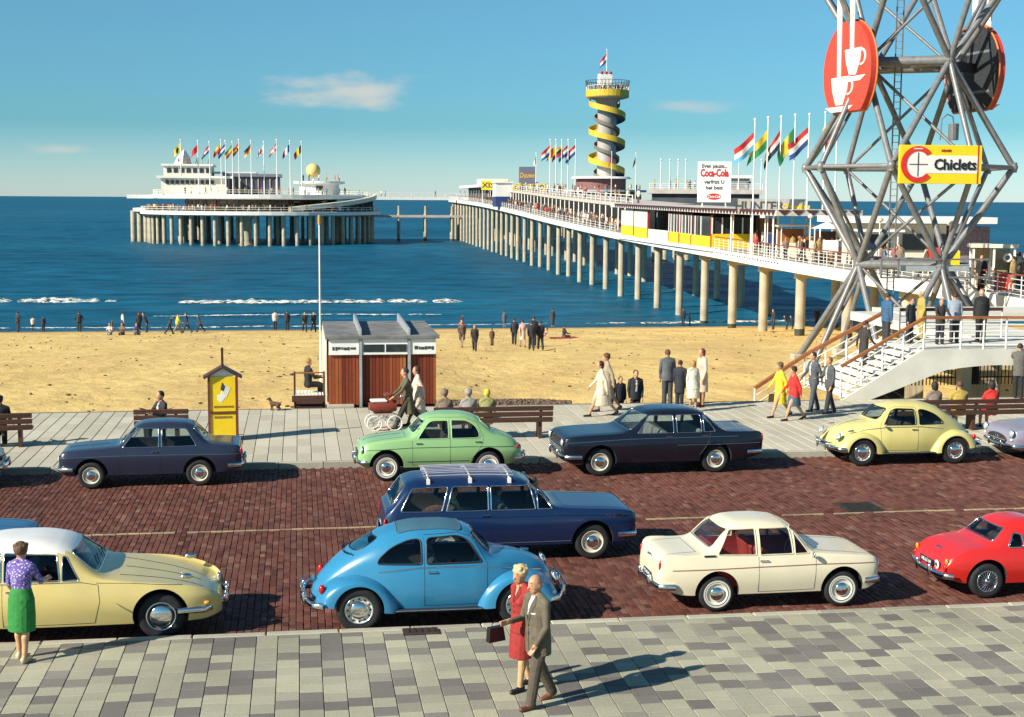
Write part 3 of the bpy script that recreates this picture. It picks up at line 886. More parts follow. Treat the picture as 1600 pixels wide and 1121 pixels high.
    # ---- bumpers
    for d, bs in ((1, sp.get('fbump')), (-1, sp.get('rbump'))):
        if not bs: continue
        z, hw, bulge, back, ov = bs
        base = d*(c.L/2-sp.get('bin', 0))
        pts = []
        for k in range(-8, 9):
            t = k/8; pts.append((base+d*(.055-bulge*abs(t)**2.4), t*hw, z))
        pts = [(base-d*(back), -hw-.035, z)]+pts+[(base-d*(back), hw+.035, z)]
        b = MB().tube(pts, .026, n=8, flat=2.0, up=(0, 0, 1)).build('bumper', chrome, root)
        for y in ov:
            MB().ell((base+d*(.075-bulge*abs(y/hw)**2.4), y, z+.02), (.04, .035, .11), n=10).build('overrider', chrome, b)
        for y in (-.35, .35): MB().box((base-d*.08, y, z), (.24, .05, .05)).build('bumper_bracket', darkwell, b)
    for x, y, z, r, dx, dz in sp.get('heads', []):
        for sg in (-1, 1):
            v = Vector((dx, 0, dz)).normalized(); M3 = v.to_track_quat('X', 'Z').to_matrix()
            p = Vector((c.X(x), sg*y, z))
            hl = MB().ell(p, (r*.45, r, r), n=16, mat=M3).build('headlight', mat('lamp_glass', (.62, .63, .60), .1, .4, var=.1), root)
            ring = [p+M3 @ Vector((0, r*1.03*math.cos(2*PI*k/20), r*1.03*math.sin(2*PI*k/20))) for k in range(20)]
            MB().tube(ring, r*.13, n=6, closed=True).build('lamp_ring', chrome, hl)
    for x, y, z, rx, ry, rz_, col in sp.get('lamps', []):
        mm = {'red': mat('tail_red', (.45, .01, .01), .2), 'amber': mat('lamp_amber', (.62, .25, .02), .2), 'white': mat('lamp_white', (.7, .7, .66), .2)}[col]
        for sg in (-1, 1):
            l = MB().ell((c.X(x), sg*y, z), (rx, ry, rz_), n=10).build('tail_light' if col == 'red' else 'indicator', mm, root)
    if 'lid' in sp:
        x0, x1, x2, x3, yy = sp['lid']
        for sg in (-1, 1):
            MB().tube([c.above(x0+(x1-x0)*k/9, sg*yy, .002) for k in range(10)], .0055, n=4).build('bonnet_seam', black, root)
            MB().tube([c.above(x2+(x3-x2)*k/6, sg*yy*.95, .002) for k in range(7)], .0055, n=4).build('boot_seam', black, root)
        MB().tube([c.above(x1, -yy+2*yy*k/8, .002) for k in range(9)], .0055, n=4).build('bonnet_seam', black, root)
        MB().tube([c.above(x2, (-yy+2*yy*k/8)*.95, .002) for k in range(9)], .0055, n=4).build('boot_seam', black, root)
    if 'extra' in sp: sp['extra'](c, root, paintm)
    if 'mirror' in sp:
        x, z = sp['mirror']
        p = c.side(x, z, sp.get('mirror_side', 1), -.10)
        MB().cyl(c.side(x, z-.05, sp.get('mirror_side', 1), 0), p, .007, n=5).ell(p, (.02, .05, .045), n=10).build('wing_mirror', chrome, root)
    return root

def plate(c, root, txt, x, z, d, w=.42, h=.10, tilt=0, dark=True, txtsize=.085):
    pm_ = mat('plate_dark_blue', (.012, .014, .03), .4) if dark else mat('plate_white', (.6, .6, .56), .4)
    p = MB().box((0, 0, 0), (.012, w, h), bev=.003).build('number_plate', pm_, root, Matrix.Translation((c.X(x), 0, z)) @ Matrix.Rotation(R(tilt), 4, 'Y'))
    me = text_mesh(txt, txtsize, mat('plate_letters', (.72, .72, .68), .5) if dark else black, .002, .001)
    M = Matrix.Translation((d*.010, 0, 0)) @ Matrix.Rotation(PI/2*d, 4, 'Z') @ Matrix.Rotation(PI/2, 4, 'X')
    link('lettering', me, p, M)
def grille_bars(c, root, x, y, z0, z1, n, vert=False, m=None, back=True):
    g = MB()
    for k in range(n):
        t = k/(n-1) if n > 1 else .5
        if vert: g.box((c.X(x), -y+2*y*t, (z0+z1)/2), (.02, .012, z1-z0))
        else: g.box((c.X(x), 0, z0+(z1-z0)*t), (.02, 2*y, .014))
    o = g.build('grille', m or chrome, root)
    MB().box((c.X(x)-.012, 0, (z0+z1)/2), (.02, 2*y+.02, z1-z0+.03)).build('grille_recess', darkwell, o)

# ---------------------------------------------------------------- rounded rear-engined saloon with separate wings
def fender(c, xc, zc, yin, yout, prof, ropen, name, root, m):
    f = pchip(prof); mb = MB(); nu, nv = 30, 9; vs_ = []
    a0, a1 = prof[0][0], prof[-1][0]
    for sg in (-1, 1):
        vs_ = []
        for i in range(nu+1):
            th = a0+(a1-a0)*i/nu; Rr = f(th); a = R(th)
            row = []
            for j in range(nv+1):
                ph = PI/2*j/nv
                y = yin+(yout-yin)*math.sin(ph)**.85
                r = ropen+(Rr-ropen)*max(0, math.cos(ph))**.75
                row.append((r, y))
            row.append((ropen-.004, yout-.012)); row.append((ropen+.015, yout-.05)); row.append((max(ropen+.02, Rr-.03), yin+.03))
            for r, y in row: vs_.append((c.X(xc)+r*math.cos(a), sg*y, zc+r*math.sin(a)))
        q = nv+4
        fs = [[i*q+k, i*q+(k+1) % q, (i+1)*q+(k+1) % q, (i+1)*q+k] for i in range(nu) for k in range(q)]
        fs += [list(range(q)), list(range(nu*q, nu*q+q))[::-1]]
        o = MB().add(vs_, fs, 0, True).build(name, m, root)
        o.data.set_sharp_from_angle(angle=R(40))
def beetle_extra(c, root, m):
    fender(c, .80, .33, .40, .765, [(5, .645), (14, .625), (30, .585), (55, .545), (90, .50), (120, .53), (150, .60), (172, .66), (184, .68)], .375, 'front_wing', root, m)
    fender(c, 3.20, .33, .40, .765, [(-6, .66), (12, .60), (40, .535), (75, .49), (100, .50), (130, .56), (158, .63), (172, .655)], .375, 'rear_wing', root, m)
    for sg in (-1, 1):
        rb = MB().box((c.X(2.02), sg*.675, .30), (1.30, .17, .035), bev=.01).build('running_board', rubber, root)
        MB().cyl((c.X(1.38), sg*.762, .315), (c.X(2.66), sg*.762, .315), .012, n=6).build('trim_strip', chrome, rb)
        MB().cyl((c.X(.46), sg*.60, .845), (c.X(.60), sg*.60, .855), .02, .028, n=8).build('wing_lamp', chrome, root)
    # bonnet handle and middle strip, engine lid louvres
    MB().tube([c.above(x, 0, -.004) for x in (.40, .55, .7, .85, 1.0)], .009, n=5).build('bonnet_strip', chrome, root)
    for sg in (-1, 1):
        lv = MB()
        for k in range(9):
            p = c.front(sg*(.08+k*.034), 1.075, -1, -.004); lv.box(p, (.012, .012, .10), mat=Matrix.Rotation(R(-32), 3, 'Y'))
        lv.build('air_louvre', black, root)
    for d, zz in ((1, .43), (-1, .43)):
        hp = MB()
        base = d*(c.L/2-.12)
        for sg in (-1, 1):
            hp.tube([(base+d*.09, sg*.26, .34), (base+d*.10, sg*.26, .50), (base+d*.08, sg*.30, .555), (base+d*.03, sg*.54, .555)], .014, n=6)
        hp.tube([(base+d*.085, .30, .555), (base+d*.09, 0, .555), (base+d*.085, -.30, .555)], .014, n=6)
        hp.build('bumper_hoop', chrome, root)
    MB().box((c.X(3.86), 0, .66), (.05, .12, .08), bev=.02).build('plate_lamp', m, root)
BEETLE = dict(L=4.07, zm=.62, tumble=.20, sill=.92, cabin=(1.10, 3.02), wr=.335, ww=.15, wheels=(.80, 3.20), track=1.30, wells=True, arch=.40, wheel='beetle',
    top=[(.18, .50), (.22, .66), (.34, .82), (.55, .94), (.8, 1.005), (1.08, 1.045), (1.16, 1.07), (1.50, 1.40), (1.66, 1.458), (1.95, 1.495), (2.3, 1.495), (2.65, 1.445), (2.95, 1.345), (3.2, 1.215), (3.45, 1.04), (3.68, .83), (3.84, .62), (3.90, .46)],
    belt=[(.18, .42), (.25, .56), (.5, .78), (.8, .88), (1.1, .94), (1.6, .965), (2.4, .965), (2.9, .94), (3.3, .84), (3.6, .68), (3.9, .40)],
    wb=[(.18, .12), (.24, .22), (.4, .33), (.7, .44), (1.1, .58), (1.5, .645), (2.2, .665), (2.7, .63), (3.1, .54), (3.5, .42), (3.8, .29), (3.9, .18)],
    wm=[(.18, .14), (.24, .24), (.4, .36), (.7, .48), (1.1, .63), (1.5, .70), (2.2, .715), (2.7, .67), (3.1, .57), (3.5, .45), (3.8, .32), (3.9, .2)],
    bot=[(.18, .36), (.5, .27), (3.3, .27), (3.9, .36)], n=[(.18, 2.2), (.9, 2.2), (1.3, 2.7), (2.0, 3.0), (2.8, 2.6), (3.9, 2.1)],
    side=[([(1.36, .985), (2.19, .985), (2.19, 1.345), (1.72, 1.365), (1.56, 1.30)], [.05, .04, .07, .18, .12]), ([(2.27, .985), (2.92, .99), (2.90, 1.06), (2.72, 1.22), (2.45, 1.325), (2.27, 1.34)], [.04, .10, .12, .2, .2, .08])],
    wind=([(-.47, 1.10), (.47, 1.10), (.40, 1.365), (-.40, 1.365)], .09, (.9, 1.75)), rear=([(-.36, 1.14), (.36, 1.14), (.31, 1.33), (-.31, 1.33)], .09, (2.75, 3.6)),
    seats=(1.72, 2.55), seatz=.56, wtrim=black, trim_r=.011,
    seams=[[(1.30, .36), (1.28, .95)], [(2.23, .36), (2.23, 1.36)], [(1.30, .36), (2.23, .36)], [(1.28, .97), (1.50, 1.33), (1.72, 1.40), (2.23, 1.385)]],
    strips=[([(.62, .77), (1.0, .88), (1.5, .935), (2.3, .935), (2.9, .87)], .010, None)], handles=[(2.12, .875)],
    fbump=(.43, .74, .14, .22, (-.34, .34)), rbump=(.43, .74, .14, .22, (-.34, .34)),
    bin=.12, heads=[(.235, .545, .715, .088, 1, .62)], lamps=[(3.74, .60, .64, .05, .05, .075, 'red')], extra=beetle_extra, mirror=(1.36, .98))
# ---------------------------------------------------------------- small three-box saloon
def kadett_extra(c, root, m):
    grille_bars(c, root, -.008, .47, .56, .66, 6)
    MB().box((c.X(3.93), 0, .60), (.02, .9, .02)).build('boot_strip', chrome, root)
    plate(c, root, 'EH-42-17', 3.935, .52, -1)
    ph = MB().tube([c.above(.15+.1*k, sg*.0, -.004) for sg in (1,) for k in range(10)], .008, n=5).build('bonnet_strip', chrome, root)
KADETT = dict(L=3.92, zm=.66, tumble=.30, sill=.93, cabin=(1.20, 3.10), wr=.295, ww=.14, wheels=(.68, 3.005), track=1.24, wheel='dark', arch=.355,
    top=[(0, .70), (.03, .775), (.12, .82), (.4, .855), (1.18, .915), (1.24, .93), (1.62, 1.325), (1.78, 1.385), (2.2, 1.41), (2.65, 1.39), (2.86, 1.335), (3.22, .965), (3.32, .94), (3.78, .905), (3.88, .87), (3.92, .80)],
    belt=[(0, .66), (.05, .76), (.3, .80), (1.2, .845), (2.6, .865), (3.3, .885), (3.85, .895), (3.92, .80)],
    wb=[(0, .58), (.05, .625), (.2, .655), (.6, .675), (2, .69), (3.2, .675), (3.8, .635), (3.92, .58)],
    wm=[(0, .60), (.05, .655), (.2, .69), (.6, .715), (2, .735), (3.2, .72), (3.8, .665), (3.92, .60)],
    bot=[(0, .34), (.25, .27), (3.4, .27), (3.92, .38)], n=[(0, 5), (1.1, 5), (1.4, 4.2), (2.2, 5), (3.0, 4.2), (3.92, 5)],
    side=[([(1.36, .90), (2.13, .90), (2.13, 1.29), (1.68, 1.30)], [.02, .02, .04, .05]), ([(2.19, .90), (2.95, .91), (2.72, 1.28), (2.19, 1.29)], [.02, .04, .06, .04])],
    wind=([(-.57, .975), (.57, .975), (.49, 1.30), (-.49, 1.30)], .06, (1.0, 1.9)), rear=([(-.53, 1.00), (.53, 1.00), (.46, 1.29), (-.46, 1.29)], .06, (2.6, 3.6)),
    seats=(1.80, 2.62), seams=[[(1.28, .36), (1.26, .85)], [(2.16, .34), (2.16, .88)], [(1.28, .36), (2.16, .34)]],
    strips=[([(.08, .695), (1.2, .725), (2.4, .725), (3.86, .70)], .009, None)], handles=[(2.04, .80)],
    fbump=(.44, .68, .07, .30, ()), rbump=(.46, .68, .07, .30, (-.3, .3)), heads=[(.005, .54, .655, .075, 1, 0)],
    lid=(.08, 1.12, 3.36, 3.84, .52), lamps=[(3.91, .60, .76, .03, .03, .085, 'red')], extra=kadett_extra)
def fiat_extra(c, root, m):
    grille_bars(c, root, -.01, .30, .42, .62, 7)
    MB().tube([c.above(.12+.1*k, 0, -.004) for k in range(10)], .009, n=5).build('bonnet_strip', chrome, root)
    plate(c, root, 'XD-81-05', 3.80, .62, -1)
FIAT = dict(L=3.80, zm=.60, tumble=.24, sill=.92, cabin=(1.16, 3.0), wr=.31, ww=.15, wheels=(.63, 2.97), track=1.24, wheel='white', arch=.385,
    top=[(0, .56), (.03, .72), (.10, .82), (.25, .885), (.6, .94), (1.12, 1.0), (1.18, 1.02), (1.50, 1.375), (1.66, 1.44), (2.0, 1.48), (2.35, 1.47), (2.65, 1.41), (2.85, 1.30), (3.14, 1.06), (3.3, 1.0), (3.55, .90), (3.72, .74), (3.80, .52)],
    belt=[(0, .50), (.05, .66), (.2, .78), (.6, .86), (1.2, .91), (2.4, .92), (3.0, .91), (3.4, .84), (3.7, .66), (3.80, .48)],
    wb=[(0, .42), (.05, .52), (.2, .60), (.6, .645), (1.5, .675), (2.3, .68), (3.0, .64), (3.5, .57), (3.74, .48), (3.80, .40)],
    wm=[(0, .46), (.05, .57), (.2, .66), (.6, .71), (1.5, .725), (2.3, .73), (3.0, .71), (3.5, .64), (3.74, .53), (3.80, .44)],
    bot=[(0, .36), (.25, .28), (3.3, .28), (3.80, .38)], n=[(0, 3), (1.1, 3), (1.4, 3.2), (2.0, 3.6), (2.9, 3), (3.8, 2.6)],
    side=[([(1.34, .945), (2.05, .945), (2.05, 1.34), (1.62, 1.335)], [.03, .03, .04, .14]), ([(2.12, .945), (2.78, .945), (2.72, 1.18), (2.50, 1.33), (2.12, 1.345)], [.03, .08, .12, .14, .04])],
    wind=([(-.52, 1.06), (.52, 1.06), (.45, 1.34), (-.45, 1.34)], .09, (.95, 1.8)), rear=([(-.43, 1.10), (.43, 1.10), (.36, 1.31), (-.36, 1.31)], .09, (2.6, 3.5)),
    seats=(1.72, 2.52), inside='dark', seams=[[(1.22, .36), (1.22, .90)], [(2.085, .34), (2.085, 1.40)], [(2.86, .92), (2.80, .75), (2.60, .50), (2.56, .36)], [(1.22, .35), (2.56, .35)], [(1.3, 1.05), (1.55, 1.37), (1.75, 1.405), (2.45, 1.395), (2.72, 1.27), (2.86, .95)]],
    strips=[([(.16, .70), (1.2, .755), (2.5, .755), (3.55, .72)], .008, mat('dark_green_line', (.06, .13, .05), .5)), ([(1.1, .44), (2.5, .44)], .008, None)], handles=[(1.36, .85), (2.72, .86)], wtrim=mat('pale_green_frame', (.36, .56, .27), .4),
    fbump=(.43, .66, .12, .20, (-.3, .3)), rbump=(.46, .66, .12, .24, (-.3, .3)), heads=[(.085, .545, .70, .085, 1, .1)],
    lid=(.14, 1.08, 3.26, 3.62, .46), lamps=[(3.66, .52, .68, .05, .035, .06, 'red')], extra=fiat_extra)
def kap_extra(c, root, m):
    grille_bars(c, root, -.012, .60, .50, .64, 5)
    MB().box((c.X(-.02), 0, .66), (.05, 1.3, .03), bev=.01).build('grille_bar', chrome, root)
    plate(c, root, 'GN-30-62', 4.845, .60, -1)
KAPITAN = dict(L=4.83, zm=.68, tumble=.28, sill=.93, cabin=(1.45, 3.75), wr=.335, ww=.16, wheels=(.86, 3.66), track=1.46, wheel='dark', arch=.385, steer=0,
    top=[(0, .78), (.03, .87), (.15, .93), (.5, .965), (1.40, 1.01), (1.48, 1.03), (1.98, 1.42), (2.14, 1.475), (2.6, 1.505), (3.1, 1.49), (3.38, 1.44), (3.86, 1.04), (3.96, 1.00), (4.6, .965), (4.77, .93), (4.83, .86)],
    belt=[(0, .74), (.05, .86), (.3, .915), (1.4, .945), (3.0, .955), (4.0, .965), (4.7, .975), (4.83, .90)],
    wb=[(0, .72), (.05, .77), (.3, .82), (1, .84), (2.4, .85), (3.8, .84), (4.6, .79), (4.83, .73)],
    wm=[(0, .74), (.05, .80), (.3, .86), (1, .885), (2.4, .90), (3.8, .89), (4.6, .83), (4.83, .76)],
    bot=[(0, .38), (.3, .28), (4.2, .28), (4.83, .40)], n=[(0, 5), (1.4, 5), (1.7, 4), (2.6, 5), (3.6, 4), (4.83, 5)],
    side=[([(1.74, .985), (2.62, .985), (2.62, 1.385), (2.06, 1.385)], [.04, .02, .04, .06]), ([(2.70, .985), (3.30, .985), (3.30, 1.38), (2.70, 1.385)], [.02, .03, .05, .03]), ([(3.36, .99), (3.64, 1.0), (3.40, 1.36), (3.36, 1.37)], [.02, .03, .03, .02])],
    wind=([(-.74, 1.065), (.74, 1.065), (.62, 1.395), (-.62, 1.395)], .07, (1.2, 2.4)), rear=([(-.70, 1.07), (.70, 1.07), (.58, 1.385), (-.58, 1.385)], .08, (3.1, 4.3)),
    seats=(2.05, 3.0), seatz=.56, inside='grey', seams=[[(1.62, .36), (1.58, .94)], [(2.66, .34), (2.66, .97)], [(3.52, .97), (3.46, .75), (3.26, .45)], [(1.62, .35), (3.2, .35)]],
    strips=[([(.12, .80), (1.5, .865), (2.8, .875), (4.2, .875)], .010, None), ([(2.7, .70), (4.75, .70)], .008, None)], handles=[(2.5, .905), (3.38, .905)],
    fbump=(.47, .84, .10, .42, (-.38, .38)), rbump=(.50, .84, .10, .42, (-.4, .4)), heads=[(-.01, .66, .80, .085, 1, .05)],
    lid=(.10, 1.36, 4.0, 4.72, .66), lamps=[(4.83, .72, .80, .03, .04, .10, 'red')], extra=kap_extra)
def caravan_extra(c, root, m):
    grille_bars(c, root, -.01, .60, .55, .68, 5)
    rack = MB()
    xs_ = [2.28, 2.98, 3.72]
    for x in xs_:
        rack.tube([c.above(x, y, -.06) for y in (-.56, -.3, 0, .3, .56)], .016, n=6)
        for sg in (-1, 1): rack.box(c.above(x, sg*.57, -.025), (.06, .05, .11), bev=.01)
    rk = rack.build('roof_rack', white, root)
    for k in range(8):
        y = -.49+k*.14
        MB().tube([c.above(x, y, -.085) for x in (2.2, 2.7, 3.2, 3.8)], .011, n=5).build('rack_slat', mat('rack_painted_sheen', (.34, .34, .42), .4), rk)  # pale lilac colour paints in the bright reflection of chrome slats
    plate(c, root, 'LS-77-20', 4.515, .62, -1)
    me = text_mesh('OPEL REKORD', .055, chrome, .003, .002, .3)
    for sg in (-1,): link('lettering', me, root, Matrix.Translation(c.side(.42, .80, sg, -.006)) @ Matrix.Rotation(PI/2, 4, 'X'))
CARAVAN = dict(L=4.51, zm=.68, tumble=.24, sill=.94, cabin=(1.42, 4.30), wr=.32, ww=.16, wheels=(.80, 3.44), track=1.38, wheel='dark', arch=.375,
    top=[(0, .74), (.03, .82), (.1, .87), (.35, .905), (1.36, .965), (1.44, .98), (1.92, 1.38), (2.08, 1.44), (2.5, 1.475), (3.3, 1.48), (3.9, 1.465), (4.08, 1.42), (4.40, 1.0), (4.47, .95), (4.51, .80)],
    belt=[(0, .70), (.05, .82), (.3, .865), (1.4, .905), (3.0, .915), (4.3, .92), (4.51, .78)],
    wb=[(0, .68), (.05, .73), (.3, .77), (1, .79), (2.4, .80), (3.8, .79), (4.35, .76), (4.51, .70)],
    wm=[(0, .70), (.05, .755), (.3, .80), (1, .83), (2.4, .845), (3.8, .835), (4.35, .79), (4.51, .72)],
    bot=[(0, .36), (.3, .28), (3.9, .28), (4.51, .38)], n=[(0, 5), (1.3, 5), (1.6, 4.2), (2.6, 5), (4.0, 5), (4.51, 5)],
    side=[([(1.54, .95), (1.80, .95), (1.80, 1.30), (1.78, 1.30)], [.015, .02, .02, .02]), ([(1.84, .95), (2.63, .95), (2.63, 1.355), (1.92, 1.345)], [.02, .02, .03, .05]), ([(2.68, .95), (3.42, .95), (3.30, 1.36), (2.68, 1.355)], [.02, .02, .03, .03]), ([(3.50, .95), (4.22, .955), (4.02, 1.34), (3.38, 1.36)], [.02, .04, .06, .03])],
    wind=([(-.66, 1.02), (.66, 1.02), (.57, 1.36), (-.57, 1.36)], .06, (1.2, 2.2)), rear=([(-.60, 1.03), (.60, 1.03), (.54, 1.37), (-.54, 1.37)], .07, (3.9, 4.7)),
    seats=(2.02, 2.95), seatz=.54, inside='dark', seams=[[(1.52, .36), (1.48, .90)], [(2.66, .34), (2.66, .93)], [(1.52, .35), (2.66, .34)]],
    strips=[([(.1, .79), (1.4, .83), (4.4, .83)], .007, mat('dark_blue_line', (.01, .015, .05), .4)), ([(1.2, .36), (3.1, .36)], .008, None)], handles=[(2.74, .86)], trim_r=.013,
    fbump=(.46, .80, .08, .36, (-.35, .35)), rbump=(.48, .80, .08, .36, ()), heads=[(.0, .60, .72, .08, 1, 0)],
    lid=(.10, 1.30, 2.2, 2.25, .60), lamps=[(4.49, .73, .74, .03, .04, .10, 'red')], extra=caravan_extra)
def daf_extra(c, root, m):
    grille_bars(c, root, -.008, .48, .50, .60, 5)
    plate(c, root, 'TF-19-58', 3.63, .50, -1, dark=True)
    MB().box((c.X(3.60), 0, .80), (.03, .16, .03), bev=.01).build('boot_handle', chrome, root)
    for sg in (-1, 1): MB().tube([c.side(x, .895, sg, -.01)+Vector((0, 0, 0)) for x in (2.72, 2.80, 2.90)], .014, n=5).build('air_scoop', black, root)
DAF = dict(L=3.61, zm=.60, tumble=.28, sill=.93, cabin=(1.06, 2.74), wr=.285, ww=.135, wheels=(.63, 2.68), track=1.20, wheel='white', arch=.35,
    top=[(0, .66), (.025, .74), (.10, .795), (.4, .835), (1.02, .90), (1.08, .92), (1.42, 1.285), (1.56, 1.345), (1.9, 1.375), (2.3, 1.365), (2.48, 1.315), (2.84, .955), (2.95, .925), (3.40, .895), (3.53, .85), (3.59, .74), (3.61, .62)],
    belt=[(0, .62), (.04, .74), (.25, .795), (1.0, .84), (2.4, .865), (3.0, .90), (3.46, .925), (3.56, .86), (3.61, .60)],
    wb=[(0, .56), (.04, .605), (.2, .64), (.6, .66), (1.8, .675), (2.8, .665), (3.4, .625), (3.56, .595), (3.61, .55)],
    wm=[(0, .58), (.04, .635), (.2, .675), (.6, .70), (1.8, .72), (2.8, .71), (3.4, .66), (3.56, .62), (3.61, .57)],
    bot=[(0, .34), (.25, .25), (3.1, .25), (3.61, .38)], n=[(0, 5), (1.0, 4.6), (1.3, 4), (2.0, 4.8), (2.7, 4), (3.61, 4.5)],
    side=[([(1.19, .885), (1.42, .885), (1.42, 1.22)], [.02, .01, .03]), ([(1.45, .885), (1.99, .885), (1.99, 1.275), (1.48, 1.265)], [.02, .02, .03, .04]), ([(2.05, .885), (2.68, .905), (2.46, 1.265), (2.05, 1.275)], [.02, .04, .05, .03])],
    wind=([(-.55, .965), (.55, .965), (.47, 1.265), (-.47, 1.265)], .06, (.85, 1.75)), rear=([(-.54, .985), (.54, .985), (.46, 1.275), (-.46, 1.275)], .06, (2.2, 3.2)),
    seats=(1.55, 2.28), seatz=.50, inside='red', seams=[[(1.10, .32), (1.08, .84)], [(2.02, .30), (2.02, .86)], [(1.10, .31), (2.02, .30)]],
    strips=[([(.10, .70), (1.0, .715), (2.0, .705), (3.40, .68)], .008, mat('brown_line', (.28, .13, .10), .5))], handles=[(1.94, .80)],
    fbump=(.42, .64, .07, .26, ()), rbump=(.42, .64, .07, .26, (-.28, .28)), heads=[(.0, .50, .655, .078, 1, 0)], wtrim=mat('cream_frame', (.62, .56, .38), .4),
    lid=(.10, .98, 2.98, 3.52, .48), lamps=[(3.575, .575, .745, .03, .028, .085, 'red'), (3.55, .575, .56, .02, .02, .03, 'amber')], extra=daf_extra, mirror=(1.15, .88), mirror_side=-1)
def ds_extra(c, root, m):
    for sg in (-1, 1):
        MB().ell((c.X(.50), sg*.60, .87), (.09, .035, .045), n=10).build('wing_lamp', chrome, root)
    MB().tube([c.above(.32+.12*k, 0, -.002) for k in range(10)], .005, n=4).build('bonnet_seam', black, root)
    for sg in (-1, 1):
        MB().tube([c.above(.28+.13*k, sg*(.30+.022*k), .0) for k in range(10)], .006, n=4).build('bonnet_seam', black, root)
def ds_pick(x, y, z): return 1 if (z > 1.29 or (x > 2.3 and z > 1.265 and y < .62)) and 1.95 < x < 4.1 else 0
DS = dict(L=4.84, zm=.60, tumble=.30, sill=.93, cabin=(1.62, 4.15), wr=.34, ww=.16, wheels=(.86, 3.98), track=1.44, wheel='ds', arch=.395,
    top=[(0, .36), (.03, .44), (.12, .53), (.35, .66), (.7, .77), (1.2, .87), (1.58, .935), (1.66, .96), (2.12, 1.335), (2.3, 1.405), (2.65, 1.455), (3.0, 1.46), (3.5, 1.405), (3.85, 1.31), (4.25, 1.02), (4.6, .82), (4.8, .62), (4.84, .5)],
    belt=[(0, .50), (.05, .60), (.2, .70), (.5, .79), (.9, .85), (1.5, .885), (2.4, .90), (3.4, .90), (4.1, .86), (4.6, .72), (4.84, .48)],
    wb=[(0, .50), (.05, .60), (.2, .71), (.5, .79), (1.0, .835), (2.0, .84), (3.0, .80), (3.8, .70), (4.5, .56), (4.84, .42)],
    wm=[(0, .54), (.05, .64), (.2, .76), (.5, .85), (1.0, .895), (2.0, .895), (3.0, .86), (3.8, .76), (4.5, .60), (4.84, .45)],
    bot=[(0, .30), (.3, .24), (4.3, .24), (4.84, .34)], n=[(0, 4), (1.4, 4), (1.9, 3.6), (2.6, 4.4), (3.6, 4), (4.84, 3)],
    side=[([(1.98, .93), (2.22, .93), (2.22, 1.26), (2.16, 1.24)], [.03, .02, .03, .04]), ([(2.25, .93), (3.02, .93), (3.02, 1.315), (2.30, 1.275)], [.03, .03, .03, .04]), ([(3.06, .93), (3.72, .95), (3.55, 1.25), (3.06, 1.315)], [.03, .06, .08, .03])],
    wind=([(-.66, 1.0), (.66, 1.0), (.56, 1.30), (-.56, 1.30)], .10, (1.3, 2.5)), rear=([(-.5, 1.08), (.5, 1.08), (.42, 1.28), (-.42, 1.28)], .08, (3.6, 4.6)),
    seats=(2.45, 3.4), seatz=.50, inside='dark', pick=ds_pick, seams=[[(1.78, .30), (1.70, .62), (1.72, .86), (1.95, .90)], [(3.04, .28), (3.04, .91)], [(1.78, .30), (3.04, .29)], [(.55, .80), (1.3, .865), (1.75, .885)]],
    strips=[([(1.95, .905), (3.0, .905), (3.8, .90)], .008, None)], handles=[(2.92, .80)], fbump=(.42, .80, .30, .62, (-.25, .25)), rbump=None,
    heads=[(.065, .54, .535, .075, 1, .25)], lamps=[(.20, .80, .52, .05, .03, .03, 'amber')], extra=ds_extra)
def mg_extra(c, root, m):
    plate(c, root, 'HR-51-94', 3.475, .50, -1, w=.46, h=.11)
    p = MB().lathe([(.001, .0), (.075, .0), (.075, .012), (.001, .012)], axis='X', n=24).build('country_badge', white, root, Matrix.Translation((c.X(3.478)-.004, -.37, .52)))
    link('lettering', text_mesh('NL', .085, black, .002, .002), p, Matrix.Translation((-.004, 0, 0)) @ Matrix.Rotation(-PI/2, 4, 'Z') @ Matrix.Rotation(PI/2, 4, 'X'))
    me = text_mesh('Midget', .07, chrome, .003, .002, .2)
    q = c.front(.05, .70, -1, -.01)
    link('lettering', me, root, Matrix.Translation(q) @ Matrix.Rotation(-PI/2, 4, 'Z') @ Matrix.Rotation(R(48), 4, 'X'))
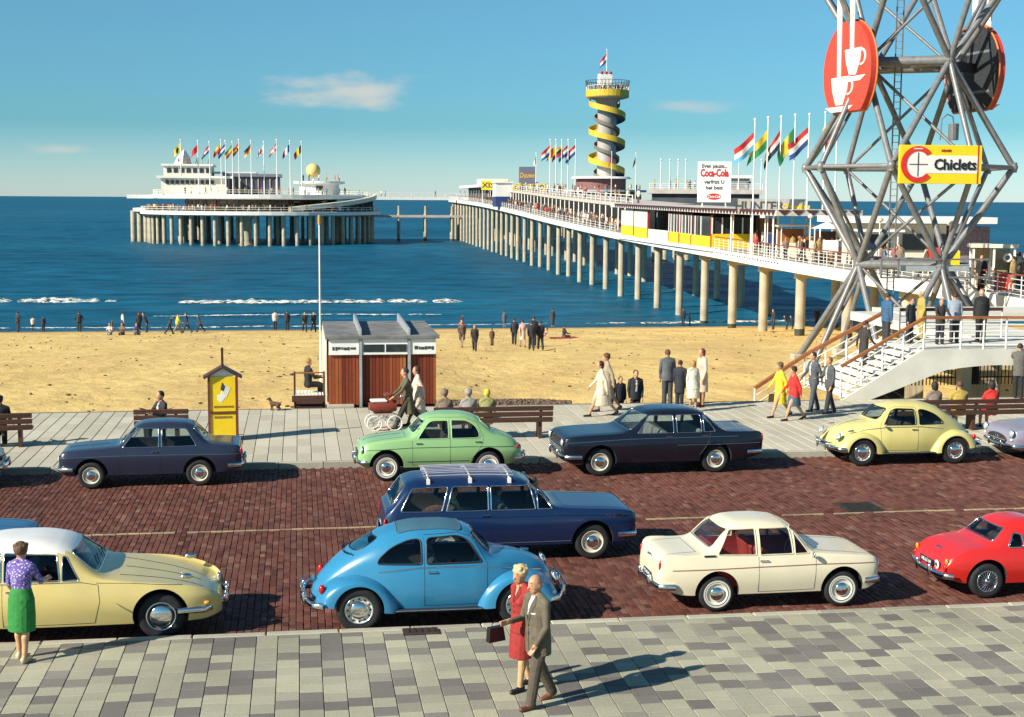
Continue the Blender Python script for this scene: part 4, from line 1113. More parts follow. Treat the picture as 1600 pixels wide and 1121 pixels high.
MG = dict(L=3.46, zm=.56, tumble=.30, sill=.92, cabin=(1.25, 2.52), wr=.285, ww=.135, wheels=(.70, 2.73), track=1.18, wheel='wire', arch=.335,
    top=[(0, .44), (.03, .56), (.12, .66), (.4, .75), (1.18, .83), (1.25, .85), (1.55, 1.12), (1.68, 1.185), (1.95, 1.225), (2.2, 1.20), (2.36, 1.13), (2.64, .87), (2.74, .84), (3.05, .78), (3.28, .67), (3.42, .52), (3.46, .42)],
    belt=[(0, .40), (.05, .54), (.2, .66), (.5, .71), (1.2, .755), (2.0, .77), (2.7, .785), (3.1, .75), (3.36, .62), (3.46, .42)],
    wb=[(0, .44), (.05, .52), (.2, .58), (.6, .62), (1.5, .635), (2.4, .635), (3.0, .61), (3.3, .57), (3.42, .52), (3.46, .48)],
    wm=[(0, .46), (.05, .56), (.2, .62), (.6, .665), (1.5, .685), (2.4, .685), (3.0, .655), (3.3, .61), (3.42, .56), (3.46, .52)],
    bot=[(0, .30), (.25, .22), (2.95, .22), (3.46, .34)], n=[(0, 3.4), (1.1, 3.6), (1.4, 3.4), (2.0, 3.8), (2.5, 3.4), (3.46, 3.2)],
    side=[([(1.36, .80), (1.96, .80), (1.96, 1.10), (1.58, 1.09)], [.02, .03, .04, .05]), ([(2.10, .82), (2.38, .83), (2.26, 1.05), (2.12, 1.02)], [.05, .05, .05, .05])],
    wind=([(-.48, .885), (.48, .885), (.42, 1.10), (-.42, 1.10)], .05, (1.0, 1.8)), rear=([(-.47, .895), (.47, .895), (.40, 1.10), (-.40, 1.10)], .05, (2.1, 2.9)),
    seats=(1.72, None), seatz=.40, inside='dark', seams=[[(1.28, .30), (1.26, .76)], [(2.02, .30), (2.04, .78)]], handles=[(1.94, .70)], trim_r=.014,
    fbump=(.38, .60, .08, .16, (-.2, .2)), rbump=(.38, .62, .08, .14, (-.22, .22)), heads=[(.10, .50, .62, .08, 1, .1)],
    lamps=[(3.39, .545, .60, .03, .035, .055, 'amber'), (3.415, .545, .50, .03, .035, .055, 'red')], extra=mg_extra)
def sl_extra(c, root, m):
    g = MB().rings([((c.X(-.012), 0, .50), (0, .48, 0), (0, 0, .13)), ((c.X(-.03), 0, .50), (0, .46, 0), (0, 0, .115))], n=24).build('grille', darkwell, root)
    MB().box((c.X(-.05), 0, .50), (.02, .92, .02)).build('grille_bar', chrome, g)
    ring = [(c.X(-.04), .11*math.cos(2*PI*k/20), .50+.11*math.sin(2*PI*k/20)) for k in range(20)]
    st = MB().tube(ring, .013, n=5, closed=True)
    for k in range(3): st.cyl((c.X(-.04), 0, .50), (c.X(-.04), .11*math.sin(2*PI*k/3), .50+.11*math.cos(2*PI*k/3)), .009, n=5)
    st.build('grille_star', chrome, root)
SL = dict(L=4.22, zm=.56, tumble=.28, sill=.92, cabin=(1.72, 3.0), wr=.32, ww=.15, wheels=(.88, 3.28), track=1.42, wheel='dark', arch=.37,
    top=[(0, .58), (.03, .68), (.12, .75), (.5, .83), (1.62, .94), (1.70, .96), (1.98, 1.22), (2.12, 1.28), (2.4, 1.31), (2.7, 1.27), (2.85, 1.20), (3.14, .95), (3.3, .92), (3.8, .80), (4.1, .65), (4.22, .5)],
    belt=[(0, .56), (.05, .68), (.25, .77), (1.0, .82), (2, .84), (3.2, .84), (3.8, .76), (4.22, .48)],
    wb=[(0, .58), (.05, .66), (.25, .73), (.8, .78), (2, .79), (3.2, .77), (3.9, .66), (4.22, .5)],
    wm=[(0, .62), (.05, .71), (.25, .79), (.8, .85), (2, .86), (3.2, .84), (3.9, .72), (4.22, .54)],
    bot=[(0, .36), (.3, .26), (3.6, .26), (4.22, .4)], n=[(0, 3.2), (1.5, 3.4), (2.4, 3.8), (4.22, 3)],
    side=[([(1.86, .875), (2.62, .88), (2.58, 1.20), (2.02, 1.19)], .05)], wind=([(-.6, 1.0), (.6, 1.0), (.52, 1.21), (-.52, 1.21)], .05, (1.5, 2.2)), rear=([(-.55, 1.0), (.55, 1.0), (.46, 1.2), (-.46, 1.2)], .05, (2.6, 3.4)),
    seats=(2.2, None), seatz=.46, inside='dark', seams=[[(1.78, .34), (1.76, .84)], [(2.72, .34), (2.72, .84)]], strips=[([(.78, .76), (1.15, .77)], .012, black)], handles=[(2.6, .76)],
    fbump=(.37, .78, .10, .30, (-.3, .3)), rbump=(.4, .76, .10, .3, ()), heads=[(.015, .66, .685, .095, 1, .08)], lamps=[(.02, .66, .53, .03, .05, .035, 'white')], extra=sl_extra)

# ---------------------------------------------------------------- placing the cars
p_blue = paint('paint_sky_blue', (.030, .20, .36))
p_paley = paint('paint_pale_yellow', (.66, .57, .20))
p_slate = paint('paint_slate_blue', (.022, .028, .052))
p_green = paint('paint_pale_green', (.27, .48, .20))
p_navy = paint('paint_black_blue', (.007, .009, .017))
p_royal = paint('paint_royal_blue', (.006, .020, .070))
p_cream = paint('paint_cream_white', (.74, .66, .47))
p_dsy = paint('paint_butter', (.62, .50, .19))
p_red = paint('paint_signal_red', (.60, .022, .018))
p_lilac = paint('paint_lilac_silver', (.36, .34, .42), .3, .35)
p_grey = paint('paint_light_grey', (.32, .33, .32))
p_mid = paint('paint_mid_blue', (.02, .10, .22))
p_roofw = paint('paint_white_roof', (.78, .76, .70), .4)

def car_y(nearface, halft): return nearface+halft
bb = build_car(BEETLE, 'parked_car', 'sky blue rounded saloon with folding fabric sunroof parked by the near kerb', (1.90, 19.92, 0), 0, p_blue)
# fabric sunroof of the blue car
c = Car(BEETLE); bm = bmesh.new(); bm.from_mesh(c.loft(c.st, 'tmp', [p_blue])); c.bvh = BVHTree.FromBMesh(bm); bm.free()
srm = mat('sunroof_fabric', (.035, .115, .17), .85, var=.15, scale=30, bump=.2, bscale=120)
ol = rounded([(1.66, -.36), (2.62, -.36), (2.62, .36), (1.66, .36)], .05)
sr = link('sunroof', pane_mesh(ol, lambda a, b: c.above(a, b, -.010), srm, .07), bb)
MB().tube([c.above(p[0], p[1], -.006) for p in dens(ol, .07)], .012, n=5, closed=True).build('sunroof_edge', srm, sr)
ds = build_car(DS, 'parked_car', 'butter yellow streamlined saloon with white roof parked by the near kerb', (-3.45, 20.02, 0), R(1.5), p_dsy, roofm=p_roofw)
build_car(DAF, 'parked_car', 'cream white small two-door saloon with red seats parked by the near kerb', (6.93, 20.18, 0), R(0.5), p_cream)
build_car(MG, 'parked_car', 'bright red low sports car with wire wheels seen from its tail', (11.42, 20.30, 0), 0, p_red)
build_car(CARAVAN, 'estate_car', 'dark royal blue estate car with chrome roof rack driving along the brick road', (3.50, 23.50, 0), R(0.3), p_royal)
build_car(KADETT, 'parked_car', 'slate blue two-door saloon parked along the promenade before the yellow kiosk', (-3.14, 30.42, 0), PI+R(1.2), p_slate)
build_car(FIAT, 'parked_car', 'pale green rounded four-door saloon parked along the promenade', (3.03, 30.5, 0), PI+R(1.2), p_green)
build_car(KAPITAN, 'parked_car', 'large black saloon with wraparound windscreen parked along the promenade', (8.0, 30.6, 0), PI+R(2), p_navy)
build_car(BEETLE, 'parked_car', 'pale yellow rounded saloon parked before the pier stairs', (14.0, 30.9, 0), PI+R(1), p_paley)
build_car(SL, 'parked_car', 'lilac silver sports car nose parked behind the pale yellow rounded saloon', (18.60, 31.02, 0), PI, p_lilac)
build_car(FIAT, 'parked_car', 'light grey car tail parked ahead of the slate blue saloon', (-8.05, 30.45, 0), PI, p_grey)
build_car(KADETT, 'passing_car', 'mid blue car bonnet passing behind the white-roofed saloon', (-6.15, 22.95, 0), 0, p_mid)
# ================================================================== people
def cmat(prefix, col, rough=.8):
    k = prefix+'_%02d%02d%02d' % tuple(int(min(.99, v)*100) for v in col)
    return mat(k, col, rough, var=.16, scale=14, bump=.45 if prefix == 'cloth' else .08, bscale=17 if prefix == 'cloth' else 50)
SKIN = (.52, .27, .15)
class Body:
    """one figure: solid pieces along a posed skeleton, fused into one continuous surface"""
    def __init__(s): s.mb = MB(); s.cols = []; s.idx = {}
    def c(s, key, col):
        if key not in s.idx: s.idx[key] = len(s.cols); s.cols.append(col)
        return s.idx[key]
def limb(mb, pts, rs, m, n=10):
    pts = [Vector(p) for p in pts]
    for i in range(len(pts)-1):
        a, b = pts[i], pts[i+1]; k = max(2, int((b-a).length/.05))
        q = [a.lerp(b, j/k) for j in range(k+1)]; r = [rs[i]+(rs[i+1]-rs[i])*j/k for j in range(k+1)]
        mb.tube(q, r, n=n, m=m)
    for p, r in zip(pts, rs): mb.ell(p, (r, r, r), m=m, n=n)
def person_mesh(o, voxel):
    """o: dict of pose and outfit; height 1.72 at scale 1; faces +X, feet on z = 0"""
    B_ = Body(); mb = B_.mb
    top = B_.c('top', cmat('cloth', o['top'])); bot = B_.c('bot', cmat('cloth', o.get('bot', o['top'])))
    leg = B_.c('leg', cmat('leg', o.get('leg', o.get('bot', SKIN)), .6)); skin = B_.c('skin', cmat('skin', o.get('skin', SKIN), .5))
    hair = B_.c('hair', cmat('hair', o.get('hair', (.04, .025, .018)), .7)); shoe = B_.c('shoe', cmat('shoe', o.get('shoe', (.02, .015, .012)), .4))
    shirt = B_.c('shirt', cmat('cloth', o.get('shirt', o['top'])))
    kind = o.get('kind', 'man'); pose = o.get('pose', 'stand'); fat = o.get('fat', 1.0)
    lean = R(o.get('lean', 2)); hip = Vector((0, 0, .90))
    # legs
    la = o.get('legs', {'stand': ((2, 0), (-2, 2)), 'walk': ((24, 6), (-20, 18)), 'sit': ((86, 84), (84, 88))}[pose])
    feet = []; legpts = []
    for sg, (a, b) in zip((1, -1), la):
        h = hip+Vector((0, sg*.085, 0)); a_ = R(a); b_ = R(a-b)
        k = h+Vector((math.sin(a_), 0, -math.cos(a_)))*.42+Vector((0, sg*o.get('spread', .0), 0))
        an = k+Vector((math.sin(b_), 0, -math.cos(b_)))*.41+Vector((0, sg*o.get('spread', .0), 0))
        legpts.append((sg, h, k, an, b_)); feet.append(an.z-.075)
    dz = -min(feet) if pose != 'sit' else .0
    if pose == 'sit': dz = -.90+o.get('seat', .50)
    hip = hip+Vector((0, 0, dz))
    bare = kind == 'woman' or o.get('shorts')
    for sg, h, k, an, b_ in legpts:
        up = Vector((0, 0, dz)); h, k, an = h+up, k+up, an+up
        if bare: limb(mb, (h, k, an), (.085, .056, .038), leg); limb(mb, (k.lerp(an, .3)-Vector((.012, 0, 0)), k.lerp(an, .6)), (.055, .045), leg)
        else: limb(mb, (h, k, an+Vector((0, 0, .0))), (.098*fat, .078, .068), bot)
        f0 = an+Vector((-.035, 0, -.045)); t = R(o.get('toe', 0)) if b_ > -.2 else b_*.7
        f1 = f0+Vector((math.cos(t)*.19, sg*.02, math.sin(t)*.19))
        limb(mb, (f0, f1), (.040, .033), shoe); limb(mb, (f0+Vector((0, 0, .02)), f0.lerp(f1, .55)), (.045, .036), shoe)
    # torso axis
    T = Matrix.Rotation(lean, 3, 'Y')
    def P(x, y, z): return hip+T @ Vector((x, y, z))
    def ring(z, rx, ry, x=0): return (P(x, 0, z), T @ Vector((rx, 0, 0)), T @ Vector((0, ry, 0)))
    w = fat
    sh = .185 if kind == 'man' else .16
    if kind == 'man':
        mb.rings([ring(-.10, .09, .13), ring(0, .115*w, .165*w), ring(.16, .112*w, .155*w, .012*w), ring(.34, .128*w, .185), ring(.45, .112, sh+.03), ring(.515, .07, .13), ring(.545, .06, .07)], top, n=18)
        limb(mb, (P(0, .09, -.02), P(0, -.09, -.02)), (.10*w, .10*w), bot)
        jl = o.get('jacket', .12)
        if jl and pose != 'sit': mb.rings([ring(-jl, .130*w, .185*w), ring(0, .132*w, .185*w), ring(.16, .124*w, .172*w), ring(.34, .134*w, .19)], top, n=18)
        if o.get('open', False): mb.rings([ring(.16, .02, .035, .118), ring(.40, .02, .035, .115), ring(.50, .02, .03, .07)], shirt, n=8)
    else:
        mb.rings([ring(-.10, .10, .14), ring(0, .118*w, .172*w), ring(.16, .098*w, .135*w), ring(.30, .122*w, .155), ring(.36, .118*w, .16), ring(.44, .092, sh+.02), ring(.505, .06, .11), ring(.535, .05, .06)], top, n=18)
        limb(mb, (P(.075, .07, .33), P(.075, -.07, .33)), (.062, .062), top)
        hem = o.get('hem', .42); flare = o.get('flare', 1.0)
        if pose != 'sit':
            st = o.get('stride', .05 if pose == 'walk' else 0)
            c_ = bot if o.get('skirt', True) else top
            mb.rings([ring(.15, .105*w, .14*w), ring(.0, .135*w, .182*w), ring(-hem*.5, (.145*w+st*.6)*flare, .182*w*flare), ring(-hem, (.15*w+st)*flare, .178*w*flare)], c_, n=18)
            if o.get('coat'): mb.rings([ring(-hem*.3, .148*w*flare, .192*w*flare), ring(.05, .142*w, .185*w), ring(.16, .122*w, .16*w), ring(.34, .137*w, .172)], top, n=18)
        else: limb(mb, (P(0, .08, -.02), P(.40, .08, .02)), (.12, .09), bot); limb(mb, (P(0, -.08, -.02), P(.40, -.08, .02)), (.12, .09), bot)
    # arms: (pitch forward, out, elbow bend)
    arms = o.get('arms', {'stand': ((4, 9, 14), (0, 9, 10)), 'walk': ((-22, 8, 14), (24, 8, 24)), 'sit': ((28, 12, 62), (26, 12, 66))}[pose])
    for sg, (a, ou, e) in zip((1, -1), arms):
        s0 = P(0, sg*sh, .475)
        d = Vector((math.sin(R(a))*math.cos(R(ou)), sg*math.sin(R(ou)), -math.cos(R(a))*math.cos(R(ou))))
        d = T @ d; el = s0+d*.29
        a2 = R(a+e); d2 = T @ Vector((math.sin(a2), -sg*o.get('inward', .12), -math.cos(a2))); d2.normalize(); wr_ = el+d2*.245
        slv = top if o.get('sleeve', True) else skin
        limb(mb, (s0, el), (.062 if kind == 'man' else .052, .046), slv if o.get('sleeve', True) != 'short' else top)
        limb(mb, (el, wr_), (.046, .033), slv if o.get('sleeve', True) is True else skin)
        side = d2.cross(Vector((1, 0, 0))); side = side.normalized() if side.length > .1 else Vector((0, 1, 0))
        mb.ell(wr_+d2*.05, (.024, .04, .05), m=skin, n=8, mat=d2.to_track_quat('Z', 'Y').to_matrix())
        for f in range(4):
            b0 = wr_+d2*.085+side*(f-1.5)*.019
            limb(mb, (b0, b0+d2*(.045-.004*abs(f-1.2))+Vector((.012, 0, 0)), b0+d2*.07+Vector((.03, 0, 0))), (.0105, .0095, .008), skin, n=6)
        th0 = wr_+d2*.03+Vector((.022, 0, 0)); limb(mb, (th0, th0+d2*.045+Vector((.022, 0, 0))), (.012, .009), skin, n=6)
    # neck and head
    yaw = R(o.get('look', 0)); tilt = R(o.get('nod', 4))
    nk = P(.005, 0, .53); hc = nk+Vector((.022, 0, .148)); HM = Matrix.Rotation(yaw, 3, 'Z') @ Matrix.Rotation(tilt, 3, 'Y')
    limb(mb, (nk-Vector((0, 0, .02)), nk+Vector((.012, 0, .09))), (.060, .054), skin)
    for sg in (-1, 1): limb(mb, (P(-.01, sg*.03, .545), P(-.005, sg*sh*.9, .485)), (.052, .056), top)
    def Hd(x, y, z): return hc+HM @ Vector((x, y, z))
    mb.ell(Hd(0, 0, .015), (.102, .082, .116), m=skin, n=14, mat=HM)
    mb.ell(Hd(.028, 0, -.055), (.062, .056, .066), m=skin, n=12, mat=HM)
    limb(mb, (Hd(.088, 0, .018), Hd(.112, 0, -.022)), (.010, .015), skin, n=8)
    for sg in (-1, 1): mb.ell(Hd(-.008, sg*.077, -.002), (.018, .012, .03), m=skin, n=8, mat=HM)
    mb.ell(Hd(.082, 0, -.058), (.014, .026, .009), m=skin, n=8, mat=HM)
    hs = o.get('hairstyle', 'short')
    if hs == 'short': mb.ell(Hd(-.020, 0, .040), (.100, .089, .103), m=hair, n=14, mat=HM)
    elif hs == 'bald': mb.ell(Hd(-.034, 0, .005), (.074, .082, .070), m=hair, n=12, mat=HM)
    elif hs == 'set':
        mb.ell(Hd(-.022, 0, .045), (.110, .102, .110), m=hair, n=14, mat=HM)
        for k in range(9):
            a = 2*PI*k/9; mb.ell(Hd(-.02+.075*math.cos(a), .078*math.sin(a), .085+.02*math.sin(3*a)), (.036, .036, .034), m=hair, n=8)
    elif hs == 'bob': mb.ell(Hd(-.026, 0, .03), (.104, .098, .112), m=hair, n=14, mat=HM); mb.ell(Hd(-.045, 0, -.04), (.07, .092, .07), m=hair, n=12, mat=HM)
    elif hs == 'hat':
        hatm = B_.c('hat', cmat('hat', o.get('hat', (.05, .045, .04))))
        mb.ell(Hd(-.02, 0, .015), (.088, .082, .09), m=hair, n=12, mat=HM)
        mb.ell(Hd(-.005, 0, .085), (.10, .09, .055), m=hatm, n=14, mat=HM); mb.ell(Hd(.015, 0, .068), (.145, .115, .012), m=hatm, n=14, mat=HM)
    elif hs == 'scarf':
        hatm = B_.c('hat', cmat('hat', o.get('hat', (.6, .55, .3))))
        mb.ell(Hd(-.020, 0, .02), (.098, .09, .115), m=hatm, n=14, mat=HM)
    src = mb.mesh('src', B_.cols)
    # fuse
    bv = BVHTree.FromPolygons([Vector(v) for v in mb.v], mb.f); mis = mb.m
    ob = bpy.data.objects.new('tmp', src); COL.objects.link(ob)
    md = ob.modifiers.new('r', 'REMESH'); md.mode = 'VOXEL'; md.voxel_size = voxel
    m2 = ob.modifiers.new('s', 'SMOOTH'); m2.factor = .5; m2.iterations = 2 if voxel < .02 else 1
    dg = bpy.context.evaluated_depsgraph_get()
    me = bpy.data.meshes.new_from_object(ob.evaluated_get(dg))
    bpy.data.objects.remove(ob); bpy.data.meshes.remove(src)
    me.materials.clear()
    for mm in B_.cols: me.materials.append(mm)
    me.polygons.foreach_set('material_index', [mis[bv.find_nearest(p.center+p.normal*.012)[2]] for p in me.polygons])
    me.polygons.foreach_set('use_smooth', [True]*len(me.polygons))
    return me, Hd
def face_parts(root, Hd, lips=(.45, .10, .08)):
    for sg in (-1, 1):
        MB().ell(Hd(.084, sg*.032, .022), (.008, .013, .007), n=8).build('eye', mat('eye_dark', (.04, .03, .025), .2), root)
        MB().tube([Hd(.090, sg*.016, .043), Hd(.088, sg*.034, .049), Hd(.074, sg*.052, .042)], .005, n=5).build('eyebrow', mat('brow', (.16, .10, .06), .8), root)
    MB().ell(Hd(.092, 0, -.060), (.008, .024, .007), n=8).build('mouth', cmat('lips', lips, .4), root)
def front_patch(ob, outline, mtl, name, off=.004, d=1):
    bmx = bmesh.new(); bmx.from_mesh(ob.data); bv = BVHTree.FromBMesh(bmx); bmx.free()
    def pj(y, z):
        r = bv.ray_cast(Vector((d*2.0, y, z)), Vector((-d, 0, 0))); x = r[0].x if r[0] is not None else .1
        return Vector((x+d*off, y, z))
    return link(name, pane_mesh([Vector(p) for p in outline], pj, mtl, .03), ob)
def person(label, loc, face, o, h=1.70, voxel=.016, group=None, name='person', face_on=False):
    me, Hd = person_mesh(o, voxel); me.name = 'person'
    ob = link(name, me); ob.location = loc; ob.rotation_euler = (0, 0, R(face)); k = h/1.72; ob.scale = (k, k, k)
    tag(ob, label, 'person', group)
    if face_on: face_parts(ob, Hd)
    return ob

TWEED = (.115, .095, .062); NAVY = (.018, .02, .03); GREY = (.10, .10, .105); COATW = (.62, .52, .38)
# ---- the couple in front
man = person('bald man in a grey-brown tweed suit walking arm in arm on the near pavement', (2.76, 15.85, ZP), 205,
    dict(kind='man', pose='walk', top=TWEED, bot=(.085, .066, .045), shirt=(.62, .56, .46), open=True, hairstyle='bald', hair=(.42, .40, .36), fat=1.1, shoe=(.16, .06, .025), legs=((13, 3), (-12, 16)), arms=((6, 10, 20), (12, 12, 82)), inward=.30, look=0, jacket=.2), 1.62, .0075, face_on=True)
wom = person('curly blonde woman in a dark red suit walking beside the bald man', (2.66, 16.42, ZP), 208,
    dict(kind='woman', pose='walk', top=(.30, .022, .016), bot=(.28, .02, .016), coat=True, hem=.44, leg=(.58, .34, .17), hair=(.56, .42, .22), hairstyle='set', shoe=(.012, .012, .012), legs=((8, 3), (-9, 8)), arms=((6, 9, 74), (-6, 8, 10)), inward=.25, fat=1.0, look=8), 1.57, .0075, face_on=True)
shm = cmat('shirtfront', (.62, .57, .48)); twd = cmat('lapel', (.085, .070, .045)); btn = mat('button_dark', (.02, .018, .015), .3)
front_patch(man, [(-.05, 1.43), (.05, 1.43), (.012, 1.20), (-.012, 1.20)], shm, 'shirt_front')
for s_ in (-1, 1):
    front_patch(man, [(s_*.045, 1.45), (s_*.105, 1.34), (s_*.085, 1.30), (s_*.012, 1.10), (s_*.006, 1.20)], twd, 'lapel', .009)
    front_patch(man, [(s_*.07, .93), (s_*.15, .94), (s_*.15, .90), (s_*.07, .89)], twd, 'pocket_flap', .006)
for z_ in (1.05, .95): front_patch(man, [(-.012, z_), (.012, z_), (.012, z_+.022), (-.012, z_+.022)], btn, 'button', .008)
front_patch(man, [(-.004, .74), (.004, .74), (.004, 1.10), (-.004, 1.10)], btn, 'jacket_edge', .004)
front_patch(man, [(.06, 1.22), (.12, 1.225), (.12, 1.24), (.06, 1.235)], shm, 'pocket_square', .008)
rdk = cmat('lapel', (.17, .012, .010))
front_patch(wom, [(-.035, 1.44), (.035, 1.44), (.0, 1.30)], cmat('skin', SKIN, .5), 'neckline')
for s_ in (-1, 1): front_patch(wom, [(s_*.035, 1.45), (s_*.09, 1.36), (s_*.07, 1.32), (s_*.004, 1.22), (s_*.004, 1.29)], rdk, 'collar', .009)
for z_ in (1.16, 1.08, 1.0, .92): front_patch(wom, [(-.011, z_), (.011, z_), (.011, z_+.02), (-.011, z_+.02)], btn, 'button', .008)
front_patch(wom, [(-.15, .80), (.15, .80), (.15, .815), (-.15, .815)], rdk, 'jacket_hem', .006)
# black handbag hanging from her right hand
hb = thing('handbag', 'boxy black handbag carried by the woman in the dark red suit', 'handbag', (2.36, 16.60, ZP+.56), R(25)); hb.scale = (.8, .8, .85)
MB().prism([(-.15, -.05, 0), (.15, -.05, 0), (.12, -.03, .21), (-.12, -.03, .21)], (0, .10, 0)).build('bag_body', mat('black_leather', (.012, .012, .013), .35), hb)
MB().tube([(-.08, 0, .20), (-.07, 0, .27), (0, 0, .30), (.07, 0, .27), (.08, 0, .20)], .008, n=6).build('bag_handle', mat('black_leather', (.012, .012, .013), .35), hb)
# ---- woman at the butter yellow car
def blouse():
    m = cmat('blouse', (.30, .24, .52)); nt = m.node_tree; N = nt.nodes; K = nt.links; b = N['Principled BSDF']
    v = N.new('ShaderNodeTexVoronoi'); v.inputs['Scale'].default_value = 34; t = N.new('ShaderNodeTexCoord'); K.new(t.outputs['Object'], v.inputs[0])
    r = N.new('ShaderNodeValToRGB'); r.color_ramp.interpolation = 'CONSTANT'; e = r.color_ramp.elements
    e[0].color = (.62, .58, .62, 1); e[1].position = .32; e[1].color = (.13, .085, .34, 1)
    K.new(v.outputs['Distance'], r.inputs[0]); K.new(r.outputs[0], b.inputs['Base Color']); return m
wl_ = person('woman in a violet flowered blouse and green skirt beside the white-roofed car', (-3.60, 18.35, ZP), 75,
    dict(kind='woman', pose='stand', top=(.301, .241, .521), bot=(.02, .20, .035), hem=.46, leg=(.55, .30, .16), hair=(.12, .06, .03), hairstyle='set', shoe=(.50, .44, .26), legs=((6, 3), (-8, 4)), arms=((10, 10, 30), (30, 14, 55)), sleeve='short', flare=1.05, fat=1.05), 1.56, .0085, face_on=True)
bl = blouse()
for i, mm in enumerate(wl_.data.materials):
    if mm.name.startswith('cloth_3024'): wl_.data.materials[i] = bl
# ---- promenade walkers: (label, px-measured world spot, facing, outfit, height)
def Wm(**k): return dict(kind='woman', **k)
def Mn(**k): return dict(kind='man', **k)
PZ = ZR
folk = [
 ('man in an olive brown overcoat pushing a pram past the wooden hut', (2.78, 36.0, PZ), 185, Mn(pose='walk', top=(.10, .085, .045), bot=(.03, .028, .022), jacket=.42, legs=((28, 4), (-26, 16)), arms=((38, 8, 22), (34, 8, 26)), lean=7, hair=(.05, .025, .015)), 1.72),
 ('woman in a long pale coat walking beside the man with the pram', (3.08, 36.55, PZ), 185, Wm(pose='walk', top=(.60, .50, .40), bot=(.60, .50, .40), coat=True, hem=.55, flare=1.1, leg=(.05, .04, .035), hairstyle='bob', hair=(.07, .03, .015)), 1.66),
 ('woman in a cream raincoat striding along the promenade behind the black saloon', (8.25, 37.5, PZ), 180, Wm(pose='walk', top=COATW, bot=COATW, coat=True, hem=.50, flare=1.15, leg=(.42, .24, .12), hair=(.03, .015, .012), hairstyle='bob', legs=((30, 6), (-28, 14)), stride=.12), 1.66),
 ('bare-headed walker in a checked beige coat beyond the striding woman', (8.62, 38.4, PZ), 182, Wm(pose='walk', top=(.34, .27, .19), bot=(.30, .24, .17), coat=True, hem=.50, leg=(.30, .17, .10), hair=(.12, .06, .025), hairstyle='set'), 1.74),
 ('man in a grey suit facing the sea within the group by the promenade edge', (10.55, 39.05, PZ), 95, Mn(pose='stand', top=(.10, .105, .11), bot=(.05, .05, .055), hair=(.10, .05, .03)), 1.70),
 ('man in a black coat at the centre of the group by the promenade edge', (10.82, 38.7, PZ), 60, Mn(pose='stand', top=NAVY, bot=NAVY, jacket=.35, hair=(.04, .02, .015)), 1.42),
 ('blonde girl in a loose cream coat within the group by the promenade edge', (11.02, 38.0, PZ), 100, Wm(pose='stand', top=(.66, .58, .45), bot=(.66, .58, .45), coat=True, hem=.45, flare=1.25, hair=(.40, .20, .06), hairstyle='bob', leg=(.4, .24, .14)), 1.50),
 ('tall woman in a belted beige coat at the end of the group', (11.55, 38.9, PZ), 200, Wm(pose='stand', top=(.55, .42, .32), bot=(.52, .40, .30), coat=True, hem=.46, hair=(.16, .04, .02), hairstyle='bob', leg=(.34, .16, .08)), 1.74),
 ('woman in a yellow coat with a brown bag walking near the stair foot', (13.15, 36.75, PZ), 188, Wm(pose='walk', top=(.70, .54, .03), bot=(.70, .54, .03), coat=True, hem=.44, leg=(.46, .27, .15), hair=(.16, .10, .05), hairstyle='set'), 1.62),
 ('woman in a red cardigan and blue-grey skirt walking near the stair foot', (13.35, 36.2, PZ), 186, Wm(pose='walk', top=(.55, .025, .02), bot=(.05, .10, .13), hem=.40, coat=True, leg=(.46, .27, .15), hair=(.06, .02, .015), hairstyle='set', fat=1.1), 1.56),
 ('tall man in a blue-grey suit strolling near the foot of the stairs', (14.5, 37.75, PZ), 190, Mn(pose='walk', top=(.075, .085, .10), bot=(.065, .075, .09), shirt=(.6, .6, .58), open=True, hair=(.03, .02, .015), legs=((10, 2), (-10, 8))), 1.74),
 ('young man in a dark grey suit strolling beside the tall man', (14.78, 37.25, PZ), 192, Mn(pose='walk', top=(.07, .075, .08), bot=(.03, .03, .035), shirt=(.6, .58, .5), open=True, hair=(.25, .12, .05), legs=((12, 2), (-12, 8)), arms=((0, 9, 20), (20, 9, 60))), 1.66),
 ('man in a grey jacket photographing beside the barred underpass', (21.75, 39.55, PZ), 60, Mn(pose='stand', top=(.10, .095, .085), bot=(.012, .012, .014), hair=(.03, .02, .015), arms=((50, 10, 90), (50, 10, 90)), jacket=.2), 1.72),
 ('schoolboy in a brown jacket standing below the promenade edge', (9.15, 40.55, -.52), -80, Mn(pose='stand', top=(.13, .08, .045), bot=(.06, .04, .03), hair=(.05, .03, .02)), 1.55),
 ('small dark figure between two others below the promenade edge', (9.5, 40.6, -.55), -70, Mn(pose='stand', top=NAVY, bot=NAVY, hair=(.10, .06, .04)), 1.40),
 ('boy in a black suit with white shirt below the promenade edge', (9.95, 40.5, -.62), -85, Mn(pose='stand', top=(.02, .02, .028), bot=NAVY, shirt=(.55, .5, .42), open=True, hair=(.05, .03, .02)), 1.68),
]
for lb, loc, fa, oo, h in folk: person(lb, loc, fa, oo, h*.985, .017)
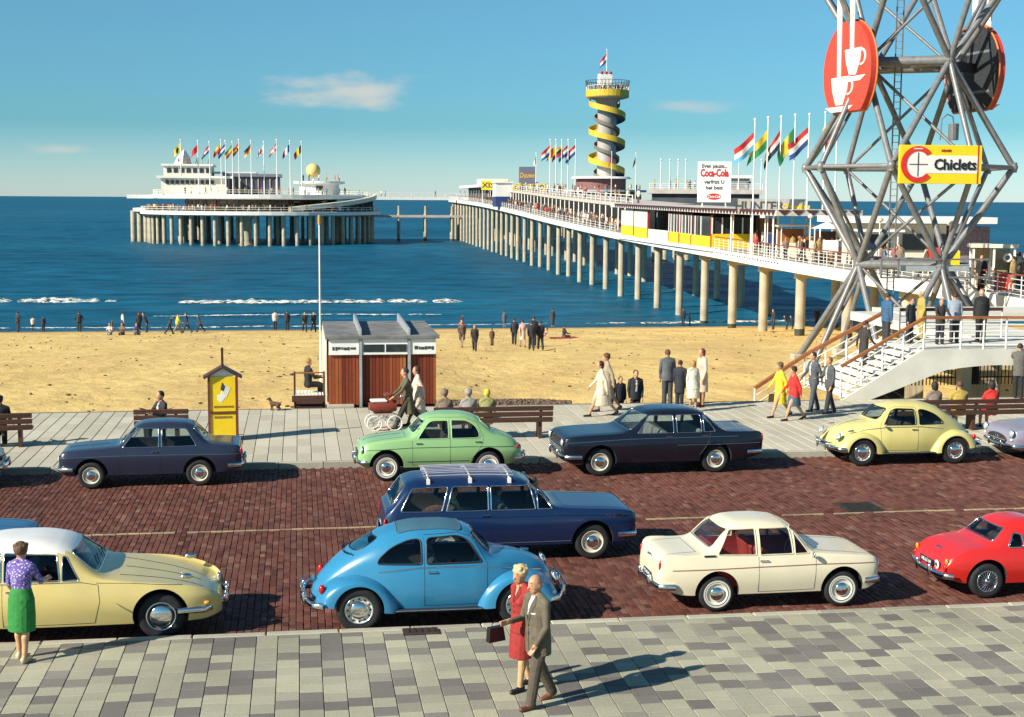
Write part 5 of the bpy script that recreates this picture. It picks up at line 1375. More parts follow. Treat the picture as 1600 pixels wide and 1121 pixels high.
# ---- people on the stairs and landing (heights set by the stair geometry)
ZL = 1.62
stair_folk = [
 ('man in a dark coat climbing the pier stairs', (17.55, 41.5, .72), 10, Mn(pose='walk', top=(.035, .03, .028), bot=(.02, .02, .022), hair=(.06, .03, .02), jacket=.3, legs=((18, 12), (-6, 14))), 1.68),
 ('man in a blue jacket standing at the head of the stairs', (18.75, 42.6, 1.45), 20, Mn(pose='stand', top=(.03, .09, .17), bot=(.03, .03, .035), hair=(.05, .03, .02)), 1.72),
 ('boy in a dark suit leaning at the top of the stair rail', (19.1, 41.6, ZL), -60, Mn(pose='stand', top=(.02, .022, .03), bot=(.02, .02, .022), hair=(.10, .05, .02)), 1.46),
 ('woman with a yellow headscarf and mustard coat on the landing', (19.95, 42.6, ZL), 190, Wm(pose='stand', top=(.38, .28, .06), bot=(.38, .28, .06), coat=True, hairstyle='scarf', hat=(.70, .62, .35)), 1.62),
 ('boy in a dark jumper leaning on the landing rail', (19.95, 41.25, ZL), -90, Mn(pose='stand', top=(.03, .022, .022), bot=(.02, .02, .025), hair=(.22, .10, .04), arms=((40, 12, 30), (40, 12, 30))), 1.46),
 ('person in a light blue-grey pullover on the landing', (20.65, 41.7, ZL), 80, Mn(pose='stand', top=(.26, .30, .36), bot=(.03, .03, .035), hair=(.04, .025, .02)), 1.60),
 ('bald broad man in black on the landing', (21.55, 41.7, ZL), 85, Mn(pose='stand', top=(.016, .015, .018), bot=(.014, .014, .016), hairstyle='bald', hair=(.4, .3, .22), fat=1.25), 1.72),
]
for lb, loc, fa, oo, h in stair_folk: person(lb, loc, fa, oo, h, .017, 'people on the pier stairs')

# ---- benches with sitters, pram
def bench(loc, rz, label, length=2.4):
    t = thing('bench', label, 'bench', loc, rz)
    for k in range(3): MB().box((0, .10-k*.15, .45), (length, .12, .045), bev=.012).build('seat_plank', darkwood, t)
    for k in range(3): MB().box((0, -.28-.03*k, .50+k*.145), (length, .04, .125), bev=.012, mat=Matrix.Rotation(R(12), 3, 'X')).build('back_plank', darkwood, t)
    n = 3 if length > 3 else 2
    for k in range(n):
        x = -length/2+.3+(length-.6)*k/(n-1)
        g = MB().box((x, .0, .22), (.09, .36, .43), bev=.01).bar((x, -.20, .40), (x, -.315, .84), .07, .04)
        g.build('leg', darkwood, t)
    return t
def sitter(label, loc, face, o, h=1.66): return person(label, loc, face, dict(pose='sit', seat=.50, **o), h, .018, 'people sitting on the promenade benches')
bench((-3.35, 34.75, PZ), 0, 'dark plank bench behind the slate blue saloon', 1.3)
sitter('man in a dark open jacket sitting sideways on the bench by the yellow kiosk', (-3.35, 34.7, PZ), 215, dict(kind='man', top=(.016, .016, .02), bot=(.015, .015, .018), shirt=(.60, .55, .45), open=True, hair=(.015, .012, .012), arms=((30, 14, 75), (36, 14, 80))))
bench((4.75, 34.3, PZ), 0, 'dark plank bench behind the pale green saloon', 3.0)
for x, lb, oo in ((3.55, 'brown-haired sitter on the bench behind the pale green saloon', dict(kind='woman', top=(.2, .15, .1), hair=(.22, .15, .09), hairstyle='set')), (4.15, 'grey-haired sitter on the bench behind the pale green saloon', dict(kind='woman', top=(.3, .28, .25), hair=(.34, .29, .24), hairstyle='set')), (4.62, 'sitter with a yellow headscarf on the bench behind the pale green saloon', dict(kind='woman', top=(.3, .28, .1), hairstyle='scarf', hat=(.62, .48, .05)))):
    sitter(lb, (x, 34.25, PZ), 90, oo, 1.66)
bench((17.5, 34.2, PZ), 0, 'long dark red plank bench between the yellow saloon and the stairs', 4.6)
for x, lb, oo in ((16.45, 'dark-haired sitter in a grey-brown coat on the long bench', dict(kind='woman', top=(.22, .17, .13), hair=(.02, .015, .015), hairstyle='bob')), (17.15, 'brown-haired sitter in a mustard jumper on the long bench', dict(kind='man', top=(.42, .30, .06), hair=(.10, .05, .03), fat=1.1)), (18.05, 'black-haired sitter in a bright red jumper on the long bench', dict(kind='woman', top=(.55, .03, .02), hair=(.02, .015, .015), hairstyle='bob', fat=1.15))):
    sitter(lb, (x, 34.15, PZ), 90, oo, 1.70)
bench((-7.45, 34.4, PZ), R(6), 'dark plank bench ahead of the slate blue saloon', 2.2)
sitter('hunched sitter in black on the bench ahead of the slate blue saloon', (-7.1, 34.4, PZ), 100, dict(kind='man', top=(.012, .012, .016), hair=(.02, .015, .012), hairstyle='hat', hat=(.015, .015, .02), lean=12), 1.64)

pr_ = thing('pram', 'dark red and white pram pushed past the wooden hut', 'pram', (2.12, 35.95, PZ), R(5))
maroon = mat('pram_maroon', (.20, .035, .02), .4)
hull = MB()
rg = [((-.36, 0, .62), (.0, .17, 0), (0, 0, .10)), ((-.2, 0, .60), (0, .20, 0), (0, 0, .16)), ((.1, 0, .60), (0, .21, 0), (0, 0, .18)), ((.34, 0, .62), (0, .19, 0), (0, 0, .14))]
hull.rings(rg, n=14); hull.build('carriage', maroon, pr_)
MB().lathe([(.01, 0), (.24, 0), (.24, .02)], n=8).lathe([(.24, -.19), (.245, .19)], c=(.16, 0, .70), axis='Y', n=10, a0=.2, a1=2.2).build('hood', maroon, pr_, None)
MB().box((-.12, 0, .76), (.42, .33, .07), bev=.03).build('blanket', white, pr_)
MB().tube([(.32, .16, .70), (.60, .16, .92), (.62, 0, .93), (.60, -.16, .92), (.32, -.16, .70)], .012, n=6).build('push_bar', chrome, pr_)
for x in (-.25, .28):
    for y in (-.22, .22):
        ring = [(x+.19*math.cos(2*PI*k/18), y, .19+.19*math.sin(2*PI*k/18)) for k in range(18)]
        w_ = MB().tube(ring, .016, n=6, closed=True).build('wheel', white, pr_)
        sp_ = MB()
        for k in range(8): sp_.cyl((x, y, .19), (x+.18*math.cos(PI*k/4), y, .19+.18*math.sin(PI*k/4)), .005, n=4)
        sp_.build('spokes', chrome, w_)
MB().tube([(-.30, .2, .20), (0, .2, .36), (.30, .2, .20)], .012, n=5).tube([(-.30, -.2, .20), (0, -.2, .36), (.30, -.2, .20)], .012, n=5).box((0, 0, .42), (.5, .3, .04)).build('chassis', chrome, pr_)
tag_bag = thing('handbag', 'brown handbag carried by the woman in the yellow coat', 'handbag', (12.98, 36.85, PZ+.42), 0)
MB().prism([(-.13, -.04, 0), (.13, -.04, 0), (.10, -.025, .22), (-.10, -.025, .22)], (0, .08, 0)).build('bag_body', mat('brown_leather', (.06, .035, .02), .45), tag_bag)
MB().tube([(-.07, 0, .21), (0, 0, .30), (.07, 0, .21)], .008, n=5).build('bag_handle', mat('brown_leather', (.06, .035, .02), .45), tag_bag)

# ---- people on the sand
def sand(x, y): return (x, y, beach_z(x, y)+.02)
beach_folk = [
 (-25.4, 118.5, 'walker in black at the water edge, leftmost of the line', 20, Mn(pose='stand', top=NAVY, bot=NAVY)), (-22.6, 117.5, 'person in dark clothes standing alone at the water edge', 60, Mn(pose='stand', top=(.03, .025, .03), bot=(.03, .03, .03))),
 (-21.6, 118.5, 'child in a white shirt and dark shorts at the water edge', 90, Mn(pose='stand', top=(.55, .5, .42), bot=(.02, .02, .02), shorts=True), 1.25), (-20.6, 117.5, 'child in dark blue at the water edge', 100, Mn(pose='stand', top=(.02, .03, .05), bot=(.02, .02, .03)), 1.3),
 (-17.7, 117, 'broad man in a dark coat facing the waves with arms out', 95, Mn(pose='stand', top=(.025, .025, .03), bot=(.03, .03, .035), fat=1.2, arms=((10, 28, 30), (10, 28, 30)))), (-15.0, 116, 'toddler in brown near the water edge', 0, Mn(pose='stand', top=(.14, .08, .05), bot=(.1, .06, .04)), 1.0),
 (-13.8, 113, 'woman in a white blouse and dark skirt within the beach cluster', 30, Wm(pose='stand', top=(.55, .50, .42), bot=(.03, .03, .035))), (-12.6, 113.5, 'man in black standing behind the beach cluster', 90, Mn(pose='stand', top=NAVY, bot=NAVY)),
 (-11.9, 112.5, 'man in a dark suit bending within the beach cluster', 200, Mn(pose='stand', top=(.02, .02, .025), bot=(.02, .02, .022), lean=25)), (-13.2, 108, 'sitter in brown on the sand below the beach cluster', 250, dict(kind='woman', pose='sit', seat=.12, legs=((80, 10), (78, 8)), top=(.16, .10, .06), bot=(.10, .05, .03))),
 (-12.2, 108, 'sitter in a blue jumper on the sand below the beach cluster', 300, dict(kind='woman', pose='sit', seat=.12, legs=((80, 10), (78, 8)), top=(.10, .12, .26), bot=(.05, .04, .05))), (-14.2, 108.6, 'sitter in white on the sand below the beach cluster', 260, dict(kind='woman', pose='sit', seat=.12, legs=((80, 10), (78, 8)), top=(.55, .48, .42), bot=(.35, .3, .25))),
 (-9.8, 108.5, 'boy in black crouching forward beside the yellow jacket', 0, Mn(pose='walk', top=NAVY, bot=NAVY, lean=22), 1.45), (-9.3, 110, 'person in a bright yellow jacket on the sand', 10, Mn(pose='walk', top=(.62, .50, .04), bot=(.30, .20, .12))),
 (-8.7, 111, 'man in a dark jacket beyond the yellow jacket', 170, Mn(pose='walk', top=(.03, .025, .03), bot=(.05, .05, .06))), (-7.8, 113, 'walker in dark grey stooping near the water', 180, Mn(pose='walk', top=(.05, .05, .055), bot=(.03, .03, .035), lean=20), 1.5),
 (-2.0, 117, 'woman with a white back panel and black trousers by the water', 90, Mn(pose='stand', top=(.5, .46, .42), bot=NAVY)), (-1.0, 115.5, 'couple member in black, broad, standing at the water edge', 90, Mn(pose='stand', top=NAVY, bot=NAVY, fat=1.25)), (0.4, 111, 'walker in a dark green coat by the water', 280, Mn(pose='walk', top=(.02, .03, .028), bot=NAVY, jacket=.3)), (1.1, 111.5, 'walker in a black coat close beside the green coat', 285, Mn(pose='walk', top=(.018, .018, .022), bot=NAVY)),
 (9.3, 80, 'woman in dark carrying a white bag across the sand', 250, Wm(pose='walk', top=(.10, .06, .05), bot=(.05, .04, .05), leg=(.30, .18, .11), coat=True)), (9.35, 74.5, 'man in a dark overcoat walking up the sand', 260, Mn(pose='walk', top=(.03, .028, .03), bot=NAVY, jacket=.3), 1.5), (11.2, 81, 'child in brown standing alone on the sand', 90, Mn(pose='stand', top=(.10, .06, .03), bot=(.12, .08, .05)), 1.05),
 (12.9, 112, 'dark umbrella-shaped figure stooping at the water edge', 40, Mn(pose='stand', top=NAVY, bot=(.3, .2, .15), lean=35), 1.4), (12.75, 82.5, 'broad man in black within the strolling group on the sand', 80, Mn(pose='walk', top=NAVY, bot=NAVY, fat=1.15)), (12.7, 79, 'woman in a pink blouse within the strolling group on the sand', 90, Wm(pose='walk', top=(.55, .36, .34), bot=(.5, .42, .35), leg=(.4, .25, .15))), (12.55, 75.0, 'man in a black suit, left of the close pair on the sand', 85, Mn(pose='walk', top=(.02, .02, .026), bot=NAVY)),
 (13.1, 75.3, 'man in a navy suit, right of the close pair on the sand', 88, Mn(pose='walk', top=(.022, .024, .035), bot=(.02, .02, .028))), (13.6, 80.5, 'tall man in a dark coat beyond the close pair on the sand', 86, Mn(pose='stand', top=(.025, .022, .03), bot=NAVY), 1.75), (17.8, 93, 'sunbather in black sitting on a red towel', 20, dict(kind='woman', pose='sit', seat=.12, legs=((84, 6), (60, 70)), top=NAVY, bot=(.16, .06, .05))),
 (16.2, 92.6, 'sunbather in pink lying back beside the red towel', 200, dict(kind='woman', pose='sit', seat=.12, legs=((84, 6), (84, 8)), lean=-50, top=(.55, .35, .36), bot=(.55, .45, .42))), (17.3, 117.5, 'woman in grey-blue standing in the water edge', 90, Wm(pose='stand', top=(.08, .11, .13), bot=(.06, .08, .1), leg=(.3, .2, .12)), 1.5), (21.4, 117, 'woman in a long dark coat at the water edge', 95, Wm(pose='stand', top=(.03, .04, .045), bot=(.03, .04, .045), coat=True, hem=.6, leg=(.3, .2, .12))),
 (33.6, 119.5, 'man in black beside a pile at the water edge', 60, Mn(pose='stand', top=NAVY, bot=NAVY)), (34.3, 119.8, 'child in brown held beside the pile at the water edge', 160, Mn(pose='stand', top=(.20, .12, .08), bot=(.05, .04, .05)), 1.2), (37.9, 108, 'man in black under the pier, beside the seated pair', 200, Mn(pose='stand', top=NAVY, bot=NAVY)), (38.9, 107.6, 'dark figure crouching under the pier', 160, Mn(pose='stand', top=(.04, .035, .035), bot=NAVY, lean=30), 1.2), (39.6, 108.2, 'second dark figure crouching under the pier', 180, Mn(pose='stand', top=(.03, .03, .04), bot=NAVY, lean=24), 1.15), (43.5, 113, 'man in a dark suit standing under the pier by the water', 90, Mn(pose='stand', top=(.02, .022, .03), bot=NAVY)),
 (-2.1, 41.2, None, 0, None), (12.3, 40.4, 'dark-haired head of a sitter just below the promenade edge', 90, dict(kind='man', pose='sit', seat=.30, top=(.20, .10, .06), hair=(.04, .02, .015))), (13.9, 40.5, 'second sitter in red-brown just below the promenade edge', 90, dict(kind='man', pose='sit', seat=.30, top=(.22, .05, .03), hair=(.05, .015, .012))),
]
for r_ in beach_folk:
    if r_[2] is None: continue
    x, y, lb, fa, oo = r_[:5]; h = r_[5] if len(r_) > 5 else 1.66
    person(lb, sand(x, y), fa, oo, h, .03 if y > 60 else .02, 'people on the beach')
MB().box((0, 0, .02), (1.9, .9, .03), bev=.01).build('beach_towel', mat('towel_red', (.42, .06, .05), .9), None, Matrix.Translation(sand(17.8, 93)) @ Matrix.Rotation(R(10), 4, 'Z'))
tag(bpy.data.objects['beach_towel'], 'red towel spread on the sand under the sunbather in black', 'towel')

# ---- passengers in the estate car
person('child in a yellow top on the rear seat of the dark blue estate car', (2.55, 23.35, .30), 10, dict(kind='man', pose='sit', seat=.40, top=(.60, .48, .18), hair=(.10, .06, .03)), 1.30, .022)
person('passenger in a blue jumper inside the dark blue estate car', (3.30, 23.35, .22), 5, dict(kind='woman', pose='sit', seat=.40, top=(.05, .20, .34), hair=(.06, .04, .03), hairstyle='bob'), 1.45, .022)
person('driver in a brown jacket at the wheel of the dark blue estate car', (4.0, 23.80, .20), 0, dict(kind='man', pose='sit', seat=.40, top=(.14, .07, .05), hair=(.05, .03, .02)), 1.50, .022)
# ---- small dog at the back of the promenade
dg_ = MB(); fur = mat('dog_fur', (.10, .05, .03), .9, var=.4)
limb(dg_, ((-.20, 0, .30), (.18, 0, .32)), (.10, .12), 0); limb(dg_, ((.18, 0, .34), (.30, 0, .50)), (.085, .07), 0)
dg_.ell((.33, 0, .53), (.09, .075, .075)); limb(dg_, ((.36, 0, .52), (.46, 0, .49)), (.05, .032), 0)
for sg in (-1, 1):
    dg_.ell((.30, sg*.07, .53), (.03, .018, .06))
    limb(dg_, ((.16, sg*.06, .28), (.19, sg*.065, .14), (.17, sg*.065, .03)), (.05, .03, .026), 0); limb(dg_, ((.17, sg*.065, .02), (.22, sg*.065, .02)), (.026, .022), 0)
    limb(dg_, ((-.18, sg*.06, .27), (-.13, sg*.07, .17), (-.23, sg*.07, .10), (-.20, sg*.07, .03)), (.07, .045, .028, .024), 0); limb(dg_, ((-.20, sg*.07, .02), (-.15, sg*.07, .02)), (.025, .02), 0)
limb(dg_, ((-.26, 0, .34), (-.36, 0, .46)), (.025, .014), 0)
src = dg_.mesh('dog', [fur]); ob = link('dog', src)
md = ob.modifiers.new('r', 'REMESH'); md.mode = 'VOXEL'; md.voxel_size = .014
me = bpy.data.meshes.new_from_object(ob.evaluated_get(bpy.context.evaluated_depsgraph_get())); ob.modifiers.clear(); ob.data = me; ob.scale = (.6, .6, .6)
me.polygons.foreach_set('use_smooth', [True]*len(me.polygons))
ob.location = (-.70, 39.55, PZ); ob.rotation_euler = (0, 0, R(150)); tag(ob, 'small brown dog at the sand edge of the promenade left of the hut platform', 'dog')
# ================================================================== pier
def at(px, py, Y):
    d = CAMROT @ Vector(((px-800)/2180, -(py-560.5)/2180, -1)); return CAMLOC+d*(Y/d.y)
_pl = [(50, 30.9, 1.05), (58, 31.7, 1.1), (72.4, 33.2, 1.1), (89, 33.6, 1.15), (116, 34.9, 1.25), (154, 35.9, 1.58), (206, 37.3, 2.43), (252, 38.4, 3.44), (315, 40.0, 4.47), (395, 42.0, 5.2)]
pX = pchip([(a, b) for a, b, c_ in _pl]); pZ = pchip([(a, c_) for a, b, c_ in _pl])
FT = .72; PWID = 11.5
deckm = mat('deck_boards', (.36, .32, .26), .85, var=.2, scale=2)
pilem = mat('pile_concrete', (.40, .35, .25), .85, var=.22, scale=.7, bump=.25, bscale=6)
wetm = mat('pile_wet', (.045, .045, .03), .5, var=.4, scale=2)
handm = mat('handrail_red', (.22, .05, .03), .5, var=.15)
pier = thing('pier', 'long white pier on concrete piles running out over the sea', 'pier', (pX(60), 60, 0))
PI_INV = Matrix.Translation((-pX(60), -60, 0))
def pbuild(mb, name, mats, parent=None): return mb.build(name, mats, parent or pier, PI_INV.copy() if (parent is None or parent is pier) else None)
ysd = [50+3*i for i in range(116)]
mb = MB(); rows = []
for y in ysd:
    x, z = pX(y), pZ(y); w = PWID if y > 66 else PWID
    rows.append([(x, y, z), (x, y, z+FT), (x+.05, y, z+FT+.02), (x+w, y, z+FT+.02), (x+w+.05, y, z+FT), (x+w+.05, y, z), (x+w-.6, y, z-.12), (x+.6, y, z-.12)])
q = 8
for i in range(len(rows)-1):
    for k in range(q):
        mb.add([rows[i][k], rows[i][(k+1) % q], rows[i+1][(k+1) % q], rows[i+1][k]], [[0, 1, 2, 3]], 1 if k == 2 else 0)
mb.add(rows[0], [list(range(q))]); mb.add(rows[-1], [list(range(q))])
pbuild(mb, 'deck', [white, deckm])
# fascia vents (a row of small dark slots)
vt = MB()
for k in range(26): y = 96+k*.75; vt.box((pX(y)-.004, y, pZ(y)+.46), (.012, .30, .10))
o = pbuild(vt, 'fascia_vents', black); o['kind'] = 'stuff'
# piles
def pile_mesh(h, r=.36):
    mbp = MB(); mbp.lathe([(r*1.0, 0), (r*1.0, 1.3)], n=14, m=1); mbp.lathe([(r*1.0, 1.3), (r*.97, h)], n=14)
    return mbp.mesh('pile', [pilem, wetm])
ypile = 66; k = 0
while ypile < 394:
    zb = pZ(ypile)
    for off in (1.1, PWID-1.4):
        x = pX(ypile)+off; base = min(beach_z(x, ypile), -4.4)-.9 if ypile > 100 else beach_z(x, ypile)-.8
        h = zb-.1-base
        link('pile', pile_mesh(h), pier, PI_INV @ Matrix.Translation((x, ypile, base)))
    pbuild(MB().box((pX(ypile)+PWID/2, ypile, zb-.30), (PWID-1.4, .7, .40)), 'cross_beam', pilem)
    ypile += 9.3 if ypile < 250 else 8.2
# railings
def railing(pts, name, label, post=1.8, h=1.0, bars=3, hm=None, pm_=None, bm_=None, parent=None, pr=.028, hr=(.09, .07), group=None):
    """pts: floor points; posts, bars and handrail are parts"""
    root = parent or thing(name, label, 'railing', pts[0], 0, group)
    inv = Matrix.Translation(-Vector(pts[0])) if parent is None else (PI_INV if parent is pier else Matrix.Identity(4))
    P_ = [Vector(p) for p in pts]
    acc = []
    for a, b in zip(P_[:-1], P_[1:]):
        n = max(1, round((b-a).length/post))
        acc += [a.lerp(b, j/n) for j in range(n)]
    acc.append(P_[-1])
    pme_ = MB().cyl((0, 0, 0), (0, 0, h), pr, n=6).mesh('post', pm_ or white)
    for p in acc: link('post', pme_, root, inv @ Matrix.Translation(p))
    up = Vector((0, 0, 1))
    for k in range(bars):
        MB().tube([p+up*(h*(k+.6)/(bars+.5)) for p in P_], pr*.62, n=5).build('rail_bar', bm_ or white, root, inv)
    m_ = MB()
    for a, b in zip(P_[:-1], P_[1:]): m_.bar(a+up*(h+.02), b+up*(h+.02), hr[0], hr[1])
    m_.build('handrail', hm or handm, root, inv)
    return root
railing([(pX(y)+.12, y, pZ(y)+FT+.02) for y in (52, 58, 65, 72.4, 80, 89, 97, 106, 115)], 'railing', '', 1.5, 1.0, 4, parent=pier)
railing([(pX(y)+.12, y, pZ(y)+FT+.02) for y in (158, 180, 206, 230, 252, 284, 315, 350, 392)], 'railing', '', 3.2, 1.05, 3, parent=pier, pr=.04)
railing([(pX(y)+PWID-.15, y, pZ(y)+FT+.02) for y in (52, 62, 72, 89, 110)], 'railing', '', 2.0, 1.0, 3, parent=pier)

# --- kiosk with zigzag roof edge on the pier flank
kt = thing('pier_kiosk', 'white and yellow kiosk with zigzag roof edge standing on the pier', 'kiosk', (pX(118), 118, pZ(118)+FT), 0)
KI = Matrix.Translation((-pX(118), -118, -(pZ(118)+FT)))
glassd = mat('dark_window', (.03, .035, .04), .1, var=.2, spec=.6)
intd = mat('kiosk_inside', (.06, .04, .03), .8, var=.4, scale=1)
def kp(mb, name, mats, parent=None): return mb.build(name, mats, parent or kt, KI.copy() if parent is None else None)
bays = [(116.2, 122.8, 'glass'), (123.0, 127.2, 'yw'), (127.5, 131.5, 'yw'), (131.8, 140.5, 'open'), (140.8, 147.2, 'plain'), (147.6, 154.0, 'plain')]
sill = MB().box((pX(135)+.2, 135, pZ(135)+FT-.2), (.9, 40, .30), rz=R(-1.5)); 
kp(sill, 'plinth', white)
for y0, y1, kd_ in bays:
    ym = (y0+y1)/2; x = pX(ym)+.05; z = pZ(ym)+FT; L_ = y1-y0-.15
    rz_ = -math.atan2(pX(y1)-pX(y0), y1-y0)
    if kd_ in ('glass', 'yw', 'plain'):
        hh = 1.12 if kd_ != 'plain' else 1.1
        kp(MB().box((x, ym, z+hh/2-.1), (.12, L_, hh), rz=rz_), 'yellow_panel', yellow)
        if kd_ == 'plain': kp(MB().box((x, ym, z+hh+.72), (.12, L_, 1.8), rz=rz_), 'white_panel', cream)
        else:
            kp(MB().box((x+.02, ym, z+hh+.72), (.04, L_, 1.75), rz=rz_), 'window_pane', glassd)
            for t in (-.48, -.28, 0, .28, .48): kp(MB().box((x-.02, ym+t*L_, z+hh+.72), (.06, .16, 1.75), rz=rz_), 'mullion', white)
    else:
        kp(MB().box((x, ym, z+.5), (.12, L_, 1.0), rz=rz_), 'counter', cream)
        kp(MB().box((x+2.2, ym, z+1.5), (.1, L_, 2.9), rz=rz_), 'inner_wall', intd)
    kp(MB().box((x-.04, y0-.1, z+1.4), (.18, .18, 2.9)), 'red_post', mat('post_red', (.36, .03, .02), .5))
kp(MB().box((pX(116)+1.9, 116.0, pZ(116)+FT+.6), (3.6, .12, 1.3)), 'yellow_panel', yellow)
kp(MB().box((pX(116)+1.9, 116.04, pZ(116)+FT+1.95), (3.6, .05, 1.4)), 'window_pane', glassd)
for t in (0, .9, 1.8, 2.7, 3.6): kp(MB().box((pX(116)+.1+t, 115.95, pZ(116)+FT+1.95), (.10, .08, 1.4)), 'mullion', white)
kp(MB().box((pX(116)+5.0, 116.2, pZ(116)+FT+1.3), (1.8, .15, 2.6)), 'door', wood)
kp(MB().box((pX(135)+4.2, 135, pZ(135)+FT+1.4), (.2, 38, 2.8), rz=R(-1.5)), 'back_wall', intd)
# roof with zigzag trim
rw = MB(); ry = [95+3*i for i in range(22)]
def rz_of(y): return 5.02+max(0, (y-118))*.0055
for a, b in zip(ry[:-1], ry[1:]):
    for (ya, yb) in ((a, b),):
        xa, xb = pX(ya)-.5, pX(yb)-.5
        rw.add([(xa, ya, rz_of(ya)), (xb, yb, rz_of(yb)), (xb+6.4, yb, rz_of(yb)), (xa+6.4, ya, rz_of(ya)), (xa, ya, rz_of(ya)+.42), (xb, yb, rz_of(yb)+.42), (xb+6.4, yb, rz_of(yb)+.42), (xa+6.4, ya, rz_of(ya)+.42)],
               [[0, 1, 2, 3], [7, 6, 5, 4], [0, 4, 5, 1], [2, 6, 7, 3], [0, 3, 7, 4], [1, 5, 6, 2]])
roof_ = kp(rw, 'roof', mat('roof_grey_white', (.52, .49, .44), .7, var=.15))
zz = MB()
for i in range(int(60/1.0)):
    y = 95.2+i*1.0; x = pX(y)-.53; z = rz_of(y)
    zz.add([(x, y, z+.42), (x, y+1.0, z+.42), (x, y+.5, z+.02), (x-.03, y, z+.42), (x-.03, y+1.0, z+.42), (x-.03, y+.5, z+.02)], [[3, 4, 5], [0, 3, 5, 2], [1, 2, 5, 4], [0, 1, 4, 3]])
o = kp(zz, 'zigzag_trim', mat('zigzag_dark', (.07, .02, .02), .5)); o['kind'] = 'stuff'
for i in range(6):
    x = pX(95)+.4+i*1.0
zt = MB()
for i in range(6):
    x = pX(95)-.45+i*1.05; z = rz_of(95)
    zt.add([(x, 94.95, z+.42), (x+1.0, 94.95, z+.42), (x+.5, 94.95, z+.02)], [[0, 1, 2]])
o = kp(zt, 'zigzag_trim', mat('zigzag_dark', (.07, .02, .02), .5)); o['kind'] = 'stuff'
for y in (97, 103, 109): kp(MB().cyl((pX(y)-.1, y, pZ(y)+FT), (pX(y)-.1, y, rz_of(y)), .07, n=8), 'roof_post', white)
# --- big drinks billboard on the kiosk roof
s0 = at(1116, 286, 125)
bb_ = thing('billboard', 'tall white drinks billboard with red lettering on the kiosk roof', 'sign', (s0.x, 125, 5.2), R(-17))
MB().box((0, 0, 2.55), (3.05, .14, 3.7), bev=.02).build('board', white, bb_)
for x in (-1.1, 1.1): MB().bar((x, .1, .2), (x*.8, .1, 2.0), .10, .10).bar((x, .1, .2), (x*1.4, -.2, -.1), .08, .08).build('strut', white, bb_)
inkd = mat('ink_dark', (.04, .045, .05), .6); inkr = mat('ink_red', (.45, .02, .025), .5)
RX = Matrix.Rotation(PI/2, 4, 'X')
for txt, sz, z, mm, bo, xs_ in (('Even pauze...', .50, 4.0, inkd, .012, .9), ('Coca-Cola', .95, 3.35, inkr, .045, .62), ('verfrist U', .50, 2.55, inkd, .014, .95), ('het best', .50, 2.02, inkd, .014, .95)):
    link('lettering', text_mesh(txt, sz, mm, .012, bo, xs=xs_), bb_, Matrix.Translation((0, -.085, z)) @ RX)
ov = MB().rings([((0, -.085, 1.22), (.66, 0, 0), (0, 0, .30)), ((0, -.11, 1.22), (.64, 0, 0), (0, 0, .28))], n=28).build('roundel', inkr, bb_)
link('lettering', text_mesh('Coca-Cola', .34, white, .008, .006, .3, xs=.8), bb_, Matrix.Translation((0, -.125, 1.22)) @ RX)
# --- cigarette lettering board
s0 = at(1207, 323, 104)
cb = thing('advert_board', 'long low grey board lettered for cigarettes on the kiosk roof', 'sign', (s0.x, 104, s0.z-.55), R(-18))
MB().box((0, 0, .55), (5.3, .1, 1.15)).build('board', mat('board_grey', (.33, .31, .28), .7), cb)
link('lettering', text_mesh('HUNTER', .95, inkd, .012, .02), cb, Matrix.Translation((-1.0, -.07, .55)) @ RX)
link('lettering', text_mesh('Cigarettes', .50, mat('ink_yellow', (.75, .50, .02), .5), .012, .02, .25), cb, Matrix.Translation((1.75, -.07, .55)) @ RX)

# --- long gallery with columns, canopy and upper terrace
gt = thing('gallery', 'long open gallery with slim columns and pale canopy along the pier', 'gallery', (pX(200), 200, pZ(200)+FT))
GI = Matrix.Translation((-pX(200), -200, -(pZ(200)+FT)))
paleb = mat('pale_band', (.52, .44, .37), .7, var=.12, scale=1)
def gz(y): return pZ(y)+FT
gy = [157+4.0*i for i in range(41)]
cn = MB(); 
for a, b in zip(gy[:-1], gy[1:]):
    P0 = [(pX(a)+1.7, a, gz(a)+2.9), (pX(a)+9.5, a, gz(a)+2.9), (pX(a)+9.5, a, gz(a)+3.3), (pX(a)+1.7, a, gz(a)+3.3)]
    P1 = [(pX(b)+1.7, b, gz(b)+2.9), (pX(b)+9.5, b, gz(b)+2.9), (pX(b)+9.5, b, gz(b)+3.3), (pX(b)+1.7, b, gz(b)+3.3)]
    cn.add(P0+P1, [[0, 1, 5, 4], [1, 2, 6, 5], [2, 3, 7, 6], [3, 0, 4, 7]])
cn.build('canopy', paleb, gt, GI)
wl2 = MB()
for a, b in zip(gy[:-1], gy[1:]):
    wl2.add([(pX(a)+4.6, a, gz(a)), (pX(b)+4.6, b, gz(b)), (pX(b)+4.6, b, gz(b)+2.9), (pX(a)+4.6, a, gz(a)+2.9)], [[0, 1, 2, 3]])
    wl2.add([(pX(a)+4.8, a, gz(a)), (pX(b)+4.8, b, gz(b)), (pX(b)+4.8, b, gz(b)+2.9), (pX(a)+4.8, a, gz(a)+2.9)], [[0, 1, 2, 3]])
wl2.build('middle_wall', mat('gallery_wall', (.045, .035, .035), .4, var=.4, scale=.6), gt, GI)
cme = MB().cyl((0, 0, 0), (0, 0, 2.9), .085, n=8).mesh('column', white)
for y in gy: link('column', cme, gt, GI @ Matrix.Translation((pX(y)+1.9, y, gz(y))))
railing([(pX(y)+1.9, y, gz(y)+3.3) for y in (157, 190, 230, 270, 317)], 'railing', 'pale railing along the roof terrace of the pier gallery', 3.4, .95, 2, pr=.05, hm=white)
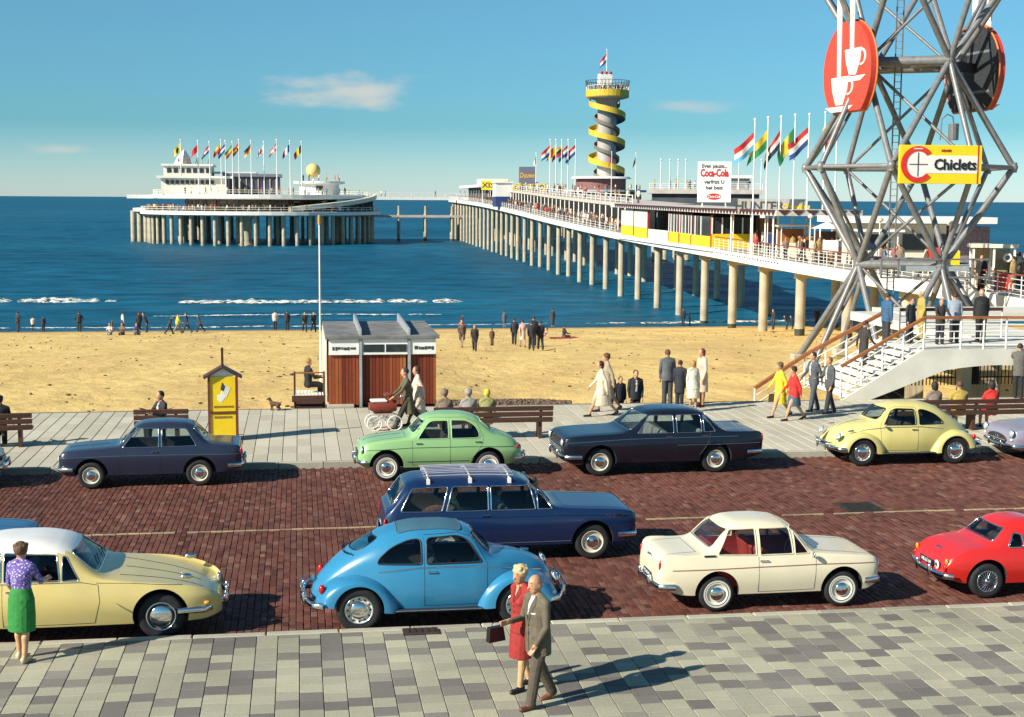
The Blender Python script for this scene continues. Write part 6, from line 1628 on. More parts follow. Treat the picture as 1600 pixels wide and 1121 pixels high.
# striped deck chairs in rows on the terrace and gallery edge
dcm = [mat('canvas_%d' % i, c_, .8) for i, c_ in enumerate([(.55, .12, .08), (.60, .45, .12), (.12, .22, .40), (.55, .50, .42), (.14, .30, .14)])]
def chair_mesh(i):
    m_ = MB(); m_.bar((-.25, -.28, 0), (.55, -.28, .95), .05, .05, 1).bar((-.25, .28, 0), (.55, .28, .95), .05, .05, 1).bar((.45, -.28, 0), (-.2, -.28, .45), .05, .05, 1).bar((.45, .28, 0), (-.2, .28, .45), .05, .05, 1)
    m_.add([(-.2, -.26, .42), (-.2, .26, .42), (.12, .26, .27), (.12, -.26, .27), (.53, .26, .93), (.53, -.26, .93)], [[0, 1, 2, 3], [3, 2, 4, 5]])
    return m_.mesh('deck_chair', [dcm[i], wood])
chairs = [chair_mesh(i) for i in range(5)]; rr = random.Random(5)
for i in range(46):
    y = 160+i*2.9+rr.uniform(-.5, .5)
    o = link('deck_chair', chairs[rr.randrange(5)], None, Matrix.Translation((pX(y)+3.7, y, gz(y)+.03)) @ Matrix.Rotation(rr.uniform(-.3, .3), 4, 'Z'))
    tag(o, 'folding canvas deck chair against the dark wall of the pier gallery', 'deck chair', 'deck chairs in the pier gallery')
# white and blue box and signs along the far gallery
p = Vector((pX(272)+.6, 272, gz(272)))
MB().box((0, 0, 1.0), (3.2, 4.5, 2.0), m=1).box((0, 0, 3.3), (3.2, 4.5, 2.6)).box((0, 0, 4.75), (3.6, 5, .3)).build('ticket_box', [white, mat('box_blue', (.02, .05, .16), .5)], None, Matrix.Translation(p))
tag(bpy.data.objects['ticket_box'], 'white box with dark blue base at the bend of the pier', 'kiosk')
def board(name, label, px0, px1, py0, py1, Y, mm, txt, tm, rz_=-14, bold=.03, legs=2.0, fit=.8, shear=0):
    a = at(px0, py1, Y); b = at(px1, py0, Y); w = b.x-a.x; h = b.z-a.z
    t = thing(name, label, 'sign', ((a.x+b.x)/2, Y, a.z), R(rz_))
    MB().box((0, 0, h/2), (w, .12, h)).build('board', mm, t)
    for s_ in (-.4, .4): MB().box((s_*w, .12, -legs/2+.2), (.12, .1, legs)).build('post', white, t)
    if txt:
        me = text_mesh(txt, h*fit, tm, .015, bold, shear)
        xs_ = [v.co.x for v in me.vertices]; tw_ = max(xs_)-min(xs_); k_ = min(1.2, .9*w/tw_); me.transform(Matrix.Diagonal((k_, 1, 1, 1)))
        link('lettering', me, t, Matrix.Translation((0, -.09, h/2)) @ RX)
    return t
inky = mat('ink_ochre', (.62, .33, .03), .5)
board('advert_board', 'yellow board with dark letters over the far pier pavilion', 752, 773, 283, 297, 300, yellow, 'XIS', inkd, legs=3)
board('advert_board', 'dark square board with ochre script standing above the pier', 811, 836, 261, 288, 290, mat('board_slate', (.10, .11, .15), .6), 'Douwe', inky, legs=5, fit=.42, shear=.2)
board('advert_board', 'long row of dark letters on a yellow strip above the pier gallery', 802, 852, 288, 299, 262, mat('strip_yellow', (.58, .42, .05), .5), 'CABALLERO', inkd, legs=3, fit=1.0)

# --- far pavilion block at the bend, cross bridge to the round island
pv = thing('far_pavilion', 'low flat-roofed pavilion at the far bend of the pier', 'pavilion', (pX(335), 335, gz(335)))
MB().box((5.5, -8, 1.6), (9, 34, 3.2)).build('wall', mat('pavilion_wall', (.16, .10, .09), .7, var=.4, scale=.5), pv)
MB().box((5.0, -8, 3.5), (12, 38, .55)).build('roof', white, pv)
for k in range(7): MB().box((.92, -23+k*5, 1.5), (.1, 2.0, 2.2)).build('window', glassd, pv)
MB().box((6, 2, 4.6), (6, 12, 1.6)).build('roof_room', cream, pv)
br = thing('footbridge', 'two-level white footbridge between the pier bend and the round island', 'bridge', (30, 368, 5.0))
MB().box((2, 0, 1.05), (48, 3.2, .8)).build('upper_deck', white, br)
MB().box((2, 0, -3.6), (46, 3.4, .6)).build('lower_deck', paleb, br)
for k in range(7):
    for yy in (-1.2, 1.2): link('pile', pile_mesh(9.9, .36), br, Matrix.Translation((-18+k*7, yy, -10.8)))
railing([(8.5, 366.3, 6.5), (56, 366.3, 6.5)], 'railing', 'white railing along the top of the far footbridge', 3, 1.0, 2, pr=.05, hm=white)

# --- round restaurant island
IC = Vector((-8.9, 354, 0))
isl = thing('restaurant_island', 'round two-tier white restaurant island on dense piles out at sea', 'island', IC)
RL, RU = 29.3, 26.3
MB().lathe([(.01, 1.75), (RL-1, 1.75), (RL, 2.0), (RL, 2.75), (RL-.4, 2.8), (.01, 2.8)], n=64, smooth=False).build('lower_deck', white, isl)
MB().lathe([(.01, 5.6), (RU-1, 5.6), (RU, 5.8), (RU, 6.7), (RU-.4, 6.75), (.01, 6.75)], n=64, smooth=False).build('upper_deck', white, isl)
MB().box((-27.5, 4, 6.1), (9, 18, .9)).box((-27.5, 4, 2.9), (7, 12, .9)).build('side_terrace', white, isl)
MB().lathe([(18.5, 2.8), (18.5, 5.6)], n=48, smooth=False).build('drum_wall', mat('island_wall', (.22, .15, .10), .7, var=.5, scale=.5), isl)
for k in range(40):
    a = 2*PI*k/40
    if math.sin(a) < .25: MB().box((18.6*math.cos(a), 18.6*math.sin(a), 4.2), (.12, 1.6, 2.2), rz=a).build('window', glassd, isl)
for k in range(54):
    a = 2*PI*k/54+.03
    for rr_ in ((27.3, 20.0) if k % 2 == 0 else (27.3,)):
        link('pile', pile_mesh(8.4, .46), isl, Matrix.Translation((rr_*math.cos(a), rr_*math.sin(a), -6.5)))
for k in range(5): link('pile', pile_mesh(9.2, .7), isl, Matrix.Translation((-31+k*1.2, -1+k*3.2, -6.5)))
MB().lathe([(2.2, -5.4), (1.1, -4.0), (1.3, 1.0), (2.6, 1.8)], n=16).build('core_column', pilem, isl, Matrix.Translation((-3, -24.2, 0)))
for rad, z, n_ in ((RL-.25, 2.8, 72), (RU-.25, 6.75, 72)):
    pm2 = MB().cyl((0, 0, 0), (0, 0, 1.0), .05, n=5).mesh('post', white)
    for k in range(n_):
        a = 2*PI*k/n_
        if math.sin(a) < .35: link('post', pm2, isl, Matrix.Translation((rad*math.cos(a), rad*math.sin(a), z)))
    for h_ in (.5, 1.0):
        MB().tube([(rad*math.cos(2*PI*k/72), rad*math.sin(2*PI*k/72), z+h_) for k in range(72)], .05, n=5, closed=True).build('rail_bar', cream, isl)
# restaurant blocks on the upper deck
wht2 = mat('render_white', (.76, .70, .58), .7, var=.1, scale=.3)
def block(c_, d_, mm=None): return MB().box(c_, d_).build('block', mm or wht2, isl)
block((-15.5, -6, 8.6), (15, 16, 3.7)); block((-15.2, -6, 10.75), (17.5, 18, .55), white); block((-17, -6, 12.2), (11, 13, 2.4)); block((-17, -6, 13.6), (12, 14, .45), white)
for k in range(10): MB().box((-21.5+k*1.15, -14.15, 9.55), (.8, .1, .9)).build('window', glassd, isl)
for k in range(7): MB().box((-21.2+k*1.5, -12.55, 12.3), (1.0, .1, 1.1)).build('window', glassd, isl)
MB().rings([((-18.3, -9, 13.5), (2.2, 0, 0), (0, 2.2, 0)), ((-18.1, -9, 15.5), (1.5, 0, 0), (0, 1.5, 0)), ((-17.9, -9, 17.2), (.3, 0, 0), (0, .3, 0))], n=4, smooth=False).build('pointed_roof', white, isl)
dkb = mat('dark_block', (.055, .058, .085), .5, var=.4, scale=.4)
block((-2.0, -2, 8.9), (13, 14, 4.2), dkb); block((-2.0, -2, 11.35), (14, 15, .7), mat('slate_band', (.16, .17, .22), .6)); block((-9, -3, 12.0), (16, 9, .35), white)
for k in range(9): MB().box((-7.6+k*1.4, -9.12, 8.7), (.22, .12, 3.6)).build('pilaster', paleb, isl)
MB().lathe([(.01, 6.75), (4.8, 6.75), (4.8, 9.3), (6.2, 9.5), (6.2, 10.0), (.01, 10.0)], n=32, smooth=False).build('round_pavilion', white, isl, Matrix.Translation((14, -9, 0)))
MB().box((14, -13.85, 8.4), (1.6, .12, 1.0)).build('window', glassd, isl)
# curved ramp on the island's right shoulder
rp_ = []
for k in range(22):
    t = k/21; a = R(-75+72*t); rad = RL-.9; rp_.append((rad*math.cos(a), rad*math.sin(a), 2.9+3.2*t))
m_ = MB()
for a, b in zip(rp_[:-1], rp_[1:]): m_.add([a, b, (b[0], b[1], b[2]+1.0), (a[0], a[1], a[2]+1.0), (a[0]*.9, a[1]*.9, a[2]), (b[0]*.9, b[1]*.9, b[2]), (b[0]*.9, b[1]*.9, b[2]+1.0), (a[0]*.9, a[1]*.9, a[2]+1.0)], [[0, 1, 2, 3], [7, 6, 5, 4], [0, 4, 5, 1], [3, 2, 6, 7]])
m_.build('ramp', cream, isl)
MB().box((24.5, 0, 4.3), (5.5, 9, 2.9)).build('stair_block', dkb, isl)
bl_ = MB().ell((0, 0, 0), (1.75, 1.75, 1.75), n=20).build('sun_ball', mat('ball_yellow', (.72, .55, .18), .5, var=.15), None, Matrix.Translation((IC.x+12.6, IC.y-9, 12.6)))
tag(bl_, 'large yellow ball on the roof of the round island pavilion', 'sphere')
MB().cyl((0, 0, -2.7), (0, 0, -1.6), .14, n=8).build('ball_post', white, bl_)

# --- lookout tower with spiral ramp
tb = at(947, 300, 400)
tw_ = thing('lookout_tower', 'white lookout tower wrapped by a yellow spiral ramp', 'tower', (tb.x, 400, 0))
tshaft = mat('tower_shaft', (.44, .41, .38), .7, var=.15, scale=.3)
MB().lathe([(2.75, 5), (2.75, 33.5), (3.6, 34.6), (6.0, 35.2)], n=28).build('shaft', tshaft, tw_)
MB().lathe([(.01, 35.1), (6.0, 35.2), (6.25, 35.5), (6.25, 37.3), (6.0, 37.35), (.01, 37.35)], n=32, smooth=False).build('platform', mat('tower_yellow', (.58, .40, .03), .6, var=.12, scale=.5), tw_)
cgm = MB().cyl((0, 0, 0), (.25, 0, 1.7), .08, n=5).mesh('cage_bar', mat('cage_dark', (.05, .05, .055), .6))
for k in range(40): link('cage_bar', cgm, tw_, Matrix.Rotation(2*PI*k/40, 4, 'Z') @ Matrix.Translation((6.1, 0, 38.3)))
MB().tube([(6.35*math.cos(2*PI*k/40), 6.35*math.sin(2*PI*k/40), 40.0) for k in range(40)], .07, n=5, closed=True).build('cage_ring', mat('cage_dark', (.05, .05, .055), .6), tw_)
pm2 = MB().cyl((0, 0, 0), (0, 0, 1.2), .07, n=5).mesh('post', white)
for k in range(28):
    a = 2*PI*k/28; link('post', pm2, tw_, Matrix.Translation((6.05*math.cos(a), 6.05*math.sin(a), 37.3)))
MB().tube([(6.05*math.cos(2*PI*k/40), 6.05*math.sin(2*PI*k/40), 38.5) for k in range(40)], .09, n=5, closed=True).build('rail_bar', white, tw_)
MB().box((-.9, -.5, 39.6), (3.6, 3.2, 4.6)).build('lift_house', white, tw_)
for k in range(3): MB().ell((-2.2+k*1.3, -1.9, 42.2), (.5, .5, .45), n=8).build('red_lamp', mat('lamp_red', (.4, .03, .03), .4), tw_)
hel = MB(); hu = []; N_h = 150
for k in range(N_h+1):
    t = k/N_h; a = R(200)-t*2*PI*3.15; z = 8.5+t*25.0
    hu.append((a, z))
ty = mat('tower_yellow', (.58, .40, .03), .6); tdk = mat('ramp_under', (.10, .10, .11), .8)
for (a, z), (b, z2) in zip(hu[:-1], hu[1:]):
    def rp2(r, aa, zz_): return (r*math.cos(aa), r*math.sin(aa), zz_)
    V = [rp2(2.6, a, z), rp2(5.3, a, z), rp2(5.35, a, z+1.6), rp2(5.2, a, z+1.6), rp2(5.0, a, z+.3), rp2(2.6, a, z+.3)]
    V2 = [rp2(2.6, b, z2), rp2(5.3, b, z2), rp2(5.35, b, z2+1.6), rp2(5.2, b, z2+1.6), rp2(5.0, b, z2+.3), rp2(2.6, b, z2+.3)]
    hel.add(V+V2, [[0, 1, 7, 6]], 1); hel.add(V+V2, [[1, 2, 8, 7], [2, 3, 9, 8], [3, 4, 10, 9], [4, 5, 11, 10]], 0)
hel.build('spiral_ramp', [ty, tdk], tw_)
hi = MB()
for (a, z), (b, z2) in zip(hu[:-1], hu[1:]):
    a += PI; b += PI
    V = [rp2(2.6, a, z), rp2(3.7, a, z), rp2(3.75, a, z+1.0), rp2(3.6, a, z+1.0), rp2(3.6, b, z2+1.0), rp2(3.75, b, z2+1.0), rp2(3.7, b, z2), rp2(2.6, b, z2)]
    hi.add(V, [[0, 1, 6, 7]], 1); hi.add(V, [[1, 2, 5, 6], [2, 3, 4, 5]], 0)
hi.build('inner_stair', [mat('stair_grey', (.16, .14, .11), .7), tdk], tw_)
tp = thing('tower_base_pavilion', 'tiered round pavilion with terraces at the foot of the lookout tower', 'pavilion', (tb.x-2, 398, 0))
MB().lathe([(.01, 4.2), (15, 4.2), (15, 5.0), (.01, 5.0)], n=40, smooth=False).build('lower_terrace', paleb, tp)
MB().lathe([(11.5, 5), (11.5, 8.2)], n=40, smooth=False).build('glazed_wall', dkb, tp)
MB().lathe([(.01, 8.2), (13.2, 8.2), (13.2, 8.8), (.01, 8.8)], n=40, smooth=False).build('middle_terrace', mat('terrace_grey', (.40, .40, .38), .7), tp)
MB().lathe([(7.2, 8.8), (7.2, 12)], n=32, smooth=False).build('upper_wall', mat('upper_red', (.20, .09, .08), .7, var=.3), tp)
MB().lathe([(.01, 12), (8.8, 12), (8.2, 12.6), (.01, 12.8)], n=32, smooth=False).build('upper_roof', white, tp)
for k in range(12):
    a = PI+PI*k/11; MB().box((11.6*math.cos(a), 11.6*math.sin(a), 6.6), (.15, 1.7, 2.0), rz=a).build('yellow_panel' if k % 3 else 'window', yellow if k % 3 else glassd, tp)
for k in range(26): link('pile', pile_mesh(10, .5), tp, Matrix.Translation((13*math.cos(2*PI*k/26), 13*math.sin(2*PI*k/26), -6)))
MB().box((-26, -6, 4.6), (34, 9, .7)).build('link_deck', paleb, tp)
# --- solarium building seen beyond the kiosk roof
sb = at(1100, 300, 250)
so = thing('solarium', 'grey flat-roofed building with roof terrace beyond the kiosk', 'building', (sb.x, 250, 0), R(-14))
MB().box((0, 0, 5.2), (19, 14, 4.0)).build('wall', mat('solarium_wall', (.07, .075, .085), .6, var=.3, scale=.3), so)
MB().box((0, 0, 7.6), (20.5, 15.5, .8)).build('roof', paleb, so)
MB().box((5.5, 0, 9.0), (5, 6, 2.2)).build('roof_room', mat('solarium_glass', (.22, .24, .24), .3), so)
MB().box((5.5, 0, 10.3), (6, 7, .5)).build('roof', white, so)
for k in range(20): link('pile', pile_mesh(9.5, .45), so, Matrix.Translation((-9+(k % 10)*2, -5 if k < 10 else 5, -6)))
MB().box((0, 0, 3.4), (21, 16, .8)).build('deck', white, so)
railing([Vector((sb.x, 250, 0))+Matrix.Rotation(R(-14), 3, 'Z') @ Vector(v) for v in ((-10, -7.4, 8.0), (10, -7.4, 8.0))], 'railing', 'pale railing on the roof terrace of the grey building', 2.2, 1.0, 2, pr=.06, hm=white)

# --- entrance buildings on the landward end of the pier
wb_ = at(1418, 345, 90)
we = thing('entrance_pavilion', 'low white pavilion with a broad flat roof on the landward end of the pier', 'pavilion', (wb_.x, 90, 1.88), R(-6)); we.scale = (1.1, 1.1, 1.0)
MB().box((-.9, 1, 1.35), (6.0, 4, 2.7)).build('wall', cream, we)
MB().box((0, .6, 2.98), (9.3, 6.2, .42)).build('roof', white, we)
MB().box((-2.2, -1.06, 1.0), (1.4, .12, 1.9)).build('door', mat('pale_door', (.55, .40, .30), .6), we)
for x, w in ((.2, 1.6), (1.7, .7)): MB().box((x, -1.06, 1.5), (w, .12, 1.1)).build('window', glassd, we)
MB().box((3.6, .5, 1.35), (2.6, 2.6, 2.4)).build('side_room', mat('mauve_panel', (.24, .17, .19), .7, var=.3), we)
cbn = at(1550, 410, 64)
bo_ = thing('ticket_booth', 'small glazed ticket booth with red lower panel and lifebuoy on the pier deck', 'booth', (cbn.x, 64, 1.80), R(-20))
for x in (-.95, 0, .95):
    for y in (-.6, .6): MB().box((x, y, 1.05), (.10, .10, 2.1)).build('frame_post', white, bo_)
MB().box((0, 0, 2.18), (2.2, 1.5, .18)).build('roof', cream, bo_)
MB().box((.48, -.58, .45), (.86, .06, .8)).build('red_panel', red, bo_)
MB().box((0, .6, 1.0), (1.8, .05, 2.0)).build('back_wall', mat('curtain', (.5, .36, .2), .8, var=.5, scale=9, stretch=(6, 6, .2)), bo_)
MB().box((.48, -.58, 1.45), (.86, .02, 1.2)).build('window_pane', glass, bo_)
ring = [(.62+.17*math.cos(2*PI*k/20), -.72, 1.62+.17*math.sin(2*PI*k/20)) for k in range(20)]
lbu = MB().tube(ring, .055, n=8, closed=True).build('lifebuoy', white, None, bo_.matrix_basis.copy())
tag(lbu, 'white lifebuoy hanging on the ticket booth front', 'lifebuoy')
# small covered stands along the near deck
for i, (px_, Y, lb) in enumerate(((1172, 99, 'slim white stand with a canopy nearest the kiosk door'), (1213, 92, 'open stand with a pointed pale canopy on the pier deck'), (1262, 85, 'broad white counter stand with canopy on the pier deck'))):
    x = pX(Y)+2.0+.6*i; z = pZ(Y)+FT+.02
    st_ = thing('canopy_stand', lb, 'stand', (x, Y, z), R(-8))
    for dx in (-1.0, 1.0):
        for dy in (-.8, .8): MB().cyl((dx, dy, 0), (dx, dy, 2.3), .05, n=6).build('post', white, st_)
    if i == 1: MB().rings([((0, 0, 2.3), (1.5, 0, 0), (0, 1.5, 0)), ((0, 0, 2.9), (.06, 0, 0), (0, .06, 0))], n=4, smooth=False).build('canopy', mat('canopy_pale_blue', (.50, .58, .58), .7), st_)
    else: MB().box((0, 0, 2.36), (2.7, 2.2, .14)).build('canopy', white, st_)
    MB().box((0, -.7, .55), (2.0, .5, 1.1), bev=.02).build('counter', [cream, darkwood, white][i], st_)
    MB().box((0, .75, 1.3), (1.9, .06, 1.6)).build('back_board', [wood, darkwood, mat('navy_board', (.02, .03, .06), .5)][i], st_)

# small boards and lamps cluttering the landward deck
for i, (Y, dx, col, lb) in enumerate(((70, 1.2, 'yellow', 'small yellow board on legs'), (75, 2.6, 'red', 'small red board on legs'), (87.5, .9, 'white', 'small white notice board on legs'), (94, 1.4, 'wood', 'small varnished notice board on legs'), (102, 1.2, 'blue', 'small blue board on legs'), (107, 2.4, 'cream', 'small cream board on legs'))):
    mm_ = {'yellow': yellow, 'red': red, 'white': white, 'wood': wood, 'blue': mat('box_blue', (.02, .05, .16), .5), 'cream': cream}[col]
    t = thing('notice_board', lb+' on the landward pier deck', 'sign', (pX(Y)+dx, Y, pZ(Y)+FT+.02), R(-15))
    MB().box((0, 0, 1.25), (1.0, .05, .8), bev=.01).build('board', mm_, t)
    for s_ in (-.42, .42): MB().box((s_, .06, .85), (.06, .05, 1.7)).build('post', white, t)
for i, Y in enumerate((68, 78, 90, 100, 110)):
    t = thing('deck_lamp', 'white lamp post on the landward pier deck', 'lamp post', (pX(Y)+.35, Y, pZ(Y)+FT+.02), 0, 'lamp posts on the landward pier deck')
    MB().cyl((0, 0, 0), (0, 0, 3.0), .05, .035, n=8).build('post', white, t)
    MB().lathe([(.04, 3.0), (.16, 3.08), (.20, 3.2), (.05, 3.32), (.001, 3.34)], n=14).build('lamp_shade', cream, t)
# ================================================================== flags
FC = dict(r=(.55, .03, .03), w=(.72, .70, .64), b=(.02, .06, .22), y=(.72, .52, .03), g=(.03, .24, .08), k=(.02, .02, .02), o=(.65, .25, .03), l=(.10, .35, .50), t=(.02, .03, .06))
def fmat(k): return mat('flag_'+k, FC[k], .8, var=.1, scale=3)
FLM = {}
def flag_mesh(code, L_, H_, droop, seed):
    key = (code, L_, H_, droop, seed)
    if key in FLM: return FLM[key]
    kind, cols = code.split(':'); nu, nv = 12, 12; m_ = MB(); V = []
    for i in range(nu+1):
        u = i/nu
        for j in range(nv+1):
            v = j/nv; wv = .10*L_*math.sin(u*6.5+v*1.2+seed)*u
            V.append((-u*L_*math.cos(droop)+.06*L_*u*math.sin(3*v+seed), wv, -v*H_*(1-.12*u)-u*L_*math.sin(droop)-.05*L_*math.sin(u*5+seed)*u))
    F_ = []; MI = []
    for i in range(nu):
        for j in range(nv):
            F_.append([i*(nv+1)+j, (i+1)*(nv+1)+j, (i+1)*(nv+1)+j+1, i*(nv+1)+j+1])
            u, v = (i+.5)/nu, (j+.5)/nv; n = len(cols)
            if kind == 'h': MI.append(int(v*n))
            elif kind == 'v': MI.append(int(u*n))
            elif kind == 'x': MI.append(1 if abs(u-.38) < .1 or abs(v-.5) < .13 else 0)
            else: MI.append(1 if (u-.5)**2*2+(v-.5)**2 < .09 else 0)
    m_.v = V; m_.f = F_; m_.m = MI; m_.sm = [True]*len(F_)
    FLM[key] = m_.mesh('flag', [fmat(c_) for c_ in cols]); return FLM[key]
def flagpole(label, x, y, z0, z1, code, L_, H_, droop=.6, seed=0, r=.06, group=None, drop=.2, rz_=0):
    t = thing('flagpole', label, 'flagpole', (x, y, z0), R(rz_), group)
    MB().cyl((0, 0, 0), (0, 0, z1-z0), r, r*.55, n=8).ell((0, 0, z1-z0), (r*1.5, r*1.5, r*1.5), n=8).build('pole', white, t)
    if code: link('flag', flag_mesh(code, L_, H_, droop, seed), t, Matrix.Translation((-.05, 0, z1-z0-drop)))
    return t
tall = [(1180, 187, 'h:rwl', 'tall pole with a red white and pale blue flag beside the lattice tower'), (1200.5, 184, 'h:yg', 'tall pole with a yellow and green flag beside the lattice tower'), (1221, 183, 'h:rwt', 'tall pole with a red white and near-black flag beside the lattice tower'),
        (1243, 180, 'v:gyg', 'tall pole with a green and yellow flag beside the lattice tower'), (1265, 179, 'h:rwb', 'tall pole with the longest red white and blue flag'), (1290, 176, 'h:yg', 'tall pole with a limp yellow flag half behind the lattice tower'), (1309, 172, 'h:rwb', 'tall pole with a red white and blue flag behind the red cup sign')]
for i, (px_, py_, cd, lb) in enumerate(tall):
    t = at(px_, py_, 101); flagpole(lb, t.x, 101, 1.9, t.z, cd, 2.1 if i != 5 else 1.5, 1.35, [.75, .85, 1.0, .95, .75, 1.25, 1.1][i], i*1.3, .075, 'flagpoles on the landward pier', .9)
isf = [(282, 'd:yk', 'yellow flag with a dark badge'), (309, 'h:r', 'plain red flag'), (327, 'h:rwb', 'small red white and blue flag'), (345, 'h:yr', 'yellow over red flag'), (352, 'h:bwb', 'blue and white striped flag'), (363, 'h:gyr', 'green yellow and red flag'), (373, 'h:ryr', 'red yellow red striped flag'), (392, 'h:kry', 'black red and gold flag'), (412, 'd:wr', 'white flag with a red disc'), (432, 'x:rw', 'red flag with a white cross'), (453, 'v:bwr', 'blue white and red upright-striped flag'), (471, 'v:kyr', 'black yellow and red upright-striped flag')]
for i, (px_, cd, lb) in enumerate(isf):
    Yf = 334+2.5*math.sin(i); t = at(px_, 219+(i % 3)*1.5, Yf)
    flagpole('white pole on the round island with a '+lb, t.x, Yf, 6.75 if i > 0 else 10.9, t.z, cd, 2.5, 1.8, .9, i*.9, .14, 'flagpoles on the round island', .6)
midf = [(860, 'h:rwb', 'red white and blue flag, outermost of the row'), (869, 'v:yry', 'yellow and red flag in the dense pier row'), (878, 'h:ykr', 'yellow black and red flag in the dense pier row'), (888, 'h:rwb', 'small red white and blue flag in the dense pier row'), (899.5, 'h:rwb', 'largest red white and blue flag of the dense pier row')]
for i, (px_, cd, lb) in enumerate(midf):
    t = at(px_, 219, 282); flagpole('pole above the gallery with '+lb, t.x, 282, 5.0, t.z, cd, 2.6 if i < 4 else 3.0, 2.0, .8, i, .12, 'flagpoles above the pier gallery', .9)
for px_, py_, cd, lb in ((838, 240, 'v:gw', 'thin pole with a furled green and white flag beside the dark square board'), (956, 238, 'h:r', 'thin pole with a red flag at the tower foot'), (994, 240, 'h:k', 'thin pole with a black pennant right of the tower')):
    t = at(px_, py_, 300); flagpole(lb, t.x, 300, 5.5, t.z, cd, 1.6, 1.5, 1.2, 2.0, .11, None, .5)
for i, px_ in enumerate((1033, 1047, 1060, 1072, 1155, 1190)):
    t = at(px_, 250, 235); flagpole('bare white pole behind the drinks billboard', t.x, 235, 7.9, t.z, None, 1, 1, 0, 0, .12, 'bare poles behind the billboard')
t = at(945, 78, 400); flagpole('pole with a red white and blue flag on top of the lookout tower', tw_.location.x-.3, 400, 41.8, t.z, 'h:rwb', 3.2, 2.6, .9, .5, .14, None, .8)

# ================================================================== crowd on the pier
outs = [Mn(pose='stand', top=NAVY, bot=NAVY), Mn(pose='walk', top=(.20, .14, .10), bot=(.05, .045, .05)), Wm(pose='walk', top=(.45, .06, .05), bot=(.40, .32, .25), coat=True), Wm(pose='stand', top=(.60, .50, .38), bot=(.58, .48, .36), coat=True, hairstyle='bob'), Mn(pose='stand', top=(.06, .08, .12), bot=(.04, .04, .05)), Wm(pose='stand', top=(.40, .28, .08), bot=(.25, .14, .08)), Mn(pose='walk', top=(.09, .05, .04), bot=(.03, .03, .03)), Wm(pose='walk', top=(.10, .16, .28), bot=(.45, .42, .38), hairstyle='set'), Mn(pose='stand', top=(.55, .50, .42), bot=(.06, .05, .05))]
cnames = ['visitor in black', 'walker in a brown jacket', 'woman in a red coat', 'woman in a cream coat', 'visitor in navy blue', 'woman in mustard', 'walker in dark brown', 'woman in a blue blouse', 'man in a pale shirt']
cmesh = [person_mesh(o_, .045)[0] for o_ in outs]
rc = random.Random(11)
far = []
def crowd(x, y, z, where, group, rz_=None):
    i = rc.randrange(len(cmesh))
    if group is None:      # far-off crowd: joined into one mass
        far.append((i, Matrix.Translation((x, y, z)) @ Matrix.Rotation(rc.uniform(0, 6.28), 4, 'Z') @ Matrix.Scale(rc.uniform(.92, 1.04), 4))); return
    o = link('person', cmesh[i]); o.location = (x, y, z); o.rotation_euler = (0, 0, rc.uniform(0, 6.28) if rz_ is None else rz_)
    k_ = rc.uniform(.92, 1.04); o.scale = (k_, k_, k_)
    tag(o, cnames[i]+' '+where, 'person', group)
for k in range(170):
    y = 159+rc.random()**.9*158; crowd(pX(y)+rc.uniform(.4, 3.4), y, gz(y)+.03, 'strolling in the pier gallery', 'strollers in the pier gallery' if k < 118 else None)
for k in range(52):
    y = rc.uniform(62, 114); crowd(pX(y)+rc.uniform(.5, 4.5), y, gz(y)+.03, 'on the landward deck of the pier', 'visitors on the landward pier deck')
for k in range(36):
    y = rc.uniform(160, 312); crowd(pX(y)+rc.uniform(2.2, 5), y, gz(y)+3.32, 'on the roof terrace of the pier gallery', 'visitors on the gallery terrace')
for k in range(150):
    a = R(rc.uniform(185, 350)); rad = rc.uniform(21, 28.8); crowd(IC.x+rad*math.cos(a), IC.y+rad*math.sin(a), 2.82, 'on the lower deck of the round island', None)
for k in range(26):
    a = R(rc.uniform(200, 340)); rad = rc.uniform(20.5, 24.5); crowd(IC.x+rad*math.cos(a), IC.y+rad*math.sin(a), 6.77, 'on the upper deck of the round island', None)
for k in range(7): crowd(IC.x+14+rc.uniform(-5, 5), IC.y-9-rc.uniform(.5, 3.5), 10.02, 'on the round pavilion roof of the island', None)
for k in range(8): crowd(IC.x-17+rc.uniform(-5.5, 5.5), IC.y-11+rc.uniform(-1, 1), 13.84, 'on the white block roof of the island', None)
for k in range(60):
    a = R(rc.uniform(170, 370)); rad = rc.uniform(3.6, 5.8); crowd(tw_.location.x+rad*math.cos(a), 400+rad*math.sin(a), 37.38, 'crowding the platform of the lookout tower', None)
for k in range(16):
    a = R(rc.uniform(190, 350)); rad = rc.uniform(9, 12.6); crowd(tp.location.x+rad*math.cos(a), 398+rad*math.sin(a), 8.82, 'on the terrace at the foot of the lookout tower', None)
for k in range(9): crowd(rc.uniform(12, 54), 368+rc.uniform(-1.2, 1.2), 6.48, 'crossing the far footbridge', None)
for k in range(14):
    v = Vector((sb.x, 250, 8.02))+Matrix.Rotation(R(-14), 3, 'Z') @ Vector((rc.uniform(-9.5, 9.5), rc.uniform(-7, -4), 0)); crowd(v.x, v.y, v.z, 'on the terrace of the grey building', None)
fb = bmesh.new(); allm = []
for me_ in cmesh:
    for mm in me_.materials:
        if mm not in allm: allm.append(mm)
lut = [[allm.index(mm) for mm in me_.materials] for me_ in cmesh]
for i, M4 in far:
    t_ = cmesh[i].copy(); t_.transform(M4)
    idx_ = [lut[i][p.material_index] for p in t_.polygons]; t_.polygons.foreach_set('material_index', idx_)
    fb.from_mesh(t_); bpy.data.meshes.remove(t_)
fm_ = bpy.data.meshes.new('crowd'); fb.to_mesh(fm_); fb.free()
for mm in allm: fm_.materials.append(mm)
o = link('crowd', fm_); o['kind'] = 'stuff'; tag(o, 'far-off crowd of visitors on the island decks, tower platform and terraces', 'crowd')
